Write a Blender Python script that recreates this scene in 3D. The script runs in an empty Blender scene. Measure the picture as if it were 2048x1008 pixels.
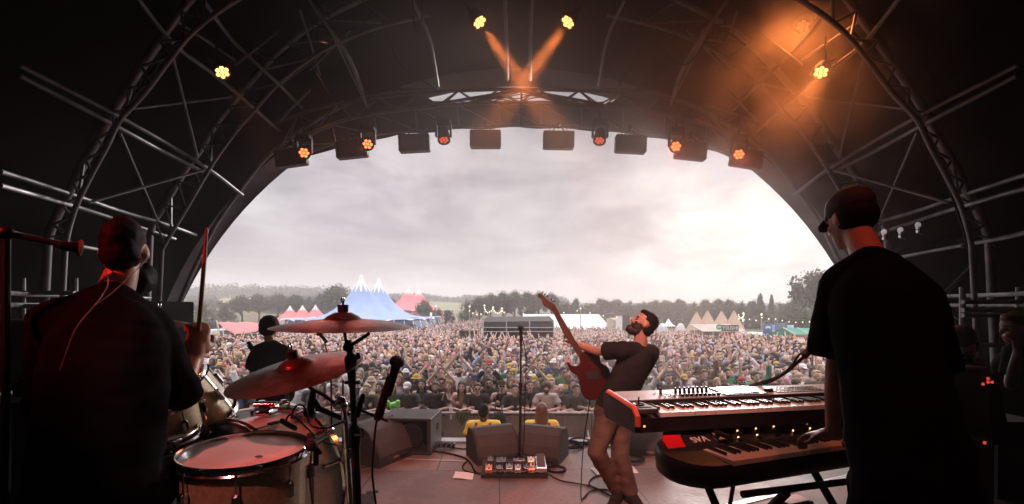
import bpy, math, random
import numpy as np
from mathutils import Vector, Matrix, Euler, noise
random.seed(7); R=math.radians
sc=bpy.context.scene; COL=sc.collection
# ---------------- camera
F=940.0; CX=1024.0; HY=615.0; CZ=1.6
cam=bpy.data.cameras.new('camera'); camo=bpy.data.objects.new('camera',cam); COL.objects.link(camo)
camo.location=(0,0,CZ); camo.rotation_euler=(R(90),0,0)
cam.sensor_width=36; cam.lens=36*F/2048; cam.shift_y=(HY-504)/2048; cam.clip_end=3000; cam.clip_start=.05
sc.camera=camo
def P(px,py,Y): return Vector(((px-CX)/F*Y, Y, CZ-(py-HY)/F*Y))
# ---------------- exposure and renderer
sc.view_settings.view_transform='Standard'; sc.view_settings.look='None'; sc.view_settings.exposure=0.38; sc.view_settings.gamma=1
sc.cycles.use_denoising=True
sc.cycles.max_bounces=6; sc.cycles.diffuse_bounces=3; sc.cycles.glossy_bounces=3; sc.cycles.transparent_max_bounces=16
sc.cycles.volume_bounces=1; sc.cycles.volume_step_rate=1.5; sc.cycles.volume_max_steps=96
# ---------------- sky
SUN_AZ=R(24); SUN_EL=R(11)      # azimuth from +Y towards +X
SUND=Vector((math.sin(SUN_AZ)*math.cos(SUN_EL),math.cos(SUN_AZ)*math.cos(SUN_EL),math.sin(SUN_EL)))
w=bpy.data.worlds.new('World'); sc.world=w; w.use_nodes=True
def world_nodes():
    nt=w.node_tree; N=nt.nodes; L=nt.links; N.clear()
    def n(t,**k):
        o=N.new(t)
        for a,b in k.items(): setattr(o,a,b)
        return o
    def mth(op,a,b=None,c=None,clamp=False):
        m=n('ShaderNodeMath',operation=op,use_clamp=clamp)
        for i,v in enumerate((a,b,c)):
            if v is None: continue
            if isinstance(v,(int,float)): m.inputs[i].default_value=v
            else: L.new(v,m.inputs[i])
        return m.outputs[0]
    def ramp(v,st):
        r=n('ShaderNodeValToRGB'); L.new(v,r.inputs[0]); e=r.color_ramp.elements
        while len(e)<len(st): e.new(.5)
        for i,(p,c) in enumerate(st): e[i].position=p; e[i].color=(*c,1)
        return r.outputs[0]
    def mix(f,a,b,mode='MIX'):
        m=n('ShaderNodeMix',data_type='RGBA',blend_type=mode)
        for s,v in ((m.inputs[0],f),(m.inputs[6],a),(m.inputs[7],b)):
            if isinstance(v,(int,float)): s.default_value=v
            elif isinstance(v,tuple): s.default_value=(*v,1)
            else: L.new(v,s)
        return m.outputs[2]
    tc=n('ShaderNodeTexCoord'); sep=n('ShaderNodeSeparateXYZ'); L.new(tc.outputs['Generated'],sep.inputs[0])
    x,y,z=sep.outputs
    el=mth('ARCSINE',z); az=mth('ARCTAN2',x,y)
    # clouds: a flat cloud deck seen from below
    zc=mth('MAXIMUM',mth('ADD',z,.10),.04)
    cx=mth('DIVIDE',x,zc); cy=mth('DIVIDE',y,zc)
    comb=n('ShaderNodeCombineXYZ'); L.new(cx,comb.inputs[0]); L.new(cy,comb.inputs[1])
    nz=n('ShaderNodeTexNoise'); nz.inputs['Scale'].default_value=.9; nz.inputs['Detail'].default_value=7; nz.inputs['Roughness'].default_value=.55
    nz.inputs['Distortion'].default_value=.6; L.new(comb.outputs[0],nz.inputs[0])
    comb2=n('ShaderNodeCombineXYZ'); L.new(mth('MULTIPLY',az,3.0),comb2.inputs[0]); L.new(mth('MULTIPLY',el,6.0),comb2.inputs[1])
    n2=n('ShaderNodeTexNoise'); n2.inputs['Scale'].default_value=1.5; n2.inputs['Detail'].default_value=8; n2.inputs['Roughness'].default_value=.58; n2.inputs['Distortion'].default_value=.35
    L.new(comb2.outputs[0],n2.inputs[0])
    cl=mth('ADD',mth('MULTIPLY',nz.outputs[0],.45),mth('MULTIPLY',n2.outputs[0],.55))
    # distance from the veiled sun
    def ang(azd,eld):
        a,e=R(azd),R(eld); v=n('ShaderNodeVectorMath',operation='DOT_PRODUCT'); L.new(tc.outputs['Generated'],v.inputs[0])
        v.inputs[1].default_value=(math.sin(a)*math.cos(e),math.cos(a)*math.cos(e),math.sin(e))
        return mth('ARCCOSINE',mth('MINIMUM',v.outputs['Value'],.99999))
    d=ang(27,3.5)
    glow=mth('EXPONENT',mth('MULTIPLY',mth('MULTIPLY',d,d),-19.0))
    glow2=mth('EXPONENT',mth('MULTIPLY',d,-2.6))
    base=ramp(cl,[(.40,(.235,.22,.25)),(.475,(.35,.33,.36)),(.54,(.49,.46,.485)),(.63,(.66,.63,.64))])
    # darker belly low on the left
    belly=mth('MULTIPLY',mth('SMOOTH_MIN',1.0,mth('EXPONENT',mth('MULTIPLY',mth('POWER',mth('DIVIDE',mth('SUBTRACT',el,R(6)),R(5)),2.0),-1.0)),.1),mth('SUBTRACT',1.0,mth('MULTIPLY',glow2,1.2),clamp=True))
    base=mix(mth('MULTIPLY',belly,.62,clamp=True),base,(.25,.235,.265))
    tot=mix(mth('MULTIPLY',glow2,.34,clamp=True),base,(.88,.83,.83))
    crisp=mth('MULTIPLY',glow,mth('MULTIPLY',mth('SUBTRACT',n2.outputs[0],.30),4.6,clamp=False),clamp=False)
    tot=mix(mth('MINIMUM',mth('MAXIMUM',crisp,0.0),1.0),tot,(1.15,1.08,1.05))
    # gap of clear light under the cloud deck
    gap=mth('SUBTRACT',1.0,mth('DIVIDE',mth('ADD',el,mth('MULTIPLY',mth('SUBTRACT',n2.outputs[0],.5),.035)),R(2.6)),clamp=True)
    gap=mth('MULTIPLY',mth('MULTIPLY',gap,2.0,clamp=True),mth('ADD',.25,mth('MULTIPLY',mth('ABSOLUTE',az),1.3)),clamp=True)
    tot=mix(gap,tot,(.85,.80,.77))
    # a little blue sky in a hole of the clouds
    hole=mth('MULTIPLY',mth('EXPONENT',mth('MULTIPLY',mth('POWER',mth('DIVIDE',ang(26,14.5),R(4.5)),2.0),-1.0)),mth('MULTIPLY',mth('SUBTRACT',.56,n2.outputs[0]),6.0,clamp=True))
    sky=n('ShaderNodeTexSky',sky_type='NISHITA',sun_disc=False,sun_elevation=SUN_EL,sun_rotation=SUN_AZ)
    sv=n('ShaderNodeVectorMath',operation='SCALE'); L.new(sky.outputs[0],sv.inputs[0]); sv.inputs['Scale'].default_value=.07
    tot=mix(mth('MULTIPLY',hole,.8),tot,(.66,.74,.86))
    tot=mix(.06,tot,sv.outputs[0])
    # an overcast sky is brightest overhead
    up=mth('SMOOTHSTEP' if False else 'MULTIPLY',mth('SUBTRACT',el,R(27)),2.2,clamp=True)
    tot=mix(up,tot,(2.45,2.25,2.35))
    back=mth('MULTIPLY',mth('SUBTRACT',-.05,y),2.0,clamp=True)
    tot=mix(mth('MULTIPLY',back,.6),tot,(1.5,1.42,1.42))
    # below the horizon
    tot=mix(mth('LESS_THAN',z,-.02),tot,(.10,.10,.09))
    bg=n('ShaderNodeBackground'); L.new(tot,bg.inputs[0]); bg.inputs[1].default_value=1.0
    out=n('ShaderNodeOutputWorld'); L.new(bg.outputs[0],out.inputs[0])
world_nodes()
sun=bpy.data.lights.new('sun','SUN'); sun.energy=1.6; sun.angle=R(12); sun.color=(1,.90,.86)
suno=bpy.data.objects.new('sun',sun); COL.objects.link(suno)
suno.rotation_euler=(-SUND).to_track_quat('-Z','Y').to_euler(); suno.location=(10,20,12)
# ---------------- materials
MATS={}
def mat(name,col=(.5,.5,.5),rough=.6,metal=0,emit=None,es=0,noise_=0,nscale=8,bump=0,bscale=60,spec=None,col2=None,trans=0,coat=0,attr=None):
    if name in MATS: return MATS[name]
    m=bpy.data.materials.new(name); m.use_nodes=True; nt=m.node_tree; b=nt.nodes['Principled BSDF']
    b.inputs['Base Color'].default_value=(*col,1); b.inputs['Roughness'].default_value=rough; b.inputs['Metallic'].default_value=metal
    if spec is not None: b.inputs['Specular IOR Level'].default_value=spec
    if coat: b.inputs['Coat Weight'].default_value=coat
    if emit: b.inputs['Emission Color'].default_value=(*emit,1); b.inputs['Emission Strength'].default_value=es
    if trans: b.inputs['Transmission Weight'].default_value=trans
    tc=nt.nodes.new('ShaderNodeTexCoord')
    if attr:
        a=nt.nodes.new('ShaderNodeAttribute'); a.attribute_name=attr; nt.links.new(a.outputs['Color'],b.inputs['Base Color'])
    elif noise_ or col2:
        nz=nt.nodes.new('ShaderNodeTexNoise'); nz.inputs['Scale'].default_value=nscale; nz.inputs['Detail'].default_value=6
        nt.links.new(tc.outputs['Object'],nz.inputs[0])
        mx=nt.nodes.new('ShaderNodeMix'); mx.data_type='RGBA'
        c2=col2 or tuple(max(0,c*(1-noise_)) for c in col)
        mx.inputs[6].default_value=(*col,1); mx.inputs[7].default_value=(*c2,1)
        rr=nt.nodes.new('ShaderNodeValToRGB'); rr.color_ramp.elements[0].position=.38; rr.color_ramp.elements[1].position=.64
        nt.links.new(nz.outputs[0],rr.inputs[0]); nt.links.new(rr.outputs[0],mx.inputs[0]); nt.links.new(mx.outputs[2],b.inputs['Base Color'])
        mr=nt.nodes.new('ShaderNodeMath'); mr.operation='MULTIPLY_ADD'; mr.inputs[1].default_value=.25; mr.inputs[2].default_value=max(0,rough-.12)
        nt.links.new(nz.outputs[0],mr.inputs[0]); nt.links.new(mr.outputs[0],b.inputs['Roughness'])
    if bump:
        nb=nt.nodes.new('ShaderNodeTexNoise'); nb.inputs['Scale'].default_value=bscale; nb.inputs['Detail'].default_value=5
        nt.links.new(tc.outputs['Object'],nb.inputs[0])
        bp=nt.nodes.new('ShaderNodeBump'); bp.inputs['Strength'].default_value=bump; bp.inputs['Distance'].default_value=.02
        nt.links.new(nb.outputs[0],bp.inputs['Height']); nt.links.new(bp.outputs[0],b.inputs['Normal'])
    MATS[name]=m; return m
def truss_steel(): return mat('truss_alu',(.26,.26,.27),.42,.8,noise_=.35,nscale=5)
BLK=lambda:mat('black_plastic',(.018,.018,.019),.55,0,spec=.2,noise_=.4,nscale=20)
CHR=lambda:mat('chrome',(.75,.75,.78),.12,1,noise_=.25,nscale=30)
DRK=lambda:mat('black_metal',(.022,.022,.024),.45,.2,spec=.3,noise_=.3,nscale=20)
# ---------------- mesh builder
def frame_from(z,up=None):
    z=Vector(z).normalized(); up=Vector(up) if up else (Vector((0,0,1)) if abs(z.z)<.95 else Vector((1,0,0)))
    x=up.cross(z)
    if x.length<1e-6: x=Vector((1,0,0)).cross(z)
    x.normalize(); y=z.cross(x)
    return Matrix((x,y,z)).transposed()
class MB:
    def __init__(s): s.v=[]; s.f=[]; s.m=[]; s.mi=0
    def add(s,vs,fs,mi=None):
        b=len(s.v); s.v.extend([tuple(v) for v in vs]); mi=s.mi if mi is None else mi
        for f in fs: s.f.append(tuple(i+b for i in f)); s.m.append(mi)
        return s
    def box(s,c,sz,rot=None,mi=None,bev=0):
        c=Vector(c); x,y,z=(a/2 for a in sz); Rm=rot if rot is not None else Matrix.Identity(3)
        if bev:
            b=min(bev,x*.9,y*.9,z*.9); vs=[];fs=[]
            # chamfered box: 24 verts
            idx={}
            for sx in(-1,1):
                for sy in(-1,1):
                    for sz_ in(-1,1):
                        for k,off in enumerate(((x,y-b,z-b),(x-b,y,z-b),(x-b,y-b,z))):
                            idx[(sx,sy,sz_,k)]=len(vs); vs.append(c+Rm@Vector((sx*off[0],sy*off[1],sz_*off[2])))
            def q(l,flip):
                fs.append(tuple(l[::-1] if flip else l))
            for sx in(-1,1): q([idx[(sx,-1,-1,0)],idx[(sx,1,-1,0)],idx[(sx,1,1,0)],idx[(sx,-1,1,0)]],sx<0)
            for sy in(-1,1): q([idx[(-1,sy,-1,1)],idx[(1,sy,-1,1)],idx[(1,sy,1,1)],idx[(-1,sy,1,1)]],sy>0)
            for sz_ in(-1,1): q([idx[(-1,-1,sz_,2)],idx[(1,-1,sz_,2)],idx[(1,1,sz_,2)],idx[(-1,1,sz_,2)]],sz_<0)
            for sx in(-1,1):
                for sy in(-1,1): q([idx[(sx,sy,-1,0)],idx[(sx,sy,-1,1)],idx[(sx,sy,1,1)],idx[(sx,sy,1,0)]],sx*sy<0)
                for sz_ in(-1,1): q([idx[(sx,-1,sz_,0)],idx[(sx,1,sz_,0)],idx[(sx,1,sz_,2)],idx[(sx,-1,sz_,2)]],sx*sz_<0)
            for sy in(-1,1):
                for sz_ in(-1,1): q([idx[(-1,sy,sz_,1)],idx[(1,sy,sz_,1)],idx[(1,sy,sz_,2)],idx[(-1,sy,sz_,2)]],sy*sz_>0)
            for sx in(-1,1):
                for sy in(-1,1):
                    for sz_ in(-1,1): q([idx[(sx,sy,sz_,0)],idx[(sx,sy,sz_,1)],idx[(sx,sy,sz_,2)]],sx*sy*sz_<0)
            return s.add(vs,fs,mi)
        vs=[c+Rm@Vector((a*x,b_*y,d*z)) for a in(-1,1) for b_ in(-1,1) for d in(-1,1)]
        return s.add(vs,[(0,1,3,2),(4,6,7,5),(0,4,5,1),(2,3,7,6),(0,2,6,4),(1,5,7,3)],mi)
    def tube(s,p0,p1,r,r1=None,seg=8,mi=None,caps=True):
        p0=Vector(p0);p1=Vector(p1); r1=r if r1 is None else r1
        M=frame_from(p1-p0) if (p1-p0).length>1e-7 else Matrix.Identity(3)
        vs=[];fs=[]
        for p,rr in((p0,r),(p1,r1)):
            for i in range(seg):
                a=2*math.pi*i/seg; vs.append(p+M@Vector((math.cos(a)*rr,math.sin(a)*rr,0)))
        for i in range(seg): j=(i+1)%seg; fs.append((i,j,seg+j,seg+i))
        if caps: fs.append(tuple(range(seg))[::-1]); fs.append(tuple(range(seg,2*seg)))
        return s.add(vs,fs,mi)
    def path(s,pts,r,seg=8,mi=None,closed=False,rs=None):
        pts=[Vector(p) for p in pts]; n=len(pts); vs=[];fs=[]; up=None
        for k,p in enumerate(pts):
            a=pts[(k-1)%n] if (k>0 or closed) else p; b=pts[(k+1)%n] if (k<n-1 or closed) else p
            t=(b-a)
            if t.length<1e-9: t=Vector((0,0,1))
            t.normalize()
            if up is None: M=frame_from(t); up=M.col[1].copy()
            up=(up-t*up.dot(t))
            if up.length<1e-6: up=frame_from(t).col[1].copy()
            up.normalize(); x=up.cross(t); rr=rs[k] if rs else r
            for i in range(seg):
                an=2*math.pi*i/seg; vs.append(p+x*math.cos(an)*rr+up*math.sin(an)*rr)
        for k in range(n if closed else n-1):
            k2=(k+1)%n
            for i in range(seg): j=(i+1)%seg; fs.append((k*seg+i,k*seg+j,k2*seg+j,k2*seg+i))
        if not closed: fs.append(tuple(range(seg))[::-1]); fs.append(tuple((n-1)*seg+i for i in range(seg)))
        return s.add(vs,fs,mi)
    def lathe(s,prof,c=(0,0,0),axis=(0,0,1),seg=32,mi=None,close=False,up=None):
        """prof list of (r,z) along the axis"""
        M=frame_from(axis,up); c=Vector(c); vs=[];fs=[]; n=len(prof)
        for r,z in prof:
            for i in range(seg):
                a=2*math.pi*i/seg; vs.append(c+M@Vector((math.cos(a)*r,math.sin(a)*r,z)))
        for k in range(n if close else n-1):
            k2=(k+1)%n
            for i in range(seg): j=(i+1)%seg; fs.append((k*seg+i,k*seg+j,k2*seg+j,k2*seg+i))
        if not close:
            if prof[0][0]>1e-6: fs.append(tuple(range(seg))[::-1])
            if prof[-1][0]>1e-6: fs.append(tuple((n-1)*seg+i for i in range(seg)))
        return s.add(vs,fs,mi)
    def ell(s,c,r,M=None,seg=16,rings=10,mi=None):
        c=Vector(c); M=M if M is not None else Matrix.Identity(3); vs=[c+M@Vector((0,0,-r[2]))];fs=[]
        for k in range(1,rings):
            t=math.pi*k/rings
            for i in range(seg):
                a=2*math.pi*i/seg; vs.append(c+M@Vector((math.cos(a)*math.sin(t)*r[0],math.sin(a)*math.sin(t)*r[1],-math.cos(t)*r[2])))
        vs.append(c+M@Vector((0,0,r[2]))); top=len(vs)-1
        for i in range(seg): j=(i+1)%seg; fs.append((0,1+j,1+i)); fs.append((top,top-seg+i,top-seg+j))
        for k in range(rings-2):
            a0=1+k*seg
            for i in range(seg): j=(i+1)%seg; fs.append((a0+i,a0+j,a0+seg+j,a0+seg+i))
        return s.add(vs,fs,mi)
    def cap(s,p0,p1,r0,r1=None,seg=12,mi=None):
        r1=r0 if r1 is None else r1; p0=Vector(p0);p1=Vector(p1)
        s.tube(p0,p1,r0,r1,seg,mi); s.ell(p0,(r0,)*3,None,seg,8,mi); s.ell(p1,(r1,)*3,None,seg,8,mi); return s
    def prism(s,pts,d,mi=None,mside=None):
        """pts: 3D polygon, d: extrusion vector"""
        pts=[Vector(p) for p in pts]; d=Vector(d); n=len(pts); nr=Vector((0,0,0))
        for i in range(n): nr+=pts[i].cross(pts[(i+1)%n])
        if nr.dot(d)>0: pts=pts[::-1]
        vs=pts+[p+d for p in pts]
        s.add(vs,[tuple(range(n)),tuple(range(2*n-1,n-1,-1))],mi)
        b=len(s.v)-2*n
        for i in range(n): j=(i+1)%n; s.f.append((b+j,b+i,b+n+i,b+n+j)); s.m.append((s.mi if mi is None else mi) if mside is None else mside)
        return s
    def mesh(s,name='m',smooth=35,off=(0,0,0)):
        me=bpy.data.meshes.new(name); o=Vector(off)
        me.from_pydata([(v[0]-o.x,v[1]-o.y,v[2]-o.z) for v in s.v],[],s.f)
        me.polygons.foreach_set('material_index',s.m)
        me.validate(); me.update()
        if smooth:
            me.polygons.foreach_set('use_smooth',[True]*len(me.polygons))
            try: me.set_sharp_from_angle(angle=R(smooth))
            except Exception: pass
        return me
    def build(s,name,m,parent=None,smooth=35,label=None,cat=None,group=None,kind=None):
        off=worg(parent)
        if parent is None:
            a=np.array(s.v); lo=a.min(0); hi=a.max(0); off=Vector(((lo[0]+hi[0])/2,(lo[1]+hi[1])/2,lo[2]))
        me=s.mesh(name,smooth,off)
        for x in (m if isinstance(m,(list,tuple)) else [m]): me.materials.append(x)
        o=bpy.data.objects.new(name,me); COL.objects.link(o)
        if parent is None: o.location=off
        else: o.parent=parent
        tag(o,label,cat,group,kind); return o
def worg(o):
    v=Vector((0,0,0))
    while o is not None: v+=o.location; o=o.parent
    return v
def tag(o,label=None,cat=None,group=None,kind=None):
    if label: o['label']=label
    if cat: o['category']=cat
    if group: o['group']=group
    if kind: o['kind']=kind
    return o
def thing(name,label,cat,loc=(0,0,0),group=None,kind=None):
    o=bpy.data.objects.new(name,None); COL.objects.link(o); o.location=loc; o.empty_display_size=.1
    return tag(o,label,cat,group,kind)
def copy_tree(o,parent=None,loc=None,rz=None,scale=None):
    c=o.copy(); COL.objects.link(c)
    if parent is not None: c.parent=parent
    if loc is not None: c.location=loc
    if rz is not None: c.rotation_euler=(0,0,rz)
    if scale is not None: c.scale=scale
    for ch in o.children: copy_tree(ch,c)
    return c
def bake(me_obj,mods):
    """apply modifiers through the depsgraph and return the new mesh"""
    for t,kw in mods:
        md=me_obj.modifiers.new(t,t)
        for k,v in kw.items(): setattr(md,k,v)
    dg=bpy.context.evaluated_depsgraph_get(); dg.update()
    me=bpy.data.meshes.new_from_object(me_obj.evaluated_get(dg),depsgraph=dg)
    return me
def fuse(mb,name,mats,parent=None,voxel=.012,smooth=4,paint=None,wrinkle=0,wscale=9,off=None):
    """one continuous surface out of overlapping shapes"""
    me0=mb.mesh('tmp',0); t=bpy.data.objects.new('tmp',me0); COL.objects.link(t)
    me=bake(t,[('REMESH',dict(mode='VOXEL',voxel_size=voxel,use_smooth_shade=True)),('SMOOTH',dict(iterations=smooth,factor=.5))])
    bpy.data.objects.remove(t); bpy.data.meshes.remove(me0)
    me.name=name
    o_=worg(parent) if off is None else Vector(off)
    n=len(me.vertices); a=np.empty(n*3,dtype=np.float32); me.vertices.foreach_get('co',a); a=a.reshape(-1,3)
    if wrinkle:
        nn=np.empty(n*3,dtype=np.float32); me.vertices.foreach_get('normal',nn); nn=nn.reshape(-1,3)
        dd=np.array([noise.noise(Vector((v[0]*wscale,v[1]*wscale,v[2]*wscale*1.6+3)))+.5*noise.noise(Vector((v[0]*wscale*2.3,v[1]*wscale*2.3,v[2]*wscale*4))) for v in a],dtype=np.float32)
        a=a+nn*dd[:,None]*wrinkle
    wa=a.copy(); a=a-np.array(o_,dtype=np.float32)
    me.vertices.foreach_set('co',a.astype(np.float32).ravel())
    me.materials.clear()
    for x in (mats if isinstance(mats,(list,tuple)) else [mats]): me.materials.append(x)
    if paint:
        c=np.empty(len(me.polygons)*3,dtype=np.float32); me.polygons.foreach_get('center',c); c=c.reshape(-1,3)+np.array(o_,dtype=np.float32)
        me.polygons.foreach_set('material_index',paint(c).astype(np.int32))
    me.polygons.foreach_set('use_smooth',[True]*len(me.polygons)); me.update()
    return me
def fobj(me,name,parent=None,loc=None):
    o=bpy.data.objects.new(name,me); COL.objects.link(o)
    if parent is not None: o.parent=parent
    if loc is not None: o.location=loc
    return o
def lerp(a,b,t): return a+(b-a)*t
def spline(pts,n=8):
    """Catmull-Rom through pts"""
    pts=[Vector(p) for p in pts]; q=[pts[0]*2-pts[1]]+pts+[pts[-1]*2-pts[-2]]; out=[]
    for i in range(1,len(q)-2):
        p0,p1,p2,p3=q[i-1:i+3]
        for k in range(n):
            t=k/n; out.append(.5*((2*p1)+(p2-p0)*t+(2*p0-5*p1+4*p2-p3)*t*t+(3*p1-p0-3*p2+p3)*t**3))
    out.append(pts[-1]); return out
_f=[None]
def text(s,name,size,M,m,parent=None,depth=.004,align='CENTER',width=None):
    """raised lettering as a mesh; M is a 4x4 placing the text plane (x right, y up)"""
    cu=bpy.data.curves.new('t','FONT'); cu.body=s; cu.size=size; cu.extrude=depth; cu.align_x=align; cu.align_y='CENTER'; cu.resolution_u=3
    t=bpy.data.objects.new('t',cu); COL.objects.link(t); dg=bpy.context.evaluated_depsgraph_get(); dg.update()
    me=bpy.data.meshes.new_from_object(t.evaluated_get(dg)); bpy.data.objects.remove(t)
    if width:
        xs=[v.co.x for v in me.vertices]; k=width/max(1e-6,max(xs)-min(xs)); me.transform(Matrix.Diagonal((k,1,1,1)))
    me.transform(Matrix.Translation(-worg(parent))@M); me.materials.clear(); me.materials.append(m); me.name=name
    o=bpy.data.objects.new(name,me); COL.objects.link(o); o.parent=parent
    return o
def basis(o,x,y):
    x=Vector(x).normalized(); y=Vector(y); y=(y-x*y.dot(x)).normalized(); z=x.cross(y)
    M=Matrix((x,y,z)).transposed().to_4x4(); M.translation=Vector(o); return M
# ================= FIELD =================
def sst(a,b,x): t=min(1,max(0,(x-a)/(b-a))); return t*t*(3-2*t)
def gz(x,Y):
    z=-1.6-1.0*sst(18,48,Y)
    left=sst(10,-60,x/max(1,Y)*100)
    z+=(8.0+5*left)*sst(105,420,Y)
    z+=.25*noise.noise(Vector((x*.03,Y*.03,0)))*sst(60,120,Y)*4
    return z
def gpt(px,Y): x=(px-CX)/F*Y; return Vector((x,Y,gz(x,Y)))
def ground():
    ys=[-14,-6,0,4,8,12,16,20,26,32,38,44,50,58,66,76,88,100,112,125,140,155,170,190,210,235,260,290,330,380,450,550,700,1000,1800]
    nx=70; vs=[];fs=[]
    for Y in ys:
        wdt=60+1.6*max(0,Y)
        for i in range(nx+1): x=(i/nx*2-1)*wdt; vs.append((x,Y,gz(x,Y)))
    for j in range(len(ys)-1):
        for i in range(nx): a=j*(nx+1)+i; fs.append((a,a+1,a+nx+2,a+nx+1))
    m=MB(); m.add(vs,fs)
    g=mat('grass_ground',(.075,.085,.035),.95,col2=(.14,.125,.06),nscale=.05,bump=.5,bscale=2)
    m.build('ground',g,smooth=60,kind='structure')
ground()
def drape(name,pxs,Y0,Y1,m,kind='structure',lift=.12,n=8):
    b=MB(); vs=[];fs=[]
    for j in range(n+1):
        Y=lerp(Y0,Y1,j/n)
        for i in range(n+1):
            px=lerp(pxs[0],pxs[1],i/n)+6*math.sin(j*1.3); p=gpt(px,Y); vs.append((p.x,p.y,p.z+lift))
    for j in range(n):
        for i in range(n): a=j*(n+1)+i; fs.append((a,a+1,a+n+2,a+n+1))
    b.add(vs,fs); return b.build(name,m,kind=kind,smooth=60)
drape('stubble_field',(425,560),200,330,mat('stubble',(.42,.34,.20),.95,noise_=.25,nscale=.1))
drape('meadow_field',(860,935),190,330,mat('meadow',(.20,.23,.10),.95,noise_=.2,nscale=.1))
# ---- trees
LEAF=[mat('leaf_dark',(.038,.050,.026),.8,col2=(.075,.085,.04),nscale=.7),mat('leaf_mid',(.060,.072,.034),.8,col2=(.11,.115,.055),nscale=.6),mat('leaf_pale',(.10,.105,.055),.8,col2=(.16,.15,.08),nscale=.6)]
BARK=mat('bark',(.07,.055,.04),.9,noise_=.4,nscale=3)
def leafcloud(cl,n,size,rnd):
    vs=[];fs=[]
    for c,r in cl:
        for k in range(n):
            d=Vector((rnd.gauss(0,1),rnd.gauss(0,1),rnd.gauss(0,1))).normalized(); rr=r*(rnd.random()**.4)*(1+.25*rnd.random())
            p=c+Vector((d.x*rr,d.y*rr,d.z*rr*.85)); a=Vector((rnd.gauss(0,1),rnd.gauss(0,1),rnd.gauss(0,1))).normalized(); b=a.cross(d)
            if b.length<.01: continue
            b.normalize(); s=size*(.6+.8*rnd.random()); i=len(vs)
            vs+= [p-a*s,p-b*s*.6,p+a*s,p+b*s*.6]; fs.append((i,i+1,i+2,i+3))
    return vs,fs
def tree_meshes(seed,shape):
    """a tree ten metres tall"""
    rnd=random.Random(seed); cl=[]; limbs=[]
    for k in range(46):
        if shape=='round':
            a=rnd.random()*6.283; e=rnd.uniform(-.5,1.45); rr=rnd.uniform(.55,1.0)
            c=Vector((math.cos(a)*math.cos(e)*3.6*rr,math.sin(a)*math.cos(e)*3.6*rr,6.0+math.sin(e)*3.2*rr)); r=rnd.uniform(.8,1.35)
        elif shape=='tall':
            t=rnd.random(); a=rnd.random()*6.283; rr=(1.9*math.sin(math.pi*min(1,(t*.85+.12)))+.3)*rnd.uniform(.4,1)
            c=Vector((math.cos(a)*rr,math.sin(a)*rr,2.2+t*7.2)); r=rnd.uniform(.5,.95)
        elif shape=='pine':
            t=rnd.random(); a=rnd.random()*6.283; rr=2.0*(1-t)*rnd.uniform(.5,1)+.15
            c=Vector((math.cos(a)*rr,math.sin(a)*rr,2.0+t*7.8)); r=.25+.55*(1-t)
        else: # bushy low
            a=rnd.random()*6.283; e=rnd.uniform(-.1,1.4); rr=rnd.uniform(.3,1.0)
            c=Vector((math.cos(a)*math.cos(e)*5.2*rr,math.sin(a)*math.cos(e)*5.2*rr,2.2+math.sin(e)*7.0*rr)); r=rnd.uniform(1.0,1.8)
        cl.append((c,r))
    vs,fs=leafcloud(cl,64,.30,rnd)
    # outlying sprigs
    v2,f2=leafcloud([(c*1.04+Vector((0,0,.35)),r*1.35) for c,r in cl],14,.2,rnd)
    m=MB(); m.add(vs,fs); m.add(v2,f2)
    t=MB(); t.path([(0,0,-.6),(.05,.02,1.5),(.1,0,3.2),(0,.1,5.2)],.3,8,rs=[.42,.3,.24,.12])
    for c,r in cl[::4]: t.path([(0,0,2.2+rnd.random()*1.6),(c.x*.5,c.y*.5,c.z*.6+1.2),tuple(c)],.08,5,rs=[.13,.08,.03])
    return m.mesh('crown',0),t.mesh('trunk',40)
TREEM={(s,i):tree_meshes(hash((i,len(s)))%1000+i*7,s) for s in('round','tall','pine','bush') for i in (range(3) if s in('round','bush') else range(2))}
def mk_tree(px,top,Y,shape,tone,label,wpx=None,group='trees along the far edge of the field',var=None):
    g=gpt(px,Y); h=((CZ-(top-HY)/F*Y)-g.z)*1.09; v=(int(px)*7%(3 if shape in('round','bush') else 2)) if var is None else var
    cm,tm=TREEM[(shape,v)]
    full={'round':8.8,'tall':4.6,'pine':4.2,'bush':11.5}[shape]; s=h/10.0; sx=s if wpx is None else (wpx/F*Y)/full
    r=thing('tree',label,'tree',g,group)
    for me,nm,mt in((cm,'crown',LEAF[tone]),(tm,'trunk',BARK)):
        o=fobj(me,nm,r)
        if not me.materials: me.materials.append(mt)
        o.material_slots[0].link='OBJECT'; o.material_slots[0].material=mt
    r.rotation_euler=(0,0,px*1.7); r.scale=(sx,sx,s)
    return r
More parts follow.
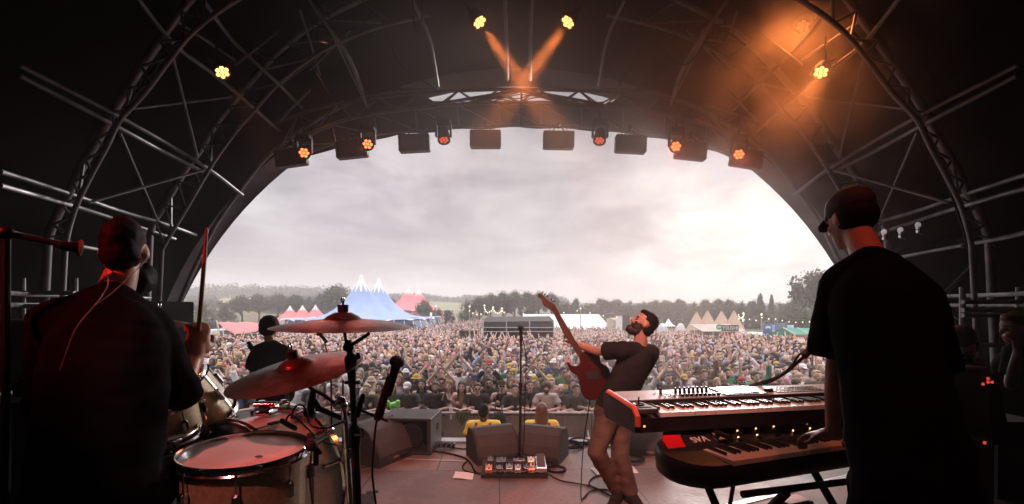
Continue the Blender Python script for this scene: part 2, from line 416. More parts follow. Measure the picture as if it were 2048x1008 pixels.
T=[ # px, top, Y, shape, tone, label, width px
(676,577,105,'round',1,'big round tree standing between the pink peaks and the blue big top',64),
(644,592,120,'round',0,'dark tree just beside the big round tree',44),
(405,606,95,'bush',1,'leafy tree at the edge of the stage curtain',46),
(446,604,110,'bush',1,'pale bushy tree above the pink stretch canopy',50),
(484,596,120,'round',0,'dark round tree below the tan stubble field edge',52),
(518,594,125,'round',0,'dark tree behind the bassist, wider than its neighbours',56),
(556,592,130,'round',1,'tree rising over the first small pink peak',48),
(592,594,125,'round',0,'dark tree over the middle small pink peak',50),
(622,597,118,'bush',0,'low dark tree over the last small pink peak',46),
(850,605,92,'round',1,'small round tree in front of the red big top',42),
(873,617,95,'bush',0,'low bush beside the white banner pole',26),
(897,622,92,'tall',0,'small dark upright tree at the end of the meadow',22),
(780,600,150,'round',0,'tree seen between the blue and the red big tops',44),
(935,604,100,'bush',0,'dark low tree at the open end of the tree belt',40),
(958,599,98,'round',0,'round dark tree behind the festoon poles',46),
(982,593,102,'round',1,'full tree over the festoon lights',46),
(1006,590,100,'round',0,'broad tree above the black mixing tent',48),
(1030,588,104,'round',1,'tallest tree of the belt behind the mixing tent',44),
(1055,586,100,'tall',1,'upright tree behind the guitar headstock',34),
(1078,590,98,'round',1,'tree under the guitar headstock',44),
(1102,592,102,'round',0,'tree beside the guitar neck over the marquee',42),
(1128,603,110,'bush',0,'lower tree at the end of the belt over the marquee',44),
(1152,601,120,'tall',1,'thin lone tree standing out over the low hedge',18),
(1176,607,112,'bush',1,'low tree right behind the middle of the marquee',46),
(1206,601,118,'round',1,'rounded pale tree over the marquee gable',48),
(1232,603,122,'round',2,'pale hazy tree over the tan container',44),
(1258,605,120,'bush',1,'hazy tree by the guitarist\'s face',40),
(1334,605,118,'round',2,'pale hazy tree over the white pagoda tent',46),
(1360,603,112,'tall',2,'slim hazy tree left of the tipi tents',32),
(1384,607,106,'bush',2,'bushy hazy tree behind the first tipi',44),
(1412,604,108,'round',1,'round tree behind the second tipi',40),
(1437,600,112,'tall',1,'slender tree between the second and third tipis',28),
(1458,603,108,'round',1,'round tree behind the fourth tipi',38),
(1480,606,104,'bush',1,'bushy tree just past the tipi tents',40),
(1503,605,108,'round',1,'round tree above the sushi sign end',36),
(1520,595,102,'pine',0,'dark conifer with a pointed top over the blue flags',26),
(1543,599,108,'pine',1,'smaller conifer beside the dark pointed one',22),
(1562,608,100,'bush',1,'bushy tree above the yellow emblem flag',44),
(1588,604,96,'round',1,'tree leaning against the giant oak on its open side',38),
(1628,553,74,'round',0,'giant spreading oak towering over the stalls',98),
(1600,616,66,'bush',1,'light green bush under the giant oak',70),
(1650,610,62,'bush',2,'pale bush behind the green market tent',70),
(1700,590,80,'bush',0,'tall tree mass beyond the giant oak',70),
(1760,585,84,'round',0,'last tree beyond the stage edge',80),
(1285,606,112,'bush',1,'hazy tree directly behind the guitarist\'s head',44),(1308,604,116,'round',2,'hazy tree just behind the guitarist\'s nape',42),
]
for px,top,Y,sh,tn,lb,wp in T: mk_tree(px,top,Y,sh,tn,lb,wp)
def far_wood():
    """woodland on the hills: nobody could count it"""
    rnd=random.Random(3); cl=[]
    for px in range(330,1130,7):
        for k in range(3):
            Y=rnd.uniform(330,400)+k*25; p=gpt(px+rnd.uniform(-4,4),Y); h=rnd.uniform(3.5,6.5)+(2 if px<700 else -1)
            if 880<px<930: h*=.7
            cl.append((p+Vector((0,0,h*.6)),h*.8))
    for px in range(540,700,6):
        for Y in(190,225,260): p=gpt(px,Y); cl.append((p+Vector((0,0,2.2)),3.0))
    for px in range(380,430,6):
        for Y in(190,225,260): p=gpt(px,Y); cl.append((p+Vector((0,0,2.2)),3.0))
    for px in range(1120,1700,7): p=gpt(px,rnd.uniform(135,160)); cl.append((p+Vector((0,0,1.6)),rnd.uniform(2.2,3.4)))
    vs,fs=leafcloud(cl,70,.95,rnd); m=MB(); m.add(vs,fs)
    m.build('woodland',mat('leaf_far',(.05,.058,.035),.85,col2=(.085,.09,.05),nscale=.06),smooth=0,label='dark wooded hills behind the festival field',cat='woodland',kind='stuff')
    h=MB(); vs2=[];fs2=[]
    cl=[]
    for px in range(380,1700,9):
        if 870<px<930 or 425<px<540: continue
        p=gpt(px,rnd.uniform(88,100)); cl.append((p+Vector((0,0,.9)),1.3))
    vs,fs=leafcloud(cl,50,.45,rnd); m=MB(); m.add(vs,fs)
    m.build('undergrowth',LEAF[0],smooth=0,label='dark scrub filling the foot of the tree line',cat='undergrowth',kind='stuff')
far_wood()
# ---- tents
def bigtop(name,label,peaks,Y,Rr,ez,zp,colr,capm,trim=True,wall=True,wallm=None,stripes=0,power=2.0,nst=10,Yr=None):
    """peaks: list of (px, top y, Y). each peak a concave cone under one canopy"""
    c0=sum(p[0] for p in peaks)/len(peaks); g=gpt(c0,Y); root=thing(name,label,'tent',g)
    for k,(px,ty,Yp) in enumerate(peaks):
        x=(px-CX)/F*Yp; z1=CZ-(ty-HY)/F*Yp; seg=80; rings=34; vs=[];fs=[];ms=[]
        rr=[.012+(1-.012)*(i/rings)**1.35 for i in range(rings+1)]
        def h(t,a):
            return ez+(z1-ez)*((1-t)**power)*(1) - .03*(z1-ez)*math.sin(math.pi*t)
        for i,t in enumerate(rr):
            for j in range(seg):
                a=2*math.pi*j/seg; q=t*Rr*(1+.015*math.cos(a*nst)*(t**2)); vs.append((x+math.cos(a)*q,Yp+math.sin(a)*q,h(t,a)-(.02*(z1-ez) if i==rings and j%4==0 else 0)))
        for i in range(rings):
            for j in range(seg):
                j2=(j+1)%seg; fs.append((i*seg+j,(i+1)*seg+j,(i+1)*seg+j2,i*seg+j2))
                ph=((j+.5)/seg*nst)%1; tri=abs(ph-.5)*2; tm=(rr[i]+rr[i+1])/2
                ms.append(1 if tm<.05+.10*tri else (2 if i==rings-1 and trim else 0))
        m=MB(); m.add(vs,fs); m.m=ms
        cv=m.build('canopy',[colr,capm,capm],root,smooth=60)
        t=MB(); rtop=Rr*.012
        zt=z1-.07*(z1-ez); t.lathe([(Rr*.045,-.20*(z1-ez)),(Rr*.026,0),(Rr*.022,.012*(z1-ez)),(0,.014*(z1-ez))],(x,Yp,z1),seg=20); t.build('peak_cap',capm,root)
        if wall:
            wm=MB(); r2=Rr*.955; vs=[];fs=[]
            for j in range(seg):
                a=2*math.pi*j/seg; xx=x+math.cos(a)*r2; yy=Yp+math.sin(a)*r2; vs.append((xx,yy,ez-.02)); vs.append((xx,yy,gz(xx,yy)-.3))
            for j in range(seg): j2=(j+1)%seg; fs.append((2*j,2*j+1,2*j2+1,2*j2))
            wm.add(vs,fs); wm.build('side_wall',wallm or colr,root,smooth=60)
            if stripes:
                sm=MB()
                for j in range(stripes):
                    a=2*math.pi*j/stripes
                    q0=Vector((x+math.cos(a)*Rr*.99,Yp+math.sin(a)*Rr*.99,ez)); q1=Vector((x+math.cos(a-.06)*Rr*1.10,Yp+math.sin(a-.06)*Rr*1.10,gz(x,Yp)))
                    sm.tube(q0,q1,.045,seg=5)
                sm.build('guy_ropes',mat('white_rope',(.75,.75,.75),.6),root)
    return root
blue=mat('blue_canvas',(.27,.39,.64),.55,noise_=.12,nscale=.4); white=mat('white_canvas',(.82,.80,.80),.5,noise_=.05,nscale=1)
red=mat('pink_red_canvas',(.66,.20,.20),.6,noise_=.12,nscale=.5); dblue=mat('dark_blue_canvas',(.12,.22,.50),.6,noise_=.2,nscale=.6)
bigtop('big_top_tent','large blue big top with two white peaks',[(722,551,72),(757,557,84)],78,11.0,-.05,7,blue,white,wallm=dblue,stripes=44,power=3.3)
bigtop('big_top_tent','red big top with two white peaks behind the blue one',[(817,575,110),(837,578,118)],112,9.0,1.0,7,red,white,stripes=20,power=2.8)
bigtop('peaked_tent','long pink tent with three small white peaks behind the bassist',[(580,612,84),(605,611,84),(631,610,84)],84,5.0,-.9,2,red,white,power=2.6,wallm=white,nst=8)
def strut_canopy():
    r=thing('stretch_canopy','sagging pink stretch canopy held up by leaning poles','canopy',gpt(480,40))
    pts=lambda px,py,Y:P(px,py,Y)
    A,B,C,D,E=pts(435,644,38),pts(468,664,34),pts(524,648,36),pts(520,643,46),pts(455,644,46)
    m=MB(); n=10; vs=[];fs=[]
    for j in range(n+1):
        for i in range(n+1):
            u,v=i/n,j/n
            f=A.lerp(pts(470,668,33),u*2) if u<.5 else pts(470,668,33).lerp(pts(535,655,34),(u-.5)*2)
            b=E.lerp(pts(545,645,46),u); q=f.lerp(b,v); q.z+=.35*math.sin(math.pi*u)*math.sin(math.pi*v)-.12*math.sin(2*math.pi*u)**2; vs.append(q)
    for j in range(n):
        for i in range(n): a=j*(n+1)+i; fs.append((a,a+1,a+n+2,a+n+1))
    m.add(vs,fs); o=m.build('canopy_sheet',red,r,smooth=60)
    md=o.modifiers.new('solid','SOLIDIFY'); md.thickness=.03
    t=MB(); 
    for a,b in ((A,gpt(447,36)),(pts(446,655,36),gpt(452,35)),(pts(470,668,33),gpt(462,34)),(pts(535,655,34),gpt(530,34)),(pts(433,641,38),gpt(444,40))): t.tube(a,b,.05,seg=6)
    t.build('poles',mat('pole_white',(.6,.6,.6),.5),r)
strut_canopy()
def gable(name,label,cat,pxL,pxR,Yf,depth,eave,ridge,m,inset=0,wallm=None,bays=4,open_=False):
    """ridge along X. eave/ridge are picture heights at the front"""
    zE=CZ-(eave-HY)/F*Yf; Yr=Yf+depth/2; zR=CZ-(ridge-HY)/F*Yr; x0=(pxL-CX)/F*Yf; x1=(pxR-CX)/F*Yf; g=gz((x0+x1)/2,Yf)
    r=thing(name,label,cat,((x0+x1)/2,Yr,g)); b=MB()
    b.prism([(x0,Yf,zE),(x1,Yf,zE),(x1-inset,Yr,zR),(x0+inset*.2,Yr,zR)],(0,0,.04)); b.prism([(x0,Yf+depth,zE),(x1,Yf+depth,zE),(x1-inset,Yr,zR+.002),(x0+inset*.2,Yr,zR+.002)],(0,0,.04))
    b.build('roof',m,r)
    b=MB(); wm=wallm or m
    if not open_: b.box(((x0+x1)/2,Yf+.06,(zE+g)/2-.02),(x1-x0-.1,.05,zE-g-.06))
    for xx,inn in((x0,inset*.2),(x1,inset)):
        b.prism([(xx,Yf+.1,g),(xx,Yf+depth-.1,g),(xx,Yf+depth-.1,zE),(xx-(inn if xx==x1 else -inn),Yr,zR-.03),(xx,Yf+.1,zE)],(.04 if xx==x0 else -.04,0,0))
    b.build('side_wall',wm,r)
    b=MB()
    for i in range(bays+1): xx=lerp(x0,x1,i/bays); b.tube((xx,Yf-.03,g),(xx,Yf-.03,zE),.06,seg=6); b.tube((xx,Yf-.02,zE+.05),(lerp(x0+inset*.2,x1-inset,i/bays),Yr,zR+.06),.045,seg=5)
    b.tube((x0,Yf-.03,zE),(x1,Yf-.03,zE),.05,seg=6); b.build('frame',mat('tent_seam',(.5,.5,.5),.5),r)
    return r
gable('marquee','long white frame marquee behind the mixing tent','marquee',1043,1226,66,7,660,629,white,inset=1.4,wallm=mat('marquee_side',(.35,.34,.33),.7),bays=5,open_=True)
gable('site_office','tan flat-roofed cabin with open white doors beside the marquee','cabin',1228,1290,62,5,640,636,mat('tan_panel',(.50,.42,.28),.7,noise_=.1,nscale=1),bays=2)
def cabin_door():
    o=bpy.data.objects['site_office']
    m=MB(); p=P(1238,648,61.9); m.box((p.x,61.85,-.7),(.9,.06,2.4)); m.build('door',white,o)
    m=MB(); p=P(1252,648,61.9); m.box((p.x,61.84,-.7),(1.0,.05,2.5)); m.build('doorway',mat('doorway_shade',(.02,.02,.02),.9),o)  # near-black sheet: the opening's shade is put into its colour
cabin_door()
def cone_tent(name,label,px,top,base,Y,wpx,m,poles=True,sides=6,power=1.0,group=None,wallh=0):
    g=gpt(px,Y); zt=CZ-(top-HY)/F*Y; rr=wpx/F*Y/2; r=thing(name,label,'tent',g,group); b=MB()
    zb=g.z+wallh; vs=[];fs=[]; K=8; seg=sides*4
    for k in range(K+1):
        t=.03+.97*k/K; zz=zb+(zt-zb)*(1-t)**power
        for i in range(seg):
            a=2*math.pi*(i+.5)/seg; ph=(i%4)/4; q=rr*t*(1-.07*math.sin(math.pi*ph)); vs.append((g.x+math.cos(a)*q,g.y+math.sin(a)*q,zz))
    for k in range(K):
        for i in range(seg): j=(i+1)%seg; fs.append((k*seg+i,(k+1)*seg+i,(k+1)*seg+j,k*seg+j))
    b.add(vs,fs); b.build('canopy',m,r,smooth=25)
    if wallh:
        b=MB()
        for i in range(4): a=math.pi/4+i*math.pi/2; b.tube((g.x+math.cos(a)*rr*.95,g.y+math.sin(a)*rr*.95,g.z),(g.x+math.cos(a)*rr*.95,g.y+math.sin(a)*rr*.95,zb+.05),.05,seg=6)
        b.build('poles',mat('pole_white'),r)
    if poles:
        b=MB()
        for i in range(5): a=i*1.256; b.tube((g.x+math.cos(a)*.18,g.y+math.sin(a)*.18,zt-.5),(g.x-math.cos(a)*.22,g.y-math.sin(a)*.22,zt+.55),.035,seg=5)
        b.build('poles',mat('pole_wood',(.22,.15,.09),.7),r)
    return r
tan=mat('tan_canvas',(.50,.36,.27),.75,noise_=.15,nscale=.5)
for px,top,w_,Y,lb in((1393,622,84,54,'tan tipi nearest the guitarist, half behind its neighbour'),(1415,619,92,50,'tan tipi with the widest spread, second from the guitarist'),(1443,620,86,54,'tan tipi rising behind the sushi sign'),(1468,619,84,51,'tan tipi at the flag end of the row')):
    cone_tent('tipi_tent',lb,px,top,668,Y,w_,tan,sides=8,power=1.15,group='row of tan tipi tents')
cone_tent('pagoda_tent','white pagoda tent with a pointed roof beside the guitarist\'s head',1337,636,660,66,30,white,poles=False,sides=4,power=1.7,wallh=1.6)
cone_tent('pagoda_tent','small white stall tent below the last tipi',1484,655,670,44,34,white,poles=False,sides=4,power=1.6,wallh=1.2)
def dome(px,top,Y,wpx,label):
    g=gpt(px,Y); rr=wpx/F*Y/2; b=MB(); h=CZ-(top-HY)/F*Y-g.z
    b.lathe([(rr*math.cos(t*math.pi/16),h*math.sin(t*math.pi/16)) for t in range(9)],g,seg=20); b.build('dome_tent',mat('dome_skin',(.62,.62,.64),.5),label=label,cat='tent')
dome(1325,646,70,22,'low white dome tent on the guitarist\'s side of the pagoda'); dome(1361,646,70,22,'low white dome tent on the tipi side of the pagoda')
def foh():
    Y=30; r=thing('mixing_tent','black sound desk enclosure of scaffold in the middle of the crowd','mixing tent',gpt(1037,Y))
    x0=(967-CX)/F*Y; x1=(1108-CX)/F*Y; g=gz(0,Y); zt=CZ-(644-HY)/F*Y; blk=mat('black_tarp',(.028,.026,.026),.7,bump=.3,bscale=6,noise_=.3,nscale=2)
    b=MB(); b.prism([(x0,Y,zt-.05),(x1,Y,zt),(x1,Y+3.5,zt+.25),(x0,Y+3.5,zt+.2)],(0,0,.06)); b.box(((x0+x1)/2,Y-.02,zt-.22),(x1-x0,.05,.36)); b.build('roof_tarp',blk,r)
    b=MB(); b.box(((x0+x1)/2,Y+3.4,(zt+g)/2),(x1-x0,.05,zt-g-.1)); b.box((x1-.03,Y+1.8,(zt+g)/2),(.05,3.2,zt-g-.1)); b.box((x0+.03,Y+1.8,(zt+g)/2),(.05,3.2,zt-g-.1)); b.build('back_wall',blk,r)
    b=MB()
    for px in(967,1013,1059,1107): x=(px-CX)/F*Y; b.tube((x,Y-.07,g),(x,Y-.07,zt+.12),.035,seg=6)
    for py in(655,663,682): z=CZ-(py-HY)/F*Y; b.tube((x0,Y-.09,z),(x1,Y-.09,z),.025,seg=6)
    b.tube((x0-.2,Y-.09,zt-.5),(x0+.5,Y-.09,g+.2),.03,seg=6)
    b.build('scaffold',mat('scaffold_tube',(.40,.38,.38),.5,.3),r)
    for px,lb in((928,'black delay speaker on the bassist side of the sound tent'),(951,'black delay speaker close by the sound tent')):
        q=MB(); p=P(px,662,31); q.box((p.x,31,p.z-.2),(.6,.5,.5),bev=.03); q.box((p.x,30.74,p.z-.2),(.5,.02,.4)); q.tube((p.x,31,gz(0,31)),(p.x,31,p.z-.4),.04,seg=6); q.build('delay_speaker',blk,label=lb,cat='speaker')
    s=MB(); p=P(1016,684,29.5); s.box(p,(.32,.05,.3)); s.tube(p-Vector((0,0,.1)),(p.x,29.5,gz(0,29)),.02); s.build('orange_sign',mat('orange_board',(.75,.16,.05),.6),label='small orange board in front of the sound tent',cat='sign')
foh()
def pole(px,top,Y,label,r=.05,bulb=True):
    g=gpt(px,Y); t=thing('festoon_pole',label,'pole',g,'festoon poles'); z=CZ-(top-HY)/F*Y
    b=MB(); b.tube(g,(g.x,g.y,z),r,seg=6); b.build('post',mat('pole_grey',(.35,.34,.33),.6),t)
    if bulb: b=MB(); b.ell((g.x,g.y,z+.06),(.09,.09,.11),seg=8,rings=6); b.build('bulb',BULB,t)
BULB=mat('warm_bulb',(.9,.8,.6),.4,emit=(1,.84,.62),es=1.5)
for px,top,Y,lb in((939,614,60,'festoon pole nearest the red big top'),(969,612,58,'festoon pole beside the cluster of warm bulbs'),(986,616,58,'festoon pole in the middle of the cluster of warm bulbs'),(1004,618,58,'short festoon pole at the marquee end of the bulb cluster'),(1161,618,58,'tall thin pole in front of the white marquee'),(872,613,70,'pole by the white feather banner'),(1523,630,50,'pole behind the blue flags'),(1487,628,52,'pole at the peak of the last tipi')):
    pole(px,top,Y,lb)
def festoon(label,pts,Y,n=None,sag=.25):
    t=thing('festoon_lights',label,'string lights',P(pts[0][0],pts[0][1],Y),'strings of warm festoon bulbs'); w_=MB(); b=MB()
    L=[]
    for (a,b_) in zip(pts[:-1],pts[1:]):
        A=P(a[0],a[1],Y);B=P(b_[0],b_[1],Y)
        for k in range(8): u=k/8; q=A.lerp(B,u); q.z-=sag*4*u*(1-u)*.4; L.append(q)
    L.append(P(*pts[-1],Y)); w_.path(L,.012,4); w_.build('wire',BLK(),t)
    acc=0; step=.0
    tot=sum((L[i+1]-L[i]).length for i in range(len(L)-1)); n=n or max(3,int(tot/.9)); cnt=0
    for i in range(len(L)-1):
        seg=(L[i+1]-L[i]).length
        while acc<=seg and seg>0:
            q=L[i].lerp(L[i+1],acc/seg); bb=MB(); bb.ell(q-Vector((0,0,.09)),(.055*Y/50,.055*Y/50,.07*Y/50),seg=8,rings=5); bb.build('bulb',BULB,t); acc+=tot/n; cnt+=1
        acc-=seg
festoon('warm bulbs strung between poles behind the sound tent',[(969,614),(974,624),(986,617),(995,625),(1004,619),(1012,624)],57.9,14)
festoon('wide-spaced bulbs strung over the dark hedge towards the festoon poles',[(939,620),(955,628),(969,622)],58.2,4)
festoon('line of small lights above the white marquee roof',[(1047,626),(1086,627),(1125,624),(1161,618),(1196,627),(1229,632),(1260,634)],57.8,8)
festoon('bulbs looping from the last tipi to the giant oak',[(1478,636),(1487,628),(1507,640),(1523,633),(1555,636),(1585,642),(1612,641),(1660,640)],49.9,14)
festoon('warm bulbs on the awning of the green market tent',[(1600,695),(1616,702),(1632,704),(1646,692)],27.4,12)
festoon('tight cluster of bulbs on the slope of the last tipi',[(1477,628),(1480,634),(1486,631),(1484,639),(1488,638)],49.8,8)
# ---- stalls and signs on the side of the field
def sushi():
    Y=40; r=thing('food_stall','food stall with open counter under the sushi sign','stall',gpt(1450,Y)); g=gz(18,Y)
    x0=(1405-CX)/F*Y;x1=(1492-CX)/F*Y; ze=CZ-(664-HY)/F*Y
    b=MB(); b.prism([(x0,Y,ze),(x1,Y,ze),(x1,Y+3,ze+.5),(x0,Y+3,ze+.5)],(0,0,.06)); b.box(((x0+x1)/2,Y+2.9,(ze+g)/2),(x1-x0,.06,ze-g)); b.build('roof',mat('stall_roof',(.45,.38,.33),.7,noise_=.2,nscale=1),r)
    b=MB(); b.box(((x0+x1)/2,Y+.4,g+.5),(x1-x0-.2,.5,1.0)); b.build('counter',mat('counter',(.20,.17,.15),.7,noise_=.3,nscale=2),r)
    b=MB()
    for i in range(5): x=lerp(x0,x1,i/4); b.tube((x,Y+.05,g),(x,Y+.05,ze),.045,seg=6)
    b.build('posts',mat('pole_white'),r)
    s=thing('sushi_sign','dark sign with white letters reading YSUSHI and a green disc','sign',P(1455,668,Y-.2))
    c=P(1460,656,Y-.2); b=MB(); b.box(c,(34/F*Y,.08,12/F*Y),bev=.01); b.build('sign_board',mat('sign_dark',(.06,.07,.06),.5),s)
    text('YSUSHI','lettering',.42,basis(c+Vector((0,-.05,-.01)),(1,0,0),(0,0,1)),white,s,.01,width=31/F*Y)
    c=P(1438,654,Y-.25); b=MB(); b.lathe([(.24,-.03),(.24,.03)],c,axis=(0,1,0),seg=24); b.build('green_disc',mat('sign_green',(.08,.40,.20),.5),s)
    b=MB(); b.box(c+Vector((0,-.05,0)),(.3,.02,.07)); b.build('disc_band',white,s)
    b=MB(); c=P(1455,667,Y-.18); b.box(c,(26/F*Y,.06,7/F*Y)); b.build('menu_board',mat('sign_red',(.35,.08,.07),.6,noise_=.4,nscale=9),s)
sushi()
def banner(name,label,px0,px1,py0,py1,Y,m,extra=None,feet=True):
    c=P((px0+px1)/2,(py0+py1)/2,Y); wx=(px1-px0)/F*Y; hz=(py1-py0)/F*Y; r=thing(name,label,'banner' if 'flag' not in name else 'flag',(c.x,Y,gz(c.x,Y)))
    b=MB(); n=8; vs=[];fs=[]
    for i in range(n+1):
        x=c.x-wx/2+wx*i/n; y=Y+.04*math.sin(i*1.1)
        vs+=[(x,y,c.z-hz/2),(x,y,c.z+hz/2)]
    fs=[(2*i,2*i+2,2*i+3,2*i+1) for i in range(n)]; b.add(vs,fs)
    o=b.build('cloth',m,r,smooth=60); md=o.modifiers.new('s','SOLIDIFY'); md.thickness=.012
    b=MB()
    for x in(c.x-wx/2,c.x+wx/2): b.tube((x,Y+.06,gz(x,Y)),(x,Y+.06,c.z+hz/2+.05),.03,seg=6)
    b.build('poles',mat('pole_grey',(.35,.34,.33),.6),r)
    if extra: extra(r,c,wx,hz)
    return r
banner('crowd_banner','faded red banner on the fence before the first tipi',1358,1393,669,680,36,mat('banner_red',(.50,.13,.11),.7,noise_=.2,nscale=3))
def ex_blue(r,c,wx,hz):
    for dz,s_ in((.36,1),(.0,.9),(-.33,1)):
        b=MB(); pts=[c+Vector((math.cos(a)*wx*.34*s_,-.07,hz*dz*.9+math.sin(a)*hz*.09)) for a in [i*math.pi/7 for i in range(8)]]
        pts+= [c+Vector((math.cos(a)*wx*.18*s_,-.07,hz*dz*.9-.05*hz+math.sin(a)*hz*.04)) for a in [math.pi-i*math.pi/7 for i in range(8)]]
        b.prism(pts,(0,.01,0)); b.build('printed_arc',white if dz else mat('pale_blue',(.35,.5,.6),.6),r)
banner('flag_banner','tall blue flag with white curved print',1527,1544,648,692,36,mat('flag_blue',(.06,.13,.26),.6,noise_=.2,nscale=2),ex_blue)
def ex_em(r,c,wx,hz):
    b=MB(); 
    for k in range(5): x=(k-2)*wx*.11; h=hz*(.20-.05*abs(k-2)); b.prism([c+Vector((x-wx*.05,-.07,-.02*hz)),c+Vector((x+wx*.05,-.07,-.02*hz)),c+Vector((x,-.07,h))],(0,.01,0))
    b.box(c+Vector((0,-.07,-.05*hz)),(wx*.6,.012,hz*.04)); b.build('emblem',mat('mustard',(.45,.30,.10),.6),r)
banner('flag_banner','tall grey-blue flag with a mustard crown-like emblem',1551,1573,646,690,35,mat('flag_grey',(.10,.13,.17),.6,noise_=.2,nscale=2),ex_em)
banner('flag_banner','short bright blue and white flag behind the two tall ones',1575,1588,650,674,39,mat('flag_bright',(.15,.25,.6),.6,col2=(.7,.7,.75),nscale=1.2))
banner('flag_banner','narrow white and blue flag between the two tall ones',1545,1550,650,685,38,mat('flag_pale',(.55,.6,.75),.6,col2=(.12,.25,.6),nscale=1.5))
banner('feather_banner','plain white upright banner by the red big top',860,864,625,644,66,white)
def ex_stall(r,c,wx,hz):
    rnd=random.Random(4)
    for k,(dx,dz,s_,h_) in enumerate(((-.15,.18,.42,.22),(-.1,-.08,.5,.16),(-.05,-.3,.4,.14))):
        b=MB(); n=6
        for i in range(n): b.box(c+Vector((wx*(dx+s_*(i/(n-1)-.5)),-.07,hz*dz)),(wx*s_/n*.72,.012,hz*h_*rnd.uniform(.7,1.1)),bev=.0)
        b.build('white_print',white,r)
banner('stall_sign','dark plum stall sign with white painted words on a frame',1584,1621,669,692,30,mat('plum',(.10,.03,.04),.6,col2=(.28,.09,.08),nscale=1.5),ex_stall)
def market():
    Y=30; gm=mat('green_canvas',(.07,.30,.20),.7,noise_=.2,nscale=.8); r=gable('market_tent','green ridge tent at the side of the crowd',"market tent",1600,1690,Y+2,4,676,657,gm,bays=3)
    r2=thing('market_stall','tan awning stall with fairy lights below the plum sign','stall',gpt(1640,27)); g=gz(17,27)
    x0=(1596-CX)/F*27; x1=(1690-CX)/F*27; z=CZ-(694-HY)/F*27
    b=MB(); b.prism([(x0,27,z-.25),(x1,27,z-.25),(x1,29.5,z+.25),(x0,29.5,z+.25)],(0,0,.05)); b.build('awning',tan,r2)
    b=MB(); b.box(((x0+x1)/2,29.3,(z+g)/2),(x1-x0,.05,z-g-.1)); b.build('back_sheet',mat('green_dark',(.03,.10,.07),.8),r2)
    b=MB()
    for x in(x0+.05,(x0+x1)/2,x1-.05): b.tube((x,27.1,g),(x,27.1,z-.22),.04,seg=6)
    b.build('posts',mat('pole_grey'),r2)
market()
def van(px,Y,label,m,wpx):
    g=gpt(px,Y); wx=wpx/F*Y; r=thing('catering_trailer',label,'trailer',g); h=1.5
    b=MB(); b.box((g.x,Y,g.z+.35+h/2),(wx,2,h),bev=.12); b.build('body',m,r)
    b=MB(); b.box((g.x,Y-1.02,g.z+.35+h*.62),(wx*.6,.03,h*.38)); b.build('serving_hatch',mat('hatch_glow_tint',(.25,.15,.08),.6,noise_=.5,nscale=3),r)  # no emission: the hatch's glow is only a warm brown colour
    b=MB(); b.box((g.x,Y-1.3,g.z+.35+h*.85),(wx*.66,.6,.04)); b.build('hatch_flap',white,r)
    for sx in(-.3,.3): b=MB(); b.lathe([(.32,-.1),(.32,.1)],(g.x+sx*wx,Y-.9,g.z+.33),axis=(0,1,0),seg=16); b.build('wheel',BLK(),r)
van(1509,42,'cream catering trailer with a hatch coloured as lit between the sushi stall and flags',mat('cream_paint',(.55,.50,.42),.5),34)
van(690,64,'low white toilet trailer under the blue big top',mat('white_paint',(.7,.7,.7),.5),40)
van(415,50,'white catering trailer behind the stretch canopy poles',mat('white_paint'),30)
def fence(name,label,px0,px1,Y,h,m,post=3,ht=0):
    a=gpt(px0,Y); b_=gpt(px1,Y); r=thing(name,label,'fence',(a+b_)/2); n=max(2,int((b_-a).length/post)); b=MB(); p=MB()
    for i in range(n): q0=a.lerp(b_,i/n);q1=a.lerp(b_,(i+1)/n); b.box(((q0.x+q1.x)/2,Y,(q0.z+q1.z)/2+h/2),(q1.x-q0.x-.04,.05,h))
    b.build('panels',m,r)
    for i in range(n+1): q=a.lerp(b_,i/n); p.tube(q,(q.x,q.y-.05,q.z+h+.08),.03,seg=5)
    p.build('posts',mat('pole_grey'),r)
fence('black_fence','long black mesh fence along the blue big top side',395,830,61,2.0,mat('black_mesh',(.05,.055,.06),.8,noise_=.3,nscale=.5))
fence('grey_fence','pale barrier line beyond the guitarist towards the tipis',1225,1400,58,1.1,mat('pale_mesh',(.35,.33,.32),.8,noise_=.3,nscale=2),post=2)
def small_stalls():
    data=[(432,660,48,26,'white'),(560,664,58,60,'white'),(602,660,60,70,'white'),(505,668,54,36,'dark')]
    for i,(px,ty,Y,wp,c) in enumerate(data):
        g=gpt(px,Y); wx=wp/F*Y; z=CZ-(ty-HY)/F*Y; r=thing('shelter',['white shelter beside the stretch canopy poles','white flat shelter just past the bassist','long white flat-roofed shelter under the big cymbal','dark shelter with small lights under the pink canopy'][i],'shelter',g)
        b=MB(); b.box((g.x,Y,z),(wx,3,.12)); b.box((g.x,Y-1.52,z-.12),(wx,.04,.3)); b.build('roof',white if c=='white' else mat('black_tarp'),r)
        b=MB()
        for sx in(-1,0,1): b.tube((g.x+sx*wx*.48,Y-1.4,g.z),(g.x+sx*wx*.48,Y-1.4,z),.05,seg=6)
        b.box((g.x,Y+1.4,(g.z+z)/2),(wx,.05,z-g.z)); b.build('frame',mat('marquee_side'),r)
small_stalls()
# steel steps and props beside the blue tent
def tent_props():
    r=thing('guy_rope_set','slanting guy ropes and stakes at the corner of the blue big top','ropes',gpt(850,64))
    b=MB()
    for i in range(9): b.tube(P(826+i*3,641,64+i*.4),gpt(838+i*6,63+i*.4),.03,seg=5)
    b.build('ropes',mat('white_rope'),r)
tent_props()
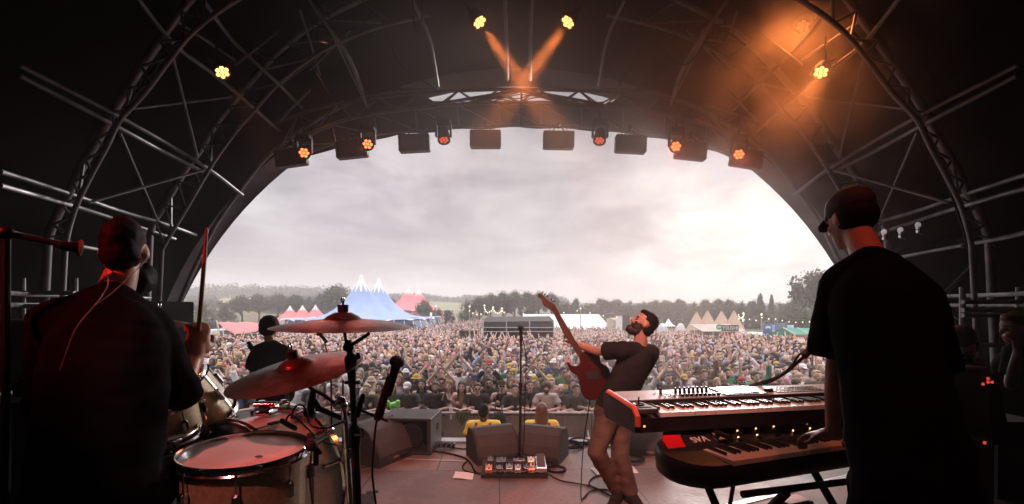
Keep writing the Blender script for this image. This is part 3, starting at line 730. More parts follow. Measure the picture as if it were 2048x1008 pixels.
# ================= STAGE =================
XM=1037.0
def skin_par(Y):
    K=[(-3.2,.09,.8,5.9),(5.0,.09,.8,5.9),(6.5,.09,1.0,5.75),(7.75,.11,-.75,6.30),(8.0,.11,-.95,6.34)]
    if Y<=K[0][0]: return K[0][1:]
    for a,b in zip(K[:-1],K[1:]):
        if Y<=b[0]:
            t=(Y-a[0])/(b[0]-a[0]); return tuple(lerp(a[i],b[i],t) for i in(1,2,3))
    return K[-1][1:]
def skin_ring(Y,n=72,dr=0):
    xc,zc,Rr=skin_par(Y); Rr+=dr; pts=[]; a0=math.asin(max(-1,min(1,(-1.62-zc)/Rr)))
    bot=max(-.35,a0)
    for i in range(n+1):
        a=lerp(bot,math.pi-bot,i/n); pts.append(Vector((xc+math.cos(a)*Rr,Y,zc+math.sin(a)*Rr)))
    pts=[Vector((pts[0].x,Y,-1.62))]+pts+[Vector((pts[-1].x,Y,-1.62))]
    return pts
def stage_roof():
    r=thing('stage_roof','black arched canvas roof of the festival stage over its curved steel ribs','stage roof',(0,2.5,0))
    pvc=mat('black_pvc',(.0075,.008,.009),.9,spec=.04,noise_=.35,nscale=1.2,bump=.35,bscale=1.6)
    Ys=[-3.2,-1.5,0,1.5,3,4,5,5.8,6.5,7.1,7.75]
    b=MB(); vs=[];fs=[]
    for k,Y in enumerate(Ys):
        ring=skin_ring(Y)
        sag=.10 if k%2 else 0
        for p in ring: q=Vector(p); d=Vector((q.x,0,max(0,q.z-.5))); vs.append(q-d*(sag*.12))
    n=len(skin_ring(0))
    for k in range(len(Ys)-1):
        for i in range(n-1): a=k*n+i; fs.append((a,a+1,a+n+1,a+n))
    b.add(vs,fs); b.build('skin',pvc,r,smooth=60)
    # rear wall
    b=MB(); ring=skin_ring(-3.2); b.prism([p-Vector((0,.05,0)) for p in ring],(0,-.05,0)); b.build('rear_cloth',pvc,r)
    # grey hem on the front opening; its purple sheen is painted into the colour
    b=MB(); vs=[];fs=[]; r1=skin_ring(7.74,dr=.0); r2=skin_ring(8.0)
    rnd=random.Random(2)
    for p,q in zip(r1,r2):
        j=rnd.uniform(-.03,.03); vs+= [p,(p+q)/2+Vector((j,0,-j)),q,q+Vector((-.03*(q.x>0)+.03*(q.x<0),.02,-.02))]
    for i in range(len(r1)-1):
        for k in range(3): a=i*4+k; fs.append((a,a+1,a+5,a+4))
    b.add(vs,fs); b.build('hem',mat('grey_pvc_sheen',(.20,.19,.20),.4,col2=(.09,.07,.13),nscale=1.3,bump=.4,bscale=5),r,smooth=60)
    # dark header cloth behind the front truss
    top=[(XM-560,325),(XM-470,262),(XM-330,195),(XM-240,172),(XM-165,207),(XM-80,206),(XM,206),(XM+80,206),(XM+178,209),(XM+240,172),(XM+330,195),(XM+470,262),(XM+560,325)]
    bot=[(XM+470,338),(XM+400,306),(XM+330,286),(XM+230,269),(XM+120,259),(XM,255),(XM-120,259),(XM-230,269),(XM-330,286),(XM-400,306),(XM-477,336)]
    b=MB(); n=60; vs=[];fs=[]
    def samp(pl,px):
        pl=sorted(pl)
        if px<=pl[0][0]: return pl[0][1]
        for a,c in zip(pl[:-1],pl[1:]):
            if px<=c[0]: return lerp(a[1],c[1],(px-a[0])/(c[0]-a[0]))
        return pl[-1][1]
    for i in range(n+1):
        px=lerp(XM-560,XM+560,i/n); yt=samp(top,px); yb=max(samp(bot,px),yt+1) if abs(px-XM)<474 else yt+14
        for k in range(5):
            p=P(px,lerp(yt,yb,k/4),7.62); p.y+=.03*math.sin(px*.06)*k/4; vs.append(p)
    for i in range(n):
        for k in range(4): a=i*5+k; fs.append((a,a+1,a+6,a+5))
    b.add(vs,fs); o=b.build('header_cloth',mat('header_black',(.045,.042,.042),.8,noise_=.3,nscale=2,bump=.3,bscale=3),r,smooth=60)
    # ribs: twin chord curved trusses following the vault
    steel=truss_steel()
    ribs={ # measured chord lines at their distance from the camera
     'a':(5.0,[(95,482),(105,450),(130,400),(160,340),(190,288),(225,225),(262,165),(300,110),(350,38),(410,-40)],.042),
     'a2':(4.7,[(131,490),(140,450),(155,405),(185,345),(215,290),(240,240),(290,185),(345,112),(380,70),(430,28),(520,-30)],.024),
     'b':(6.5,[(300,470),(310,440),(335,400),(370,340),(400,300),(430,250),(465,205),(500,165),(560,100),(640,40),(740,-10)],.042),
     'b2':(6.2,[(324,500),(335,480),(365,430),(400,370),(430,320),(470,265),(510,220),(560,165),(640,105),(740,60),(860,30)],.024),
     'c':(7.3,[(330,800),(340,700),(355,620),(378,560),(402,508),(434,445),(482,378),(532,316),(600,262),(680,215),(770,185),(875,180)],.03),
    }
    curves={}
    def rib(key,mirror):
        Y,pl,rr=ribs[key]; pts=[P((2*XM-px) if mirror else px,py,Y) for px,py in pl]
        sp=spline(pts,5); lo=sp[0]; ext=[Vector((lo.x+(.18 if lo.x<0 else -.18)*-1*.4,Y,.9)),Vector((lo.x-(.25 if lo.x<0 else -.25)*.3,Y,0))]
        full=(ext[::-1]+sp) if key!='c' else sp; 
        b=MB(); b.path(full,rr,8); b.build('rib_chord',steel,r,smooth=60); curves[(key,mirror)]=pts
        return full
    for mir in(False,True):
        A=rib('a',mir);A2=rib('a2',mir);B=rib('b',mir);B2=rib('b2',mir);C_=rib('c',mir)
        b=MB()
        for U,V,k0 in((A,A2,3),(B,B2,3)):
            n=min(len(U),len(V))
            for i in range(k0,n-3,4): b.tube(U[i],V[min(n-1,i+2)],.014,seg=5); b.tube(V[min(n-1,i+2)],U[min(n-1,i+4)],.014,seg=5)
        b.build('rib_lacing',steel,r)
        # purlins running towards the opening (twin tubes) and diagonal bracing
        def Q(px,py,Y): return P((2*XM-px) if mir else px,py,Y)
        pur=[((0,343,4.0),(125,383,4.9),(250,425,6.0),(330,448,6.6),(392,470,7.4)),((0,371,4.0),(140,410,4.9),(235,440,6.0),(350,478,7.2)),
             ((40,132,4.2),(232,230,5.0),(330,285,5.8),(420,340,6.4),(485,390,7.3)),((40,152,4.2),(228,250,5.0),(320,300,5.8),(405,343,6.4)),
             ((270,-10,4.4),(350,90,5.0),(430,150,5.7),(510,218,6.3),(560,262,7.3)),
             ((400,-10,5.0),(465,80,5.6),(560,170,6.2),(610,222,7.3)),
             ((0,460,4.0),(80,478,4.8),(200,500,6.0),(300,520,6.8)),((0,585,4.0),(90,590,4.8),(300,596,6.4)),((10,610,4.0),(70,610,4.8),(310,612,6.4)),
             ((620,0,5.6),(700,120,6.2),(735,215,7.3)),((825,0,5.6),(860,80,6.2),(876,172,7.3)),((1010,0,5.6),(1013,80,6.2),(1014,160,7.3))]
        for k,pl in enumerate(pur):
            b=MB(); b.path(spline([Q(*p) for p in pl],4),.024 if k!=9 else .03,6); b.build('purlin',steel,r,smooth=60)
        dia=[((345,112,5.0),(395,312,6.3)),((240,265,5.0),(315,440,6.4)),((228,222,5.0),(462,194,6.3)),((178,405,5.0),(408,340,6.4)),((262,180,5.0),(250,225,5.0)),((168,322,5.0),(156,402,4.8)),
             ((342,380,6.5),(342,455,6.5)),((425,258,6.5),(421,330,6.3)),((115,455,5.0),(150,495,5.0)),((600,20,5.8),(640,150,6.6)),((470,130,5.6),(560,60,5.8)),((560,170,6.3),(640,110,6.4)),((560,240,6.8),(620,180,6.6)),((350,40,5.0),(470,120,6.0)),((700,60,6.2),(620,140,6.4)),((735,215,7.2),(660,60,6.0))]
        for p,q in dia:
            b=MB(); b.tube(Q(*p),Q(*q),.016,seg=6); b.build('brace',steel,r)
    return r
stage_roof()
def looms():
    rnd=random.Random(9)
    def one(label,pts,Y0,Y1,k=.012):
        n=len(pts); b=MB(); L=[P(px+rnd.uniform(-3,3),py,lerp(Y0,Y1,i/(n-1))) for i,(px,py) in enumerate(pts)]; b.path(spline(L,6),k,6); b.build('cable_loom',mat('loom',(.02,.02,.02),.7,spec=.2),label=label,cat='cable')
    one('black cable loom drooping from the roof ribs above the drummer',[(395,20),(420,80),(470,60),(540,120),(600,100),(660,190)],5.2,6.6)
    one('black cable loom sagging between the upper tubes near the drum side lamp',[(640,10),(690,60),(760,40),(800,130),(870,175)],5.6,6.8)
    one('black cable hanging in a loop beside the drum side centre lamp',[(825,0),(828,50),(836,66),(842,40),(846,0)],5.4,5.4,.009)
    one('black cable loom sagging between the upper tubes on the smoke side',[(1240,170),(1300,90),(1370,130),(1430,60),(1490,90)],6.8,5.6)
    one('cable loom clipped along the rib behind the keyboard player',[(1700,60),(1760,120),(1830,220),(1880,330),(1915,420),(1935,500)],4.9,4.9)
    one('cable bundle lashed along the rib behind the drummer',[(375,60),(300,150),(235,250),(180,350),(135,450)],4.85,4.85)
looms()
def front_truss():
    r=thing('front_truss','long curved lighting truss hung across the top of the stage opening','truss',P(XM,230,7.2)); st=mat('truss_dark',(.16,.15,.15),.45,.6,noise_=.4,nscale=3)
    Y=7.0
    top=[(-500,252),(-400,216),(-280,195),(-165,184),(-80,180),(0,178)]; mid=[(-480,300),(-340,238),(-165,213),(-80,207),(0,205)]; low=[(-470,322),(-330,276),(-190,258),(-80,252),(0,250)]
    def full(pl,Y): L=[P(XM+x,y,Y) for x,y in pl]; Rr=[P(XM-x,y,Y) for x,y in pl[:-1]][::-1]; return spline(L+Rr,6)
    T=full(top,Y+.25); M_=full(mid,Y); M2=full(mid,Y+.5); Lw=full(low,Y+.1)
    for nm,c,rr in(('chord',T,.028),('chord',M_,.028),('chord',M2,.028),('chord',Lw,.022)): b=MB(); b.path(c,rr,7); b.build(nm,st,r,smooth=60)
    def pick(c,x):
        for a,b_ in zip(c[:-1],c[1:]):
            if a.x<=x<=b_.x: return a.lerp(b_,(x-a.x)/(b_.x-a.x+1e-9))
        return c[0] if x<c[0].x else c[-1]
    b=MB(); b2=MB(); xs=[-3.4+.62*i for i in range(12)]; xm=(XM-CX)/F*7
    for i,x in enumerate(xs):
        x+=xm
        b.tube(pick(T,x),pick(M_,x-.3),.014,seg=5); b.tube(pick(T,x),pick(M_,x+.3),.014,seg=5); b.tube(pick(T,x),pick(M2,x-.3),.014,seg=5); b.tube(pick(T,x),pick(M2,x+.3),.014,seg=5)
        b2.tube(pick(M_,x),pick(Lw,x+.02),.013,seg=5); b2.tube(pick(M_,x),pick(Lw,x+.6),.013,seg=5)
    b.build('lacing',st,r); b2.build('lower_lacing',mat('truss_alu'),r)
    # big A-frame apex at the centre of the roof opening
    b=MB(); ap=P(XM+6,180,6.9)
    for dx in(-170,-95,95,170): b.tube(ap,P(XM+dx,207 if abs(dx)<100 else 209,6.9),.022 if abs(dx)>100 else .03,seg=6)
    b.tube(ap,P(XM+6,252,6.9),.02,seg=6); b.build('apex_frame',mat('truss_black',(.07,.06,.06),.5,.5),r)
    b=MB(); rnd=random.Random(5)
    for k in range(5):
        pts=[P(XM+x,190+k*3+rnd.uniform(-4,8)+.00045*x*x,6.85) for x in range(-170,171,34)]; b.path(spline(pts,4),.009,5)
    b.build('cables',BLK(),r)
front_truss()
def deck():
    m=bpy.data.materials.new('stage_ply'); m.use_nodes=True; nt=m.node_tree; L=nt.links; bs=nt.nodes['Principled BSDF']
    tc=nt.nodes.new('ShaderNodeTexCoord'); mp=nt.nodes.new('ShaderNodeMapping'); mp.inputs['Rotation'].default_value=(0,0,R(-2)); mp.inputs['Location'].default_value=(.62,.3,0); L.new(tc.outputs['Object'],mp.inputs[0])
    br=nt.nodes.new('ShaderNodeTexBrick'); br.offset=.5; br.inputs['Scale'].default_value=1; br.inputs['Brick Width'].default_value=1.22; br.inputs['Row Height'].default_value=1.22; br.inputs['Mortar Size'].default_value=.006; br.inputs['Mortar Smooth'].default_value=.15
    br.inputs['Color1'].default_value=(.235,.165,.145,1); br.inputs['Color2'].default_value=(.165,.118,.108,1); br.inputs['Mortar'].default_value=(.03,.02,.018,1)
    L.new(mp.outputs[0],br.inputs[0])
    nz=nt.nodes.new('ShaderNodeTexNoise'); nz.inputs['Scale'].default_value=1.7; nz.inputs['Detail'].default_value=9; nz.inputs['Roughness'].default_value=.62; nz.inputs['Distortion'].default_value=.8; L.new(tc.outputs['Object'],nz.inputs[0])
    n2=nt.nodes.new('ShaderNodeTexNoise'); n2.inputs['Scale'].default_value=26; n2.inputs['Detail'].default_value=6; L.new(tc.outputs['Object'],n2.inputs[0])
    rr=nt.nodes.new('ShaderNodeValToRGB'); rr.color_ramp.elements[0].position=.36; rr.color_ramp.elements[0].color=(.48,.44,.44,1); rr.color_ramp.elements[1].position=.62; rr.color_ramp.elements[1].color=(1.12,1.1,1.08,1); L.new(nz.outputs[0],rr.inputs[0])
    mx=nt.nodes.new('ShaderNodeMix'); mx.data_type='RGBA'; mx.blend_type='MULTIPLY'; mx.inputs[0].default_value=.8; L.new(br.outputs[0],mx.inputs[6]); L.new(rr.outputs[0],mx.inputs[7])
    r2=nt.nodes.new('ShaderNodeValToRGB'); r2.color_ramp.elements[0].position=.3; r2.color_ramp.elements[0].color=(.72,.7,.7,1); r2.color_ramp.elements[1].position=.7; r2.color_ramp.elements[1].color=(1.1,1.1,1.1,1); L.new(n2.outputs[0],r2.inputs[0])
    m2=nt.nodes.new('ShaderNodeMix'); m2.data_type='RGBA'; m2.blend_type='MULTIPLY'; m2.inputs[0].default_value=.7; L.new(mx.outputs[2],m2.inputs[6]); L.new(r2.outputs[0],m2.inputs[7]); L.new(m2.outputs[2],bs.inputs['Base Color'])
    ro=nt.nodes.new('ShaderNodeMath'); ro.operation='MULTIPLY_ADD'; ro.inputs[1].default_value=.5; ro.inputs[2].default_value=.28; L.new(nz.outputs[0],ro.inputs[0]); L.new(ro.outputs[0],bs.inputs['Roughness'])
    bp=nt.nodes.new('ShaderNodeBump'); bp.inputs['Strength'].default_value=.25; bp.inputs['Distance'].default_value=.01; L.new(n2.outputs[0],bp.inputs['Height']); L.new(bp.outputs[0],bs.inputs['Normal'])
    b=MB(); b.box((0,1.27,-.06),(11.4,8.9,.12)); b.build('stage_deck',m,smooth=0,kind='structure')
    b=MB(); b.box((0,5.66,-.86),(11.4,.08,1.46)); b.build('stage_front_skirt',mat('black_tarp',(.028,.026,.026),.7),label='black cloth skirt hung below the stage deck edge',cat='stage skirt')
    b=MB(); b.box((.05,5.62,.012),(9.2,.16,.02)); b.build('deck_edge_strip',mat('alu_edge',(.5,.5,.5),.4,.8,noise_=.4,nscale=4),label='worn metal strip along the stage deck edge',cat='edge strip')
    # risers
    dk=mat('riser_black',(.03,.028,.028),.6,noise_=.4,nscale=4)
    r=thing('drum_riser','black carpeted platform under the drum kit','riser',(-1.8,1.9,0)); b=MB(); b.box((-2.0,1.55,.41),(2.3,2.7,.08)); b.build('platform',mat('carpet',(.03,.03,.035),.95,noise_=.4,nscale=30),r)
    b=MB()
    for x in(-3.0,-2,-1.0):
        for y in(.3,2.75): b.tube((x,y,0),(x,y,.37),.03)
    b.build('legs_frame',dk,r); b=MB(); b.box((-2.0,2.86,.2),(2.26,.02,.34)); b.build('skirt_cloth',dk,r)
    a=math.atan2(.7,1.5); Mr=Matrix.Rotation(a,3,'Z'); r=thing('keyboard_riser','black platform with a pale metal edge under the keyboard player','riser',(2.2,2.4,0))
    c0=Vector((1.25,3.02,0)); ux=Mr@Vector((1,0,0)); uy=Mr@Vector((0,1,0)); cen=c0+ux*1.6-uy*1.6
    b=MB(); b.box(cen+Vector((0,0,.24)),(3.2,3.2,.1),Mr); b.build('platform',mat('riser_ply',(.15,.10,.09),.6,noise_=.3,nscale=3),r)
    b=MB(); b.box(cen+uy*1.61+Vector((0,0,.24)),(3.2,.02,.11),Mr); b.box(cen-ux*1.61+Vector((0,0,.24)),(.02,3.2,.11),Mr); b.box(cen+uy*1.585+Vector((0,0,.292)),(3.2,.03,.004),Mr); b.build('metal_edge',mat('alu_edge'),r)
    b=MB()
    for i in(-1.5,0,1.5):
        for j in(-1.5,1.5): q=cen+ux*i+uy*j; b.tube((q.x,q.y,0),(q.x,q.y,.19),.03)
    b.build('legs_frame',dk,r)
deck()
# ---- lamps
RGL=mat('led_red',(.3,.02,.01),.3,emit=(1,.14,.04),es=3.5); ORL=mat('led_amber',(.4,.2,.05),.3,emit=(1,.42,.12),es=3.2)
def spotlight(parent,pos,target,color,power,ang,blend=.5,size=.08):
    l=bpy.data.lights.new('lamp_light','SPOT'); l.energy=power; l.color=color; l.spot_size=R(ang); l.spot_blend=blend; l.shadow_soft_size=size
    o=bpy.data.objects.new('lamp_light',l); COL.objects.link(o); o.parent=parent; o.location=Vector(pos)-worg(parent); o.rotation_euler=(Vector(target)-Vector(pos)).to_track_quat('-Z','Y').to_euler(); return o
def moving_head(pos,aim,label,led,light=None,glow=1.0,group='moving head lamps on the front truss'):
    n0=set(bpy.data.objects)
    pos=Vector(pos); r=thing('moving_head',label,'stage lamp',pos,group); d=(Vector(aim)-pos).normalized(); M=frame_from(d)
    b=MB(); b.box(pos+Vector((0,0,.26)),(.26,.20,.10),bev=.025); b.tube(pos+Vector((0,0,.31)),pos+Vector((0,0,.42)),.02,seg=8); b.build('base',BLK(),r)
    b=MB(); b.tube(pos+Vector((0,0,.2)),pos+Vector((0,0,.24)),.06,seg=12)
    for sx in(-1,1): b.box(pos+Vector((sx*.135,0,.09)),(.035,.09,.26),bev=.012)
    b.box(pos+Vector((0,0,.205)),(.30,.09,.035),bev=.01); b.build('yoke',BLK(),r)
    b=MB(); b.lathe([(.03,-.14),(.075,-.135),(.10,-.08),(.112,.03),(.118,.10),(.118,.135),(.104,.138),(.102,.11),(0,.11)],pos,axis=d,seg=24); b.build('head',BLK(),r,smooth=40)
    for k in range(7):
        a=k*math.pi/3; off=M@Vector((math.cos(a)*.062,math.sin(a)*.062,0)) if k<6 else Vector((0,0,0))
        b=MB(); b.lathe([(.026,0),(.024,.012),(.015,.02),(0,.022)],pos+d*.112+off,axis=d,seg=12); b.build('led_lens',led,r)
    if light: spotlight(r,pos+d*.16,aim,*light)
    r.scale=(.76,)*3
    return r
for px,py,aim,lb,pw in((608,303,(-.9,2.0,1.0),'glowing red moving head nearest the drummer, at the end of the front truss',120),(735,285,(-.5,2.2,.9),'glowing red moving head in front of the second panel from the drummer',120),(887,270,(-.4,5.0,.0),'moving head tipped down between the third and fourth panels',120),(1200,272,(.5,4.6,0),'moving head tipped down between the two panels on the guitarist side',120),(1353,289,(.5,2.8,1),'glowing red moving head above the guitarist, beside a tilted panel',90),(1478,305,(1.2,2.6,.8),'glowing red moving head nearest the smoke end of the truss',90)):
    moving_head(P(px,py,6.6),aim,lb,RGL if px not in(887,1200) else mat('led_red_dim',(.25,.02,.01),.3,emit=(1,.12,.04),es=.7),((1,.10,.05),pw*.16,52,.6))
def panel(px,py,label,tilt=0):
    c=P(px,py,6.8); r=thing('strobe_panel',label,'strobe panel',c+Vector((0,0,-.1)),'black strobe panels hung on the front truss'); M=Matrix.Rotation(R(tilt),3,'Y')
    b=MB(); b.box(c,(.44,.13,.25),M,bev=.012)
    for sx in(-1,1):
        for k in range(3): b.box(c+M@Vector((sx*.222,0,-.08+k*.08)),(.006,.10,.05),M)
    b.build('housing',mat('panel_black',(.018,.018,.02),.4,noise_=.3,nscale=8),r)
    b=MB()
    for sx in(-1,1): b.box(c+M@Vector((sx*.205,-.068,0)),(.01,.006,.23),M)
    for k in range(9): b.box(c+M@Vector((-.16+k*.04,-.0675,0)),(.006,.005,.2),M)
    b.build('cooling_fins',mat('fin_grey',(.06,.06,.062),.4,.3),r)
    b=MB(); b.path([c+M@Vector((-.10,0,.12)),c+Vector((-.04,0,.19)),c+Vector((.04,0,.19)),c+M@Vector((.10,0,.12))],.009,6); b.tube(c+Vector((0,0,.17)),c+Vector((0,0,.27)),.014,seg=8); b.box(c+Vector((0,0,.25)),(.05,.06,.06),bev=.01); b.build('bracket',DRK(),r)
    b=MB(); b.path(spline([c+M@Vector((-.14,0,.13)),c+Vector((-.12,0,.2)),c+Vector((-.02,.02,.23))],5),.006,5); b.path(spline([c+M@Vector((.12,0,.13)),c+Vector((.11,0,.21)),c+Vector((.02,.02,.25))],5),.006,5); b.build('cable',BLK(),r)
for px,py,t,lb in((583,316,-8,'strobe panel half hidden behind the drummer-end red lamp'),(704,299,-6,'strobe panel lit red by the lamp beside it'),(829,287,-3,'strobe panel between the red lamp and the tipped moving head'),(971,279,0,'strobe panel just on the drum side of the truss centre'),(1117,281,1,'strobe panel just on the guitarist side of the truss centre'),(1261,289,3,'strobe panel greyed by smoke over the guitarist'),(1381,302,6,'strobe panel beside the red lamp above the guitarist'),(1492,318,9,'strobe panel at the smoke end of the truss, mostly hidden')):
    panel(px,py,lb,t)
def par(px,py,Y,aim,label,light=None,led=None,lift=.25):
    pos=P(px,py,Y); r=thing('par_lamp',label,'stage lamp',pos,'amber roof lamps'); d=(Vector(aim)-pos).normalized(); M=frame_from(d)
    b=MB(); b.lathe([(.04,-.12),(.07,-.11),(.085,-.04),(.09,.04),(.082,.042),(.079,.018),(0,.018)],pos,axis=d,seg=24); b.build('housing',BLK(),r,smooth=40)
    b=MB(); b.path([pos+M@Vector((-.125,0,0)),pos+M@Vector((-.125,0,-.16)),pos+M@Vector((.125,0,-.16)),pos+M@Vector((.125,0,0))],.01,6); b.tube(pos-d*.16,pos-d*.16+Vector((0,0,.3)),.014,seg=6); b.build('yoke',BLK(),r)
    for k in range(7):
        a=k*math.pi/3; off=M@Vector((math.cos(a)*.052,math.sin(a)*.052,0)) if k<6 else Vector((0,0,0))
        b=MB(); b.lathe([(.023,0),(.021,.010),(.012,.016),(0,.018)],pos+d*.022+off,axis=d,seg=12); b.build('led_lens',led or ORL,r)
    if light: spotlight(r,pos+d*.08,aim,*light)
    return r
AMB=(1,.26,.06)
par(957,41,5.2,P(1045,165,4.95),'amber lamp with a slanting beam on the drum side of the roof centre',(AMB,800,15,.8,.05))
par(1138,41,5.2,P(1047,165,4.95),'amber lamp with a slanting beam on the keyboard side of the roof centre',(AMB,800,15,.8,.05))
par(443,142,5.4,P(500,235,5.1),'amber lamp on the tubes above the drummer',(AMB,110,16,.5,.05))
par(1643,142,5.4,P(1560,300,4.9),'amber lamp burning in the orange smoke above the keyboard player',(AMB,60,40,1,.1))
par(1606,50,5.8,P(1500,330,4.9),'amber lamp lost in the thick orange smoke cloud',(AMB,200,95,1,.3),MATS.get('led_dim') or mat('led_dim',(.3,.1,.02),.3,emit=(1,.3,.08),es=.5))
par(645,78,6.4,P(640,260,6.8),'faint far amber lamp above the truss on the drummer side',(AMB,60,30,.5,.05),mat('led_dim',(.3,.1,.02),.3,emit=(1,.3,.08),es=1.4))
par(1446,76,6.4,P(1430,200,6.8),'faint far amber lamp above the truss on the smoke side',(AMB,60,30,.5,.05),MATS['led_dim'])
# lamps on the rear truss over the band
RED=(1,.045,.03)
def rear():
    r=thing('rear_truss','straight lighting truss over the back of the stage','truss',(0,.3,4.9)); st=truss_steel(); b=MB()
    for dy,dz in((-.15,0),(.15,0),(0,.26)): b.tube((-4.2,.3+dy,4.9+dz),(4.2,.3+dy,4.9+dz),.025)
    b.build('chords',st,r); b=MB()
    for i in range(28): x=-4.2+.3*i; b.tube((x,.15,4.9),(x+.15,.3,5.16),.01,seg=5); b.tube((x+.15,.3,5.16),(x+.3,.45,4.9),.01,seg=5)
    b.build('lacing',st,r)
rear()
moving_head((-3.0,-.3,3.6),(-1.17,1.66,1.58),'red lamp on the rear truss above and behind the drummer',RGL,((1,.03,.03),300,17,.6,.1),group='lamps on the rear truss')
moving_head((-1.2,-.35,4.6),(-.96,1.61,1.08),'red lamp on the rear truss over the drum kit',RGL,((1,.28,.24),300,10,.7,.05),group='lamps on the rear truss')
moving_head((1.0,.3,4.55),(1.3,2.2,1.0),'red lamp on the rear truss over the keyboards',RGL,((1,.12,.07),60,40,.7,.1),group='lamps on the rear truss')
moving_head((.2,.3,4.55),(.35,4.7,.0),'warm lamp on the rear truss over the middle of the deck',RGL,((1,.40,.32),1000,50,.8,.1),group='lamps on the rear truss')
moving_head((2.6,-.2,3.9),(1.2,1.5,1.8),'red lamp on the rear truss behind the keyboard player',RGL,(RED,12,18,.6,.1),group='lamps on the rear truss')
# ================= PEOPLE =================
def V(*a): return Vector(a)
def hand(mb,wr,d,nrm,s=1.0,curl=.5,thumb=1,seg=8,spread=.12,closed=None):
    """palm and five bent fingers. d: from wrist to knuckles, nrm: palm side, thumb: +1/-1 side"""
    d=Vector(d).normalized(); nrm=Vector(nrm); nrm=(nrm-d*nrm.dot(d)).normalized(); side=d.cross(nrm)*thumb; wr=Vector(wr)
    M=Matrix((side,nrm,d)).transposed()
    mb.ell(wr+d*.045*s,(.040*s,.016*s,.052*s),M,12,8); mb.cap(wr-d*.02*s,wr+d*.03*s,.026*s,.024*s,10)
    for k,(o,L,r) in enumerate(((.030,.072,.0092),(.010,.080,.0096),(-.010,.074,.0090),(-.029,.058,.0080))):
        p=wr+d*.084*s+side*o*s*.95; a=curl*(1+.08*k); dirv=(d+side*(o*spread*8)).normalized()
        for j,fr in enumerate((.45,.30,.25)):
            ang=a*(.55+.75*j); dd=(dirv*math.cos(ang)+nrm*math.sin(ang)).normalized(); q=p+dd*L*fr*s
            mb.cap(p,q,r*s*(1-.07*j),r*s*(.95-.08*j),seg); p=q
    p=wr+d*.022*s+side*.030*s; q=p+(d*.7+side*.75+nrm*.25*(1+curl)).normalized()*.038*s; mb.cap(p,q,.0125*s,.011*s,seg)
    q2=q+(d*.95+side*.1+nrm*.45*curl).normalized()*.032*s; mb.cap(q,q2,.0105*s,.009*s,seg)
HX=1.0
def headshape(mb,c,f,u,s=1.0,fine=True):
    """head with face: f forward, u up; c the centre of the skull"""
    f=Vector(f).normalized(); u=Vector(u); u=(u-f*u.dot(f)).normalized(); r=f.cross(u); M=Matrix((r,f,u)).transposed(); c=Vector(c)
    L=lambda x,y,z:c+M@Vector((x*s,y*s,z*s))
    mb.ell(L(0,-.008,.018),(.074*s*HX,.092*s,.092*s),M,20,14)
    mb.ell(L(0,.022,-.045),(.058*s*HX,.066*s,.072*s),M,16,10)
    mb.ell(L(0,.062,-.092),(.026*s,.022*s,.020*s),M,12,8)
    mb.ell(L(0,.066,.022),(.056*s,.020*s,.016*s),M,12,8)
    mb.cap(L(0,.082,.012),L(0,.104,-.026),.0085*s,.013*s,10)
    mb.ell(L(0,.084,-.060),(.024*s,.012*s,.007*s),M,10,6)
    for sx in(-1,1):
        mb.ell(L(sx*.078*HX,-.006,-.008),(.010*s,.020*s,.032*s),M,10,8); mb.ell(L(sx*.040*HX,.060,-.022),(.020*s,.018*s,.018*s),M,10,8)
    return L,M
def paint_face(c,f,u,s,idx_eye=1,idx_lip=2,idx_beard=None,brow=None,glasses=False):
    f=Vector(f).normalized(); u=Vector(u); u=(u-f*u.dot(f)).normalized(); r=f.cross(u); Mi=np.array(Matrix((r,f,u))); c=np.array(c)
    def fn(P_):
        q=(P_-c)@Mi.T/s; out=np.zeros(len(P_)); x,y,z=q[:,0],q[:,1],q[:,2]; fr=(y>.045)&(y<.13)
        if idx_beard is not None:
            b=((z<-.042)&(z>-.135)&(y>.0)&(np.abs(x)<.075))|((z<-.02)&(z>-.14)&(y>-.01)&(np.abs(x)>.045)&(np.abs(x)<.075)); out[b&(y<.13)]=idx_beard
        out[fr&(((x/.024)**2+((z+.060)/.008)**2)<1)]=idx_lip
        e=(((np.abs(x)-.031)/.015)**2+((z+.004)/.0085)**2)<1
        out[fr&e]=idx_eye
        if brow is not None: out[fr&(((np.abs(x)-.032)/.020)**2+((z-.020)/.006)**2<1)]=brow
        if glasses: out[fr&(np.abs(x)<.062)&(np.abs(z+.002)<.016)]=idx_eye
        return out
    return fn
def torso(mb,neck,pelvis,rgt,fwd,shw,inf=0,fem=False,belly=0,s=1.0):
    neck,pelvis=Vector(neck),Vector(pelvis); up=(neck-pelvis).normalized(); rgt=Vector(rgt); rgt=(rgt-up*rgt.dot(up)).normalized(); fw=up.cross(rgt)
    if fw.dot(Vector(fwd))<0: fw=-fw
    M=Matrix((rgt,fw,up)).transposed(); H=(neck-pelvis).length; c=lambda t,f=0:pelvis+up*H*t+fw*f
    mb.ell(c(.66),(shw*.84+inf,.112*s+inf,H*.30+inf),M,20,12)
    mb.ell(c(.40,.01+belly*.4),((.135 if fem else .150)*s+inf+belly*.4,.100*s+inf+belly,H*.27+inf),M,18,12)
    mb.ell(c(.08,-.01),((.165 if fem else .155)*s+inf,.112*s+inf,H*.22+inf),M,18,12)
    if fem:
        for sx in(-1,1): mb.ell(c(.62,.085)+rgt*sx*.075*s,(.062*s+inf,.055*s+inf,.06*s+inf),M,12,8)
    return M,c
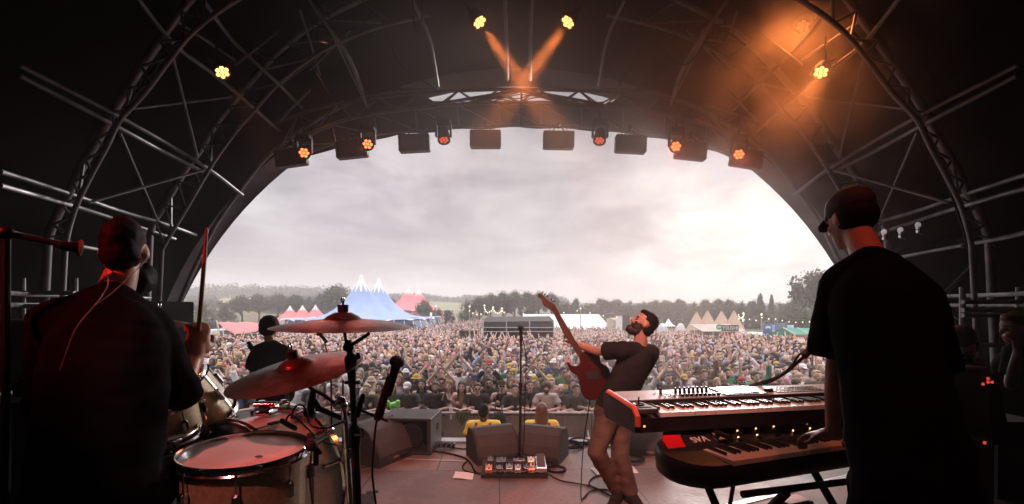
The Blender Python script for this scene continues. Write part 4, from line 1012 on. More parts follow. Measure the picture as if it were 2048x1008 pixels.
def loft(mb,M,rings,seg=28):
    """rings: (centre, half width, half depth)"""
    vs=[];fs=[]
    for c,w,d in rings:
        for i in range(seg):
            a=2*math.pi*i/seg; vs.append(Vector(c)+M@Vector((math.cos(a)*w,math.sin(a)*d,0)))
    for k in range(len(rings)-1):
        for i in range(seg): j=(i+1)%seg; fs.append((k*seg+i,k*seg+j,(k+1)*seg+j,(k+1)*seg+i))
    fs.append(tuple(range(seg))[::-1]); fs.append(tuple((len(rings)-1)*seg+i for i in range(seg))); mb.add(vs,fs)
def figure(name,J,m,label=None,cat='person',group=None,voxel=.011,fine=True,parent_props=None):
    """J: joints and looks. Returns (root, meshes)"""
    s=J.get('s',1.0); fem=J.get('fem',False); shw=J.get('shw',.165 if fem else .185)*s
    B=MB(); nk=Vector(J['neck']); pv=Vector(J['pelvis']); hd=Vector(J['head'])
    rg=Vector(J['rgt']).normalized(); fw=Vector(J['fwd']).normalized(); hf=Vector(J.get('hf',fw)); hu=Vector(J.get('hu',(0,0,1)))
    hs=J.get('hs',s); headshape(B,hd,hf,hu,hs)
    u_=(hu-hf.normalized()*hu.dot(hf.normalized())).normalized()
    base=hd-u_*.07*J.get('hs',s)-hf.normalized()*.018*s
    B.cap(nk+ (pv-nk).normalized()*.05,base,.060*s*(.88 if fem else 1),.052*s*(.88 if fem else 1),14)
    M,c=torso(B,nk,pv,rg,fw,shw,-.004,fem,J.get('belly',0)*.9,s)
    sh=J['sh'] # [left,right] shoulder points (along -rgt,+rgt)
    for k in(0,1):
        a=Vector(sh[k]); B.cap(nk+(pv-nk).normalized()*.035*s,a,.045*s,.050*s,12)
        e=Vector(J['el'][k]); w_=Vector(J['wr'][k]); ar=.9 if fem else 1
        B.cap(a,e,.048*s*ar,.038*s*ar,12); B.cap(e,e.lerp(w_,.35),.038*s*ar,.037*s*ar,12); B.cap(e.lerp(w_,.35),w_,.037*s*ar,.025*s*ar,12)
        hd_=J['hand'][k]
        hand(B,w_,hd_[0],hd_[1],J.get('hsz',1)*s*(.92 if fem else 1),hd_[2] if len(hd_)>2 else .5,hd_[3] if len(hd_)>3 else (1 if k else -1))
    upv=(nk-pv).normalized()
    for k in(0,1):
        hp=pv+rg*(.09 if k else -.09)*s-upv*.02
        if 'hip' in J: hp=Vector(J['hip'][k])
        kn=Vector(J['kn'][k]); an=Vector(J['an'][k]); ft=Vector(J['ft'][k]) 
        B.cap(hp,kn,.082*s,.056*s,14); B.cap(kn,kn.lerp(an,.3),.055*s,.056*s,12); B.cap(kn.lerp(an,.3),an,.056*s,.036*s,12)
        B.cap(an,ft,.036*s,.034*s,10)
    pt=paint_face(hd,hf,hu,hs,1,2,3 if J.get('beard') else None,4,J.get('glasses',False))
    me=fuse(B,name,[m['skin'],m.get('eye') or mat('eye_dark',(.03,.02,.02),.25),m.get('lip') or mat('lip',(.35,.14,.12),.5),m.get('beard') or m['skin'],m.get('brow') or m['hair']],voxel=voxel,smooth=3,paint=pt,off=J.get('off',(0,0,0)))
    parts=[('body',me)]
    # shirt
    S=MB(); inf=J.get('inf',.014); S.ell(nk.lerp(pv,.30),(.10*s,.10*s,.10*s))
    top=nk+(pv-nk).normalized()*.045*s
    hem=J.get('hem',.08); Ms,cs=torso(MB(),nk,pv,rg,fw,shw,inf,fem,0,s); Hh=(nk-pv).length; bl=J.get('belly',0); ww=(shw*.80+inf) if not fem else shw*.70+inf; hw=(.165 if not fem else .172)*s+inf
    loft(S,Ms,[(cs(-hem/Hh,-.005),hw*1.01,.118*s+inf),(cs(.06,-.005),hw,.115*s+inf),(cs(.30),lerp(hw,ww,.35),.105*s+inf+bl),(cs(.55),ww,.112*s+inf+bl*.5),(cs(.70),ww*.99,.108*s+inf),(cs(.80),ww*.90,.095*s+inf),(cs(.88),ww*.66,.082*s+inf),(cs(.94),ww*.42,.072*s+inf),(cs(.985),.070*s+inf*.3,.066*s+inf*.3)])
    sl=J.get('sleeve',.62); 
    if sl>0:
        for k in(0,1):
            a=Vector(sh[k]);e=Vector(J['el'][k]);w_=Vector(J['wr'][k])
            S.cap(top,a,.062*s+inf*.6,.058*s+inf,12)
            if sl<=1: S.tube(a-(e-a)*.02,a.lerp(e,sl),.056*s+inf,.054*s+inf*1.6,14); S.ell(a,(.055*s+inf,)*3)
            else: S.cap(a,e,.054*s+inf,.046*s+inf,12); S.tube(e,e.lerp(w_,sl-1),.046*s+inf,.036*s+inf*1.3,12)
    else:
        for k in(0,1): a=Vector(sh[k]); S.cap(top.lerp(a,.35),top.lerp(a,.6),.05*s+inf*.6,.045*s+inf*.6,10)
    me=fuse(S,'shirt',m['shirt'],voxel=voxel*1.1,smooth=3,wrinkle=J.get('wr_amt',.006),wscale=J.get('wr_sc',9),off=J.get('off',(0,0,0))); parts.append(('shirt',me))
    Tm=MB(); ti=.012
    Tm.ell(pv-upv*.0,(.165*s+ti,.118*s+ti,.15*s),M,18,12)
    for k in(0,1):
        hp=pv+rg*(.09 if k else -.09)*s-upv*.02
        if 'hip' in J: hp=Vector(J['hip'][k])
        kn=Vector(J['kn'][k]); an=Vector(J['an'][k]); Tm.cap(hp,kn,.086*s+ti,.060*s+ti,14); Tm.tube(kn,kn.lerp(an,.96),.062*s+ti,.048*s+ti*1.3,14)
    me=fuse(Tm,'trousers',m['trousers'],voxel=voxel*1.2,smooth=3,wrinkle=.007,wscale=11,off=J.get('off',(0,0,0))); parts.append(('trousers',me))
    # shoes
    for k in(0,1):
        an=Vector(J['an'][k]);ft=Vector(J['ft'][k]); Sh=MB(); d=(ft-an); d.z=0; d.normalize()
        Sh.cap(an,ft,.050*s,.047*s,12); Sh.cap(an-Vector((0,0,.035))-d*.03,ft+Vector((0,0,-.005)),.046*s,.044*s,12); Sh.ell(ft+d*.03-Vector((0,0,.01)),(.05*s,.05*s,.036*s))
        parts.append(('shoe',fuse(Sh,'shoe',m.get('shoe') or mat('shoe_dark',(.02,.018,.017),.9,spec=.1),voxel=voxel,smooth=2,off=J.get('off',(0,0,0)))))
    # hair
    hm=hairmesh(J.get('hair','short'),hd,hf,hu,hs,m,voxel,J.get('off',(0,0,0)))
    parts+=hm
    return parts
def hairmesh(kind,c,f,u,s,m,voxel=.01,off=(0,0,0)):
    f=Vector(f).normalized(); u=Vector(u); u=(u-f*u.dot(f)).normalized(); r=f.cross(u); M=Matrix((r,f,u)).transposed(); c=Vector(c)
    L=lambda x,y,z:c+M@Vector((x*s,y*s,z*s)); out=[]; rnd=random.Random(len(kind)); H=MB(); wr=.005; sc_=30
    def cutcap(mb,rx,ry,rz,dy,dz): mb.ell(L(0,dy,dz),(rx*s,ry*s,rz*s),M,20,14)
    if kind in('short','buzz','curly','long','bun','long2'):
        t={'buzz':.003,'short':.012,'curly':.026,'long':.014,'long2':.014,'bun':.010}[kind]
        # crown shell, set back from the face
        H.ell(L(0,-.022,.036),((.074+t)*s*HX,(.085+t)*s,(.082+t)*s),M,20,14)
        H.ell(L(0,-.045,-.015),((.070+t*.8)*s*HX,(.058+t)*s,(.075)*s),M,16,10)
        if kind in('short','buzz'): H.ell(L(0,.035,.085),(.055*s,.045*s,.028*s),M,12,8)
        if kind=='curly':
            for k in range(70):
                a=rnd.uniform(0,6.28); e=rnd.uniform(-.5,1.5); q=L(math.cos(a)*math.cos(e)*.082,-.02+math.sin(a)*math.cos(e)*.09,.03+math.sin(e)*.085)
                if (q-c).dot(f)>.055*s and (q-c).dot(u)<.045*s: continue
                H.ell(q,(.017*s,.017*s,.017*s),None,8,6)
        if kind in('long','long2'):
            Ls=.30 if kind=='long' else .22
            for k in range(13):
                a=math.pi*(k/12)*1.16-.25; x=math.cos(a)*.078; y=-.02-math.sin(a)*.062
                H.cap(L(x*.9,y*.8,.03),L(x*1.02,y*1.05,-.10),.022*s,.022*s,8); H.cap(L(x*1.02,y*1.05,-.10),L(x*1.15+rnd.uniform(-.01,.01),y*1.1+.015,-Ls+rnd.uniform(0,.05)),.022*s,.012*s,8)
            wr=.006
        if kind=='bun': H.ell(L(0,-.09,.08),(.04*s,.04*s,.04*s),M,12,8)
        out.append(('hair',fuse(H,'hair',m['hair'],voxel=min(voxel,.009) if kind=='curly' else voxel,smooth=2,wrinkle=wr,wscale=sc_,off=off)))
    if kind in('cap','capback','bucket','beanie'):
        H.ell(L(0,-.03,.0),(.078*s,.078*s,.075*s),M,16,10); out.append(('hair',fuse(H,'hair',m['hair'],voxel=voxel,smooth=2,off=off)))
        K=MB(); K.ell(L(0,-.012,.050),(.086*s*HX,.100*s,.074*s),M,20,12); K.ell(L(0,-.012,.036),(.090*s*HX,.100*s,.022*s),M,20,8)
        if kind=='cap': K.ell(L(0,.092,.022),(.062*s*HX,.062*s,.010*s),M@Matrix.Rotation(R(-20),3,'X'),16,8)
        if kind=='capback': K.ell(L(0,-.115,.030),(.06*s,.06*s,.011*s),M,16,8)
        if kind=='bucket': K.lathe([(.088*s,.03*s),(.135*s,-.012*s),(.135*s,-.022*s),(.084*s,.015*s)],L(0,-.008,.022),axis=u,seg=20)
        if kind=='beanie': K.ell(L(0,-.02,.07),(.084*s,.095*s,.08*s),M,16,10)
        out.append(('hat',fuse(K,'hat',m.get('hat') or BLK(),voxel=voxel,smooth=2,wrinkle=.001,off=off)))
    return out
def place(parts,name,label,loc=(0,0,0),cat='person',group=None,rename=None):
    o=bpy.data.objects.new(name,parts[0][1]); COL.objects.link(o); o.location=loc; tag(o,label,cat,group)
    for n,me in parts[1:]: fobj(me,n,o)
    return o
SK=mat('skin_fair',(.52,.30,.22),.55,noise_=.12,nscale=14); 
def hero():
    skin=mat('skin_band',(.50,.28,.20),.5,noise_=.15,nscale=12,bump=.08,bscale=90)
    hairb=mat('hair_black',(.008,.006,.005),.7,spec=.15,noise_=.3,nscale=60); hairbr=mat('hair_brown',(.028,.018,.013),.6,noise_=.4,nscale=60)
    black=mat('black_cotton',(.0035,.0035,.004),.95,noise_=.3,nscale=5,bump=.15,bscale=200,spec=.08); blackj=mat('black_denim',(.010,.012,.016),.9,spec=.1,noise_=.4,nscale=8)
    # ---- drummer, seated, right stick raised
    global HX
    HX=.84
    Y=1.5
    J=dict(s=.88,hs=.93,hsz=1.3,shw=.205,rgt=(.985,.17,0),fwd=(-.17,.985,0),head=P(250,503,1.58),hf=(-.40,.91,-.12),hu=(0,0,1),neck=P(228,578,1.52),pelvis=P(192,965,1.40),
      sh=[P(112,648,1.46),P(297,662,1.55)],el=[P(92,800,1.56),P(362,785,1.62)],wr=[P(100,905,1.86),P(391,712,1.74)],
      hand=[(V(.7,.6,-.2),V(0,0,-1),1.3,-1),(V(.06,.12,1),V(-.75,.55,0),1.45,-1)],
      hip=[P(150,985,1.42),P(262,985,1.42)],kn=[P(80,985,1.95),P(392,935,1.82)],an=[P(90,1290,2.0),P(440,1330,2.15)],ft=[P(110,1305,2.15),P(470,1335,2.3)],
      hair='buzz',beard=True,sleeve=1.06,inf=.024,belly=.02,wr_amt=.010,wr_sc=7,hem=.10)
    m=dict(skin=skin,shirt=black,trousers=blackj,hair=hairb,beard=hairb)
    parts=figure('person',J,m,voxel=.009)
    o=place(parts,'person','drummer in a black T-shirt seen from behind, raising one drumstick')
    b=MB(); hb=J['head']; b.ell(hb+V(.015,.03,-.095),(.046,.055,.05)); b.ell(hb+V(.015,.06,-.085),(.04,.045,.055)); fobj(fuse(b,'beard',hairb,voxel=.009,smooth=2,wrinkle=.004,wscale=40),'beard',o)
    b=MB(); a=J['head']; b.path(spline([a+V(-.075,-.01,-.01),P(216,560,1.42),P(205,590,1.385),P(188,612,1.36)],6),.0016,5); b.path(spline([a+V(.075,.0,-.02),P(268,545,1.41),P(225,585,1.375),P(188,612,1.36)],6),.0016,5); b.path(spline([P(188,612,1.36),P(150,660,1.33),P(120,740,1.31)],6),.0016,5); b.build('earphone_wire',mat('wire_pale',(.16,.13,.12),.7),o)
    b=MB(); p0=P(397,665,1.745); p1=P(414,455,1.73); d=(p1-p0).normalized(); b.path([p0-d*.09,p0,p0.lerp(p1,.7),p0.lerp(p1,.93),p1-d*.014,p1],.007,10,rs=[.0075,.0078,.0076,.0048,.0062,.003])
    b.build('drumstick',mat('stick_wood',(.45,.22,.14),.4,noise_=.2,nscale=20),label='pale wooden drumstick held upright in the drummer\'s fist',cat='drumstick')
    # ---- keyboard player
    HX=.86
    J=dict(s=.86,hs=.90,hsz=1.12,shw=.195,rgt=(.97,.24,0),fwd=(-.24,.97,0),head=P(1700,437,1.70),hf=(-.14,.96,-.26),hu=(-.05,.18,1),neck=P(1742,508,1.56),pelvis=P(1812,900,1.36),
      sh=[P(1684,578,1.58),P(1832,598,1.50)],el=[P(1672,735,1.60),P(1870,760,1.56)],wr=[P(1664,868,1.70),P(1762,868,1.68)],
      hand=[(V(-.35,.75,-.22),V(0,0,-1),.75,1),(V(-.55,.6,-.12),V(0,0,-1),.75,-1)],
      hip=[P(1765,930,1.38),P(1866,930,1.36)],kn=[P(1745,1250,1.42),P(1880,1250,1.40)],an=[V(1.15,1.35,.38),V(1.42,1.33,.38)],ft=[V(1.13,1.50,.34),V(1.42,1.5,.34)],
      hair='cap',sleeve=.86,inf=.026,wr_amt=.008,wr_sc=7,hem=.16)
    parts=figure('person',J,dict(skin=skin,shirt=black,trousers=blackj,hair=hairb,hat=mat('cap_black',(.02,.02,.022),.7,noise_=.2,nscale=20)),voxel=.009)
    o=place(parts,'person','keyboard player in a black T-shirt and dark cap, seen from behind')
    # ---- guitarist leaning back
    HX=1.0
    Yg=3.9; gs=mat('grey_tee',(.022,.021,.021),.95,spec=.1,noise_=.2,nscale=4,bump=.1,bscale=120); br=mat('brown_jeans',(.105,.068,.05),.85,noise_=.35,nscale=9)
    J=dict(s=1.0,shw=.185,rgt=(.80,.60,0),fwd=(-.60,.80,.1),head=P(1287,648,3.92),hf=(-.80,.12,.56),hu=(.56,0,.82),neck=P(1285,692,3.92),pelvis=P(1224,822,3.92),
      sh=[P(1243,700,3.82),P(1302,706,4.02)],el=[P(1196,703,3.98),P(1262,775,4.22)],wr=[P(1150,688,4.16),P(1210,752,4.22)],
      hand=[(V(-.45,.1,.75),V(-.7,.5,.1),1.25,1),(V(-.8,-.1,-.2),V(0,-1,0),.8,1)],
      hip=[P(1214,838,3.86),P(1240,838,3.98)],kn=[P(1193,903,3.76),P(1240,912,3.84)],an=[P(1238,985,3.95),P(1262,990,3.86)],ft=[P(1228,1006,3.82),P(1274,1008,3.78)],
      hair='buzz',beard=True,sleeve=.66,inf=.017,wr_amt=.006,wr_sc=9,hem=.0)
    parts=figure('person',J,dict(skin=skin,shirt=gs,trousers=br,hair=hairb,beard=hairbr),voxel=.009)
    o=place(parts,'person','bearded guitarist in a grey T-shirt and brown jeans leaning far back')
    b=MB(); c=J['head']; F_=Vector(J['hf']).normalized(); U_=(Vector(J['hu'])-F_*F_.dot(Vector(J['hu']))).normalized()
    b.ell(c+F_*.055-U_*.095,(.040,.040,.042)); b.ell(c+F_*.075-U_*.10,(.030,.030,.034)); b.ell(c+F_*.02-U_*.085,(.055,.055,.04)); fobj(fuse(b,'beard',hairbr,voxel=.008,smooth=2,wrinkle=.004,wscale=40),'beard',o)
    # ---- bass player
    J=dict(s=.90,hs=.98,shw=.175,rgt=(.98,-.2,0),fwd=(.2,.98,0),head=P(540,657,5.02),hf=(.1,.97,-.15),hu=(0,0,1),neck=P(541,684,5.0),pelvis=P(546,812,5.0),
      sh=[P(517,703,5.0),P(565,703,4.98)],el=[P(505,745,5.05),P(580,752,5.0)],wr=[P(510,722,5.25),P(570,790,5.2)],
      hand=[(V(-.2,.4,.8),V(.3,.9,0),1.1),(V(-.8,.4,-.2),V(0,-1,0),.8)],kn=[P(528,855,5.05),P(566,855,5.0)],an=[P(522,893,5.02),P(570,893,5.0)],ft=[P(518,899,5.2),P(575,899,5.2)],
      hair='curly',sleeve=.8,inf=.028,wr_amt=.008,hem=.12)
    J['kn']=[V(-2.62,5.08,.42),V(-2.45,5.08,.42)]; J['an']=[V(-2.68,5.0,.07),V(-2.40,5.0,.07)]; J['ft']=[V(-2.70,5.14,.045),V(-2.38,5.14,.045)]; J['pelvis']=P(546,805,5.0)
    parts=figure('person',J,dict(skin=skin,shirt=black,trousers=blackj,hair=hairb),voxel=.011)
    place(parts,'person','curly-haired bass player in a black shirt, back to the camera')
    # ---- stage crew in the dark wing
    J=dict(s=1.0,rgt=(.3,-.95,0),fwd=(-.95,-.3,0),head=P(1922,693,3.3),hf=(-.9,-.1,-.35),hu=(0,0,1),neck=P(1930,722,3.3),pelvis=P(1938,850,3.3),
      sh=[P(1928,735,3.12),P(1938,735,3.48)],el=[P(1925,790,3.02),P(1935,790,3.5)],wr=[P(1890,800,3.1),P(1895,800,3.4)],hand=[(V(-1,0,-.2),V(0,0,-1),.5),(V(-1,0,-.2),V(0,0,-1),.5)],
      kn=[V(2.95,3.15,.55),V(2.95,3.5,.55)],an=[V(2.95,3.15,.1),V(2.95,3.5,.1)],ft=[V(2.8,3.15,.05),V(2.8,3.5,.05)],hair='beanie',sleeve=1.9,inf=.03,beard=True)
    parts=figure('person',J,dict(skin=skin,shirt=black,trousers=blackj,hair=hairb,hat=mat('cap_black'),beard=hairb),voxel=.014)
    o=place(parts,'person','hooded crew member with a yellow chest print bending over the flight cases')
    b=MB(); 
    for k in range(4): b.box(P(1908+k*6,722+(k%2)*3,3.08),(.014,.01,.07),Matrix.Rotation(R(15),3,'Y'))
    b.box(P(1918,732,3.08),(.10,.01,.02)); b.build('yellow_print',mat('print_yellow',(.7,.55,.05),.6,emit=None),o)
    J=dict(s=1.02,rgt=(.4,-.9,0),fwd=(-.9,-.4,0),head=P(2030,655,3.6),hf=(-.8,.1,-.1),hu=(0,0,1),neck=P(2036,690,3.6),pelvis=P(2045,850,3.6),
      sh=[P(2030,705,3.42),P(2045,705,3.78)],el=[P(2022,770,3.4),P(2042,775,3.8)],wr=[P(2036,700,3.25),P(2030,830,3.75)],hand=[(V(-.3,0,1),V(-.3,1,0),1.0),(V(-.2,0,-1),V(0,1,0),.5)],
      kn=[V(3.9,3.5,.48),V(3.9,3.75,.48)],an=[V(3.9,3.5,.08),V(3.9,3.75,.08)],ft=[V(3.75,3.5,.045),V(3.75,3.75,.045)],hair='short',sleeve=.7)
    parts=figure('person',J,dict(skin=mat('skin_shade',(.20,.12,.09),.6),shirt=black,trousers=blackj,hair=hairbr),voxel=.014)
    place(parts,'person','crew member in black standing at the far dark edge of the wing')
    # ---- security in the pit
    yv=mat('hivis_yellow',(.95,.80,.10),.6,noise_=.12,nscale=8); dskin=mat('skin_dark',(.10,.05,.035),.5); strap=mat('grey_strap',(.16,.16,.16),.7)
    for px,py,Yp,hk,hc,sk,lb in((967,822,6.9,'buzz',hairb,dskin,'short-haired guard in a yellow vest behind the wedge nearest the drums'),(1083,822,6.9,'long',mat('hair_light',(.22,.12,.07),.5,noise_=.4,nscale=50),skin,'long-haired guard in a yellow vest behind the second wedge'),(847,828,6.95,'buzz',hairb,dskin,'guard whose dark head shows just above the black side speaker'),(700,862,6.4,'short',hairbr,skin,'guard in a yellow and orange vest behind the cymbal stand')):
        h=P(px,py,Yp); x,y=h.x,h.y; z=h.z
        J=dict(s=1.0,rgt=(1,0,0),fwd=(0,1,0),head=h,hf=(0,1,-.05),hu=(0,0,1),neck=V(x,y-.01,z-.15),pelvis=V(x,y,z-.70),sh=[V(x-.18,y,z-.21),V(x+.18,y,z-.21)],el=[V(x-.25,y,z-.48),V(x+.25,y,z-.48)],wr=[V(x-.22,y+.15,z-.66),V(x+.22,y+.15,z-.66)],hand=[(V(0,.6,-.6),V(1,0,0)),(V(0,.6,-.6),V(-1,0,0))],
          kn=[V(x-.1,y,z-1.1),V(x+.1,y,z-1.1)],an=[V(x-.11,y,-1.51),V(x+.11,y,-1.51)],ft=[V(x-.11,y+.12,-1.55),V(x+.11,y+.12,-1.55)],hair=hk,sleeve=.5,inf=.025)
        parts=figure('person',J,dict(skin=sk,shirt=yv if px!=847 else black,trousers=blackj,hair=hc),voxel=.013)
        o=place(parts,'person',lb,group='security guards in the pit')
        if px!=847:
            b=MB()
            for sx in(-1,1): b.path(spline([V(x+sx*.10,y-.10,z-.155),V(x+sx*.115,y-.155,z-.25),V(x+sx*.12,y-.155,z-.45)],4),.02,6)
            b.build('vest_straps',strap,o)
hero()
# ================= GEAR =================
gold=mat('gold_sparkle',(.50,.40,.25),.32,.3,noise_=.25,nscale=60,bump=.25,bscale=400,coat=.5); silver=mat('silver_sparkle',(.85,.83,.76),.35,.25,noise_=.3,nscale=220,bump=.25,bscale=400,coat=.6)
skinh=mat('drum_skin',(.62,.52,.50),.35,noise_=.08,nscale=6); rubber=mat('rubber',(.02,.02,.02),.8)
def drum(label,c,ax,r,dep,shell,nlug=8,head=skinh,hoop=None,name='drum',hub=None,hd2=True):
    """c: middle of the playing head, ax: out of it"""
    c=Vector(c); ax=Vector(ax).normalized(); M=frame_from(ax); t=thing(name,label,'drum',c-ax*dep-Vector((0,0,0)),'drum kit shells'); hoop=hoop or CHR()
    b=MB(); b.lathe([(r,-dep+.012),(r,-.012)],c,axis=ax,seg=48); b.build('shell',shell,t,smooth=40)
    b=MB(); b.lathe([(0,.0),(r*.6,.0),(r*.985,-.001),(r*1.0,-.006)],c,axis=ax,seg=48); b.build('drum_head',head,t,smooth=60)
    if hd2: b=MB(); b.lathe([(r,-dep+.006),(r*.98,-dep+.001),(0,-dep)],c,axis=ax,seg=48); b.build('drum_head',head,t,smooth=60)
    for z in(0,-dep):
        s_=1 if z==0 else -1; b=MB(); b.lathe([(r*1.005,z+.010*s_),(r*1.012+.004,z+.012*s_),(r*1.02+.006,z+.006*s_),(r*1.02+.004,z-.012*s_),(r*1.02+.010,z-.018*s_),(r*1.02+.002,z-.022*s_),(r*1.003,z-.018*s_)],c,axis=ax,seg=48,close=True); b.build('hoop',hoop,t,smooth=40)
    for k in range(nlug):
        a=2*math.pi*(k+.5)/nlug; rd=M@Vector((math.cos(a),math.sin(a),0)); b=MB()
        Ml=Matrix((rd.cross(ax),rd,ax)).transposed()
        for z in((-.10,-dep+.10) if dep>.3 else (-dep/2,)): b.box(c+rd*(r+.014)+ax*z,(.022,.026,.06),Ml,bev=.007)
        b.tube(c+rd*(r+.014)+ax*(-.008),c+rd*(r+.014)+ax*(-.10 if dep>.3 else -dep+.01),.0035,seg=6)
        if dep>.3: b.tube(c+rd*(r+.014)+ax*(-dep+.008),c+rd*(r+.014)+ax*(-dep+.10),.0035,seg=6)
        b.build('lug',CHR(),t)
    return t
def legs(t,c,r,h,n=3,zb=.45):
    for k in range(n):
        a=2*math.pi*k/n+.5; x=c.x+math.cos(a)*(r+.02); y=c.y+math.sin(a)*(r+.02); b=MB(); b.path([(x,y,c.z-.12),(x,y,zb+.10),(x+math.cos(a)*.03,y+math.sin(a)*.03,zb+.03)],.006,8); b.ell((x+math.cos(a)*.03,y+math.sin(a)*.03,zb+.02),(.014,.014,.02)); b.build('leg',CHR(),t)
c=P(491,901,1.67); t=drum('big gold floor tom with a pinkish head, nearest to the camera',c,(.02,-.03,1),.200,.40,gold); legs(t,c,.2,.4)
b=MB(); b.path([c+V(math.cos(a*.1)*.03+.02,math.sin(a*.1)*.016+.13,.0015) for a in range(0,63,4)],.0012,4); b.build('head_print',mat('print_grey',(.25,.18,.18),.6),t)
b=MB(); b.ell(c+V(.088,-.075,.003),(.014,.009,.003)); b.build('damper_gel',mat('gel',(.12,.05,.04),.2),t)
nB=V(.40,.917,0).normalized(); cb=V(-1.055,2.27,.785)
t=drum('silver sparkle bass drum lying on its side behind the floor tom',cb,nB,.325,.32,silver,nlug=8,hoop=mat('hoop_lacquer',(.10,.10,.10),.15,.3,coat=1),head=mat('front_skin',(.03,.03,.03),.3))
b=MB(); q=cb-nB*.15+V(0,0,.338); b.box(q,(.075,.075,.018),frame_from((0,0,1)),bev=.005); b.box(q+V(0,0,.022),(.055,.055,.03),bev=.008); b.tube(q+V(-.02,0,.01),q+V(-.02,0,.055),.013,seg=12); b.lathe([(.016,-.05),(.016,.05)],q+V(0,0,.035),axis=(1,0,0),seg=12); b.build('tom_mount',CHR(),t)
b=MB(); b.lathe([(.34,-.035),(.352,-.03),(.352,.0),(.34,.004)],cb,axis=nB,seg=64,close=True); b.build('chrome_rim',CHR(),t,smooth=40)
for k in range(9):
    a=-.6+k*.42; M=frame_from(nB); rd=M@Vector((math.cos(a),math.sin(a),0)); b=MB(); b.path([cb+rd*.355-nB*.0,cb+rd*.365-nB*.03,cb+rd*.348-nB*.10],.006,6); b.box(cb+rd*.365-nB*.035,(.02,.02,.035),M,bev=.004); b.build('claw',CHR(),t)
c=P(336,770,2.02); drum('gold rack tom tipped towards the drummer, beside the crowd',c,(-.30,-.50,.81),.152,.24,gold,6)
c=P(310,795,1.86); drum('rack tom tucked under the drummer\'s raised elbow',c,(.05,-.35,.94),.135,.18,gold,6)
c=P(288,868,1.80); t=drum('shallow snare drum with a chrome shell at the drummer\'s knee',c,(.05,-.05,1),.170,.14,CHR(),8); 
b=MB(); 
for k in range(3): a=k*2.1; b.path([c+V(0,0,-.40),c+V(math.cos(a)*.18,math.sin(a)*.18,-.15)],.008,6)
for k in range(3): a=k*2.1+.6; b.path([c+V(0,0,-.5),(c.x+math.cos(a)*.2,c.y+math.sin(a)*.2,.47)],.009,6)
b.tube(c+V(0,0,-.6),c+V(0,0,-.3),.012); b.build('snare_stand',CHR(),t)
def cymbal(label,c,n,r,mt,bell=.03,nutdark=True):
    c=Vector(c); n=Vector(n).normalized(); t=thing('cymbal',label,'cymbal',c,'bronze cymbals')
    b=MB(); pr=[(.006,bell+.012),(r*.12,bell+.010),(r*.22,bell-.004),(r*.27,bell-.016),(r*.5,bell-.022),(r*.8,bell-.034),(r,bell-.048),(r,bell-.0495),(r*.8,bell-.036),(r*.5,bell-.024),(r*.27,bell-.018),(r*.20,bell-.008),(.006,bell+.010)]
    sub=[]
    for (a,z),(a2,z2) in zip(pr[:-1],pr[1:]):
        for k in range(3): sub.append((lerp(a,a2,k/3),lerp(z,z2,k/3)))
    b.lathe([(a,z-bell) for a,z in sub],c,axis=n,seg=72,close=True); b.build('bronze_plate',mt,t,smooth=60)
    b=MB(); b.lathe([(.0,.012),(.020,.012),(.021,.040),(0,.041)],c,axis=n,seg=16); b.build('felt',rubber,t)
    b=MB(); b.tube(c,c+n*.065,.005); M=frame_from(n)
    for sx in(-1,1): b.ell(c+n*.055+M@Vector((sx*.010,0,.006)),(.007,.004,.012),M)
    b.build('wing_nut',CHR(),t)
    return t
def bronze():
    m=mat('bronze',(.30,.20,.15),.36,.85); nt=m.node_tree; L=nt.links; bs=nt.nodes['Principled BSDF']; tc=nt.nodes['Texture Coordinate']
    nz=nt.nodes.new('ShaderNodeTexNoise'); nz.inputs['Scale'].default_value=9; nz.inputs['Detail'].default_value=9; nz.inputs['Roughness'].default_value=.7; L.new(tc.outputs['Object'],nz.inputs[0])
    r=nt.nodes.new('ShaderNodeValToRGB'); r.color_ramp.elements[0].position=.35; r.color_ramp.elements[0].color=(.14,.10,.085,1); r.color_ramp.elements[1].position=.65; r.color_ramp.elements[1].color=(.38,.31,.27,1); L.new(nz.outputs[0],r.inputs[0]); L.new(r.outputs[0],bs.inputs['Base Color'])
    ve=nt.nodes.new('ShaderNodeVectorMath'); ve.operation='LENGTH'; L.new(tc.outputs['Object'],ve.inputs[0]); mm=nt.nodes.new('ShaderNodeMath'); mm.operation='MULTIPLY'; mm.inputs[1].default_value=900; L.new(ve.outputs['Value'],mm.inputs[0]); sn=nt.nodes.new('ShaderNodeMath'); sn.operation='SINE'; L.new(mm.outputs[0],sn.inputs[0])
    n3=nt.nodes.new('ShaderNodeTexNoise'); n3.inputs['Scale'].default_value=28; n3.inputs['Detail'].default_value=3; L.new(tc.outputs['Object'],n3.inputs[0]); ad=nt.nodes.new('ShaderNodeMath'); ad.operation='MULTIPLY_ADD'; ad.inputs[1].default_value=.12; L.new(sn.outputs[0],ad.inputs[0]); L.new(n3.outputs[0],ad.inputs[2])
    bp=nt.nodes.new('ShaderNodeBump'); bp.inputs['Strength'].default_value=.35; bp.inputs['Distance'].default_value=.004; L.new(ad.outputs[0],bp.inputs['Height']); L.new(bp.outputs[0],bs.inputs['Normal'])
    return m
BZ=bronze()
C1=P(588,722,1.85); n1=V(-.15,-.20,.97); cymbal('large hammered bronze crash tilted down towards the drummer',C1,n1,.255,BZ)
C2=P(686,630,1.85); n2=V(.01,-.03,1); cymbal('flat bronze ride seen almost edge-on in front of the blue tent',C2,n2,.265,BZ)
cymbal('thin dark cymbal edge beside the drummer\'s raised hand',P(318,634,2.5),V(.02,-.02,1),.17,BZ)
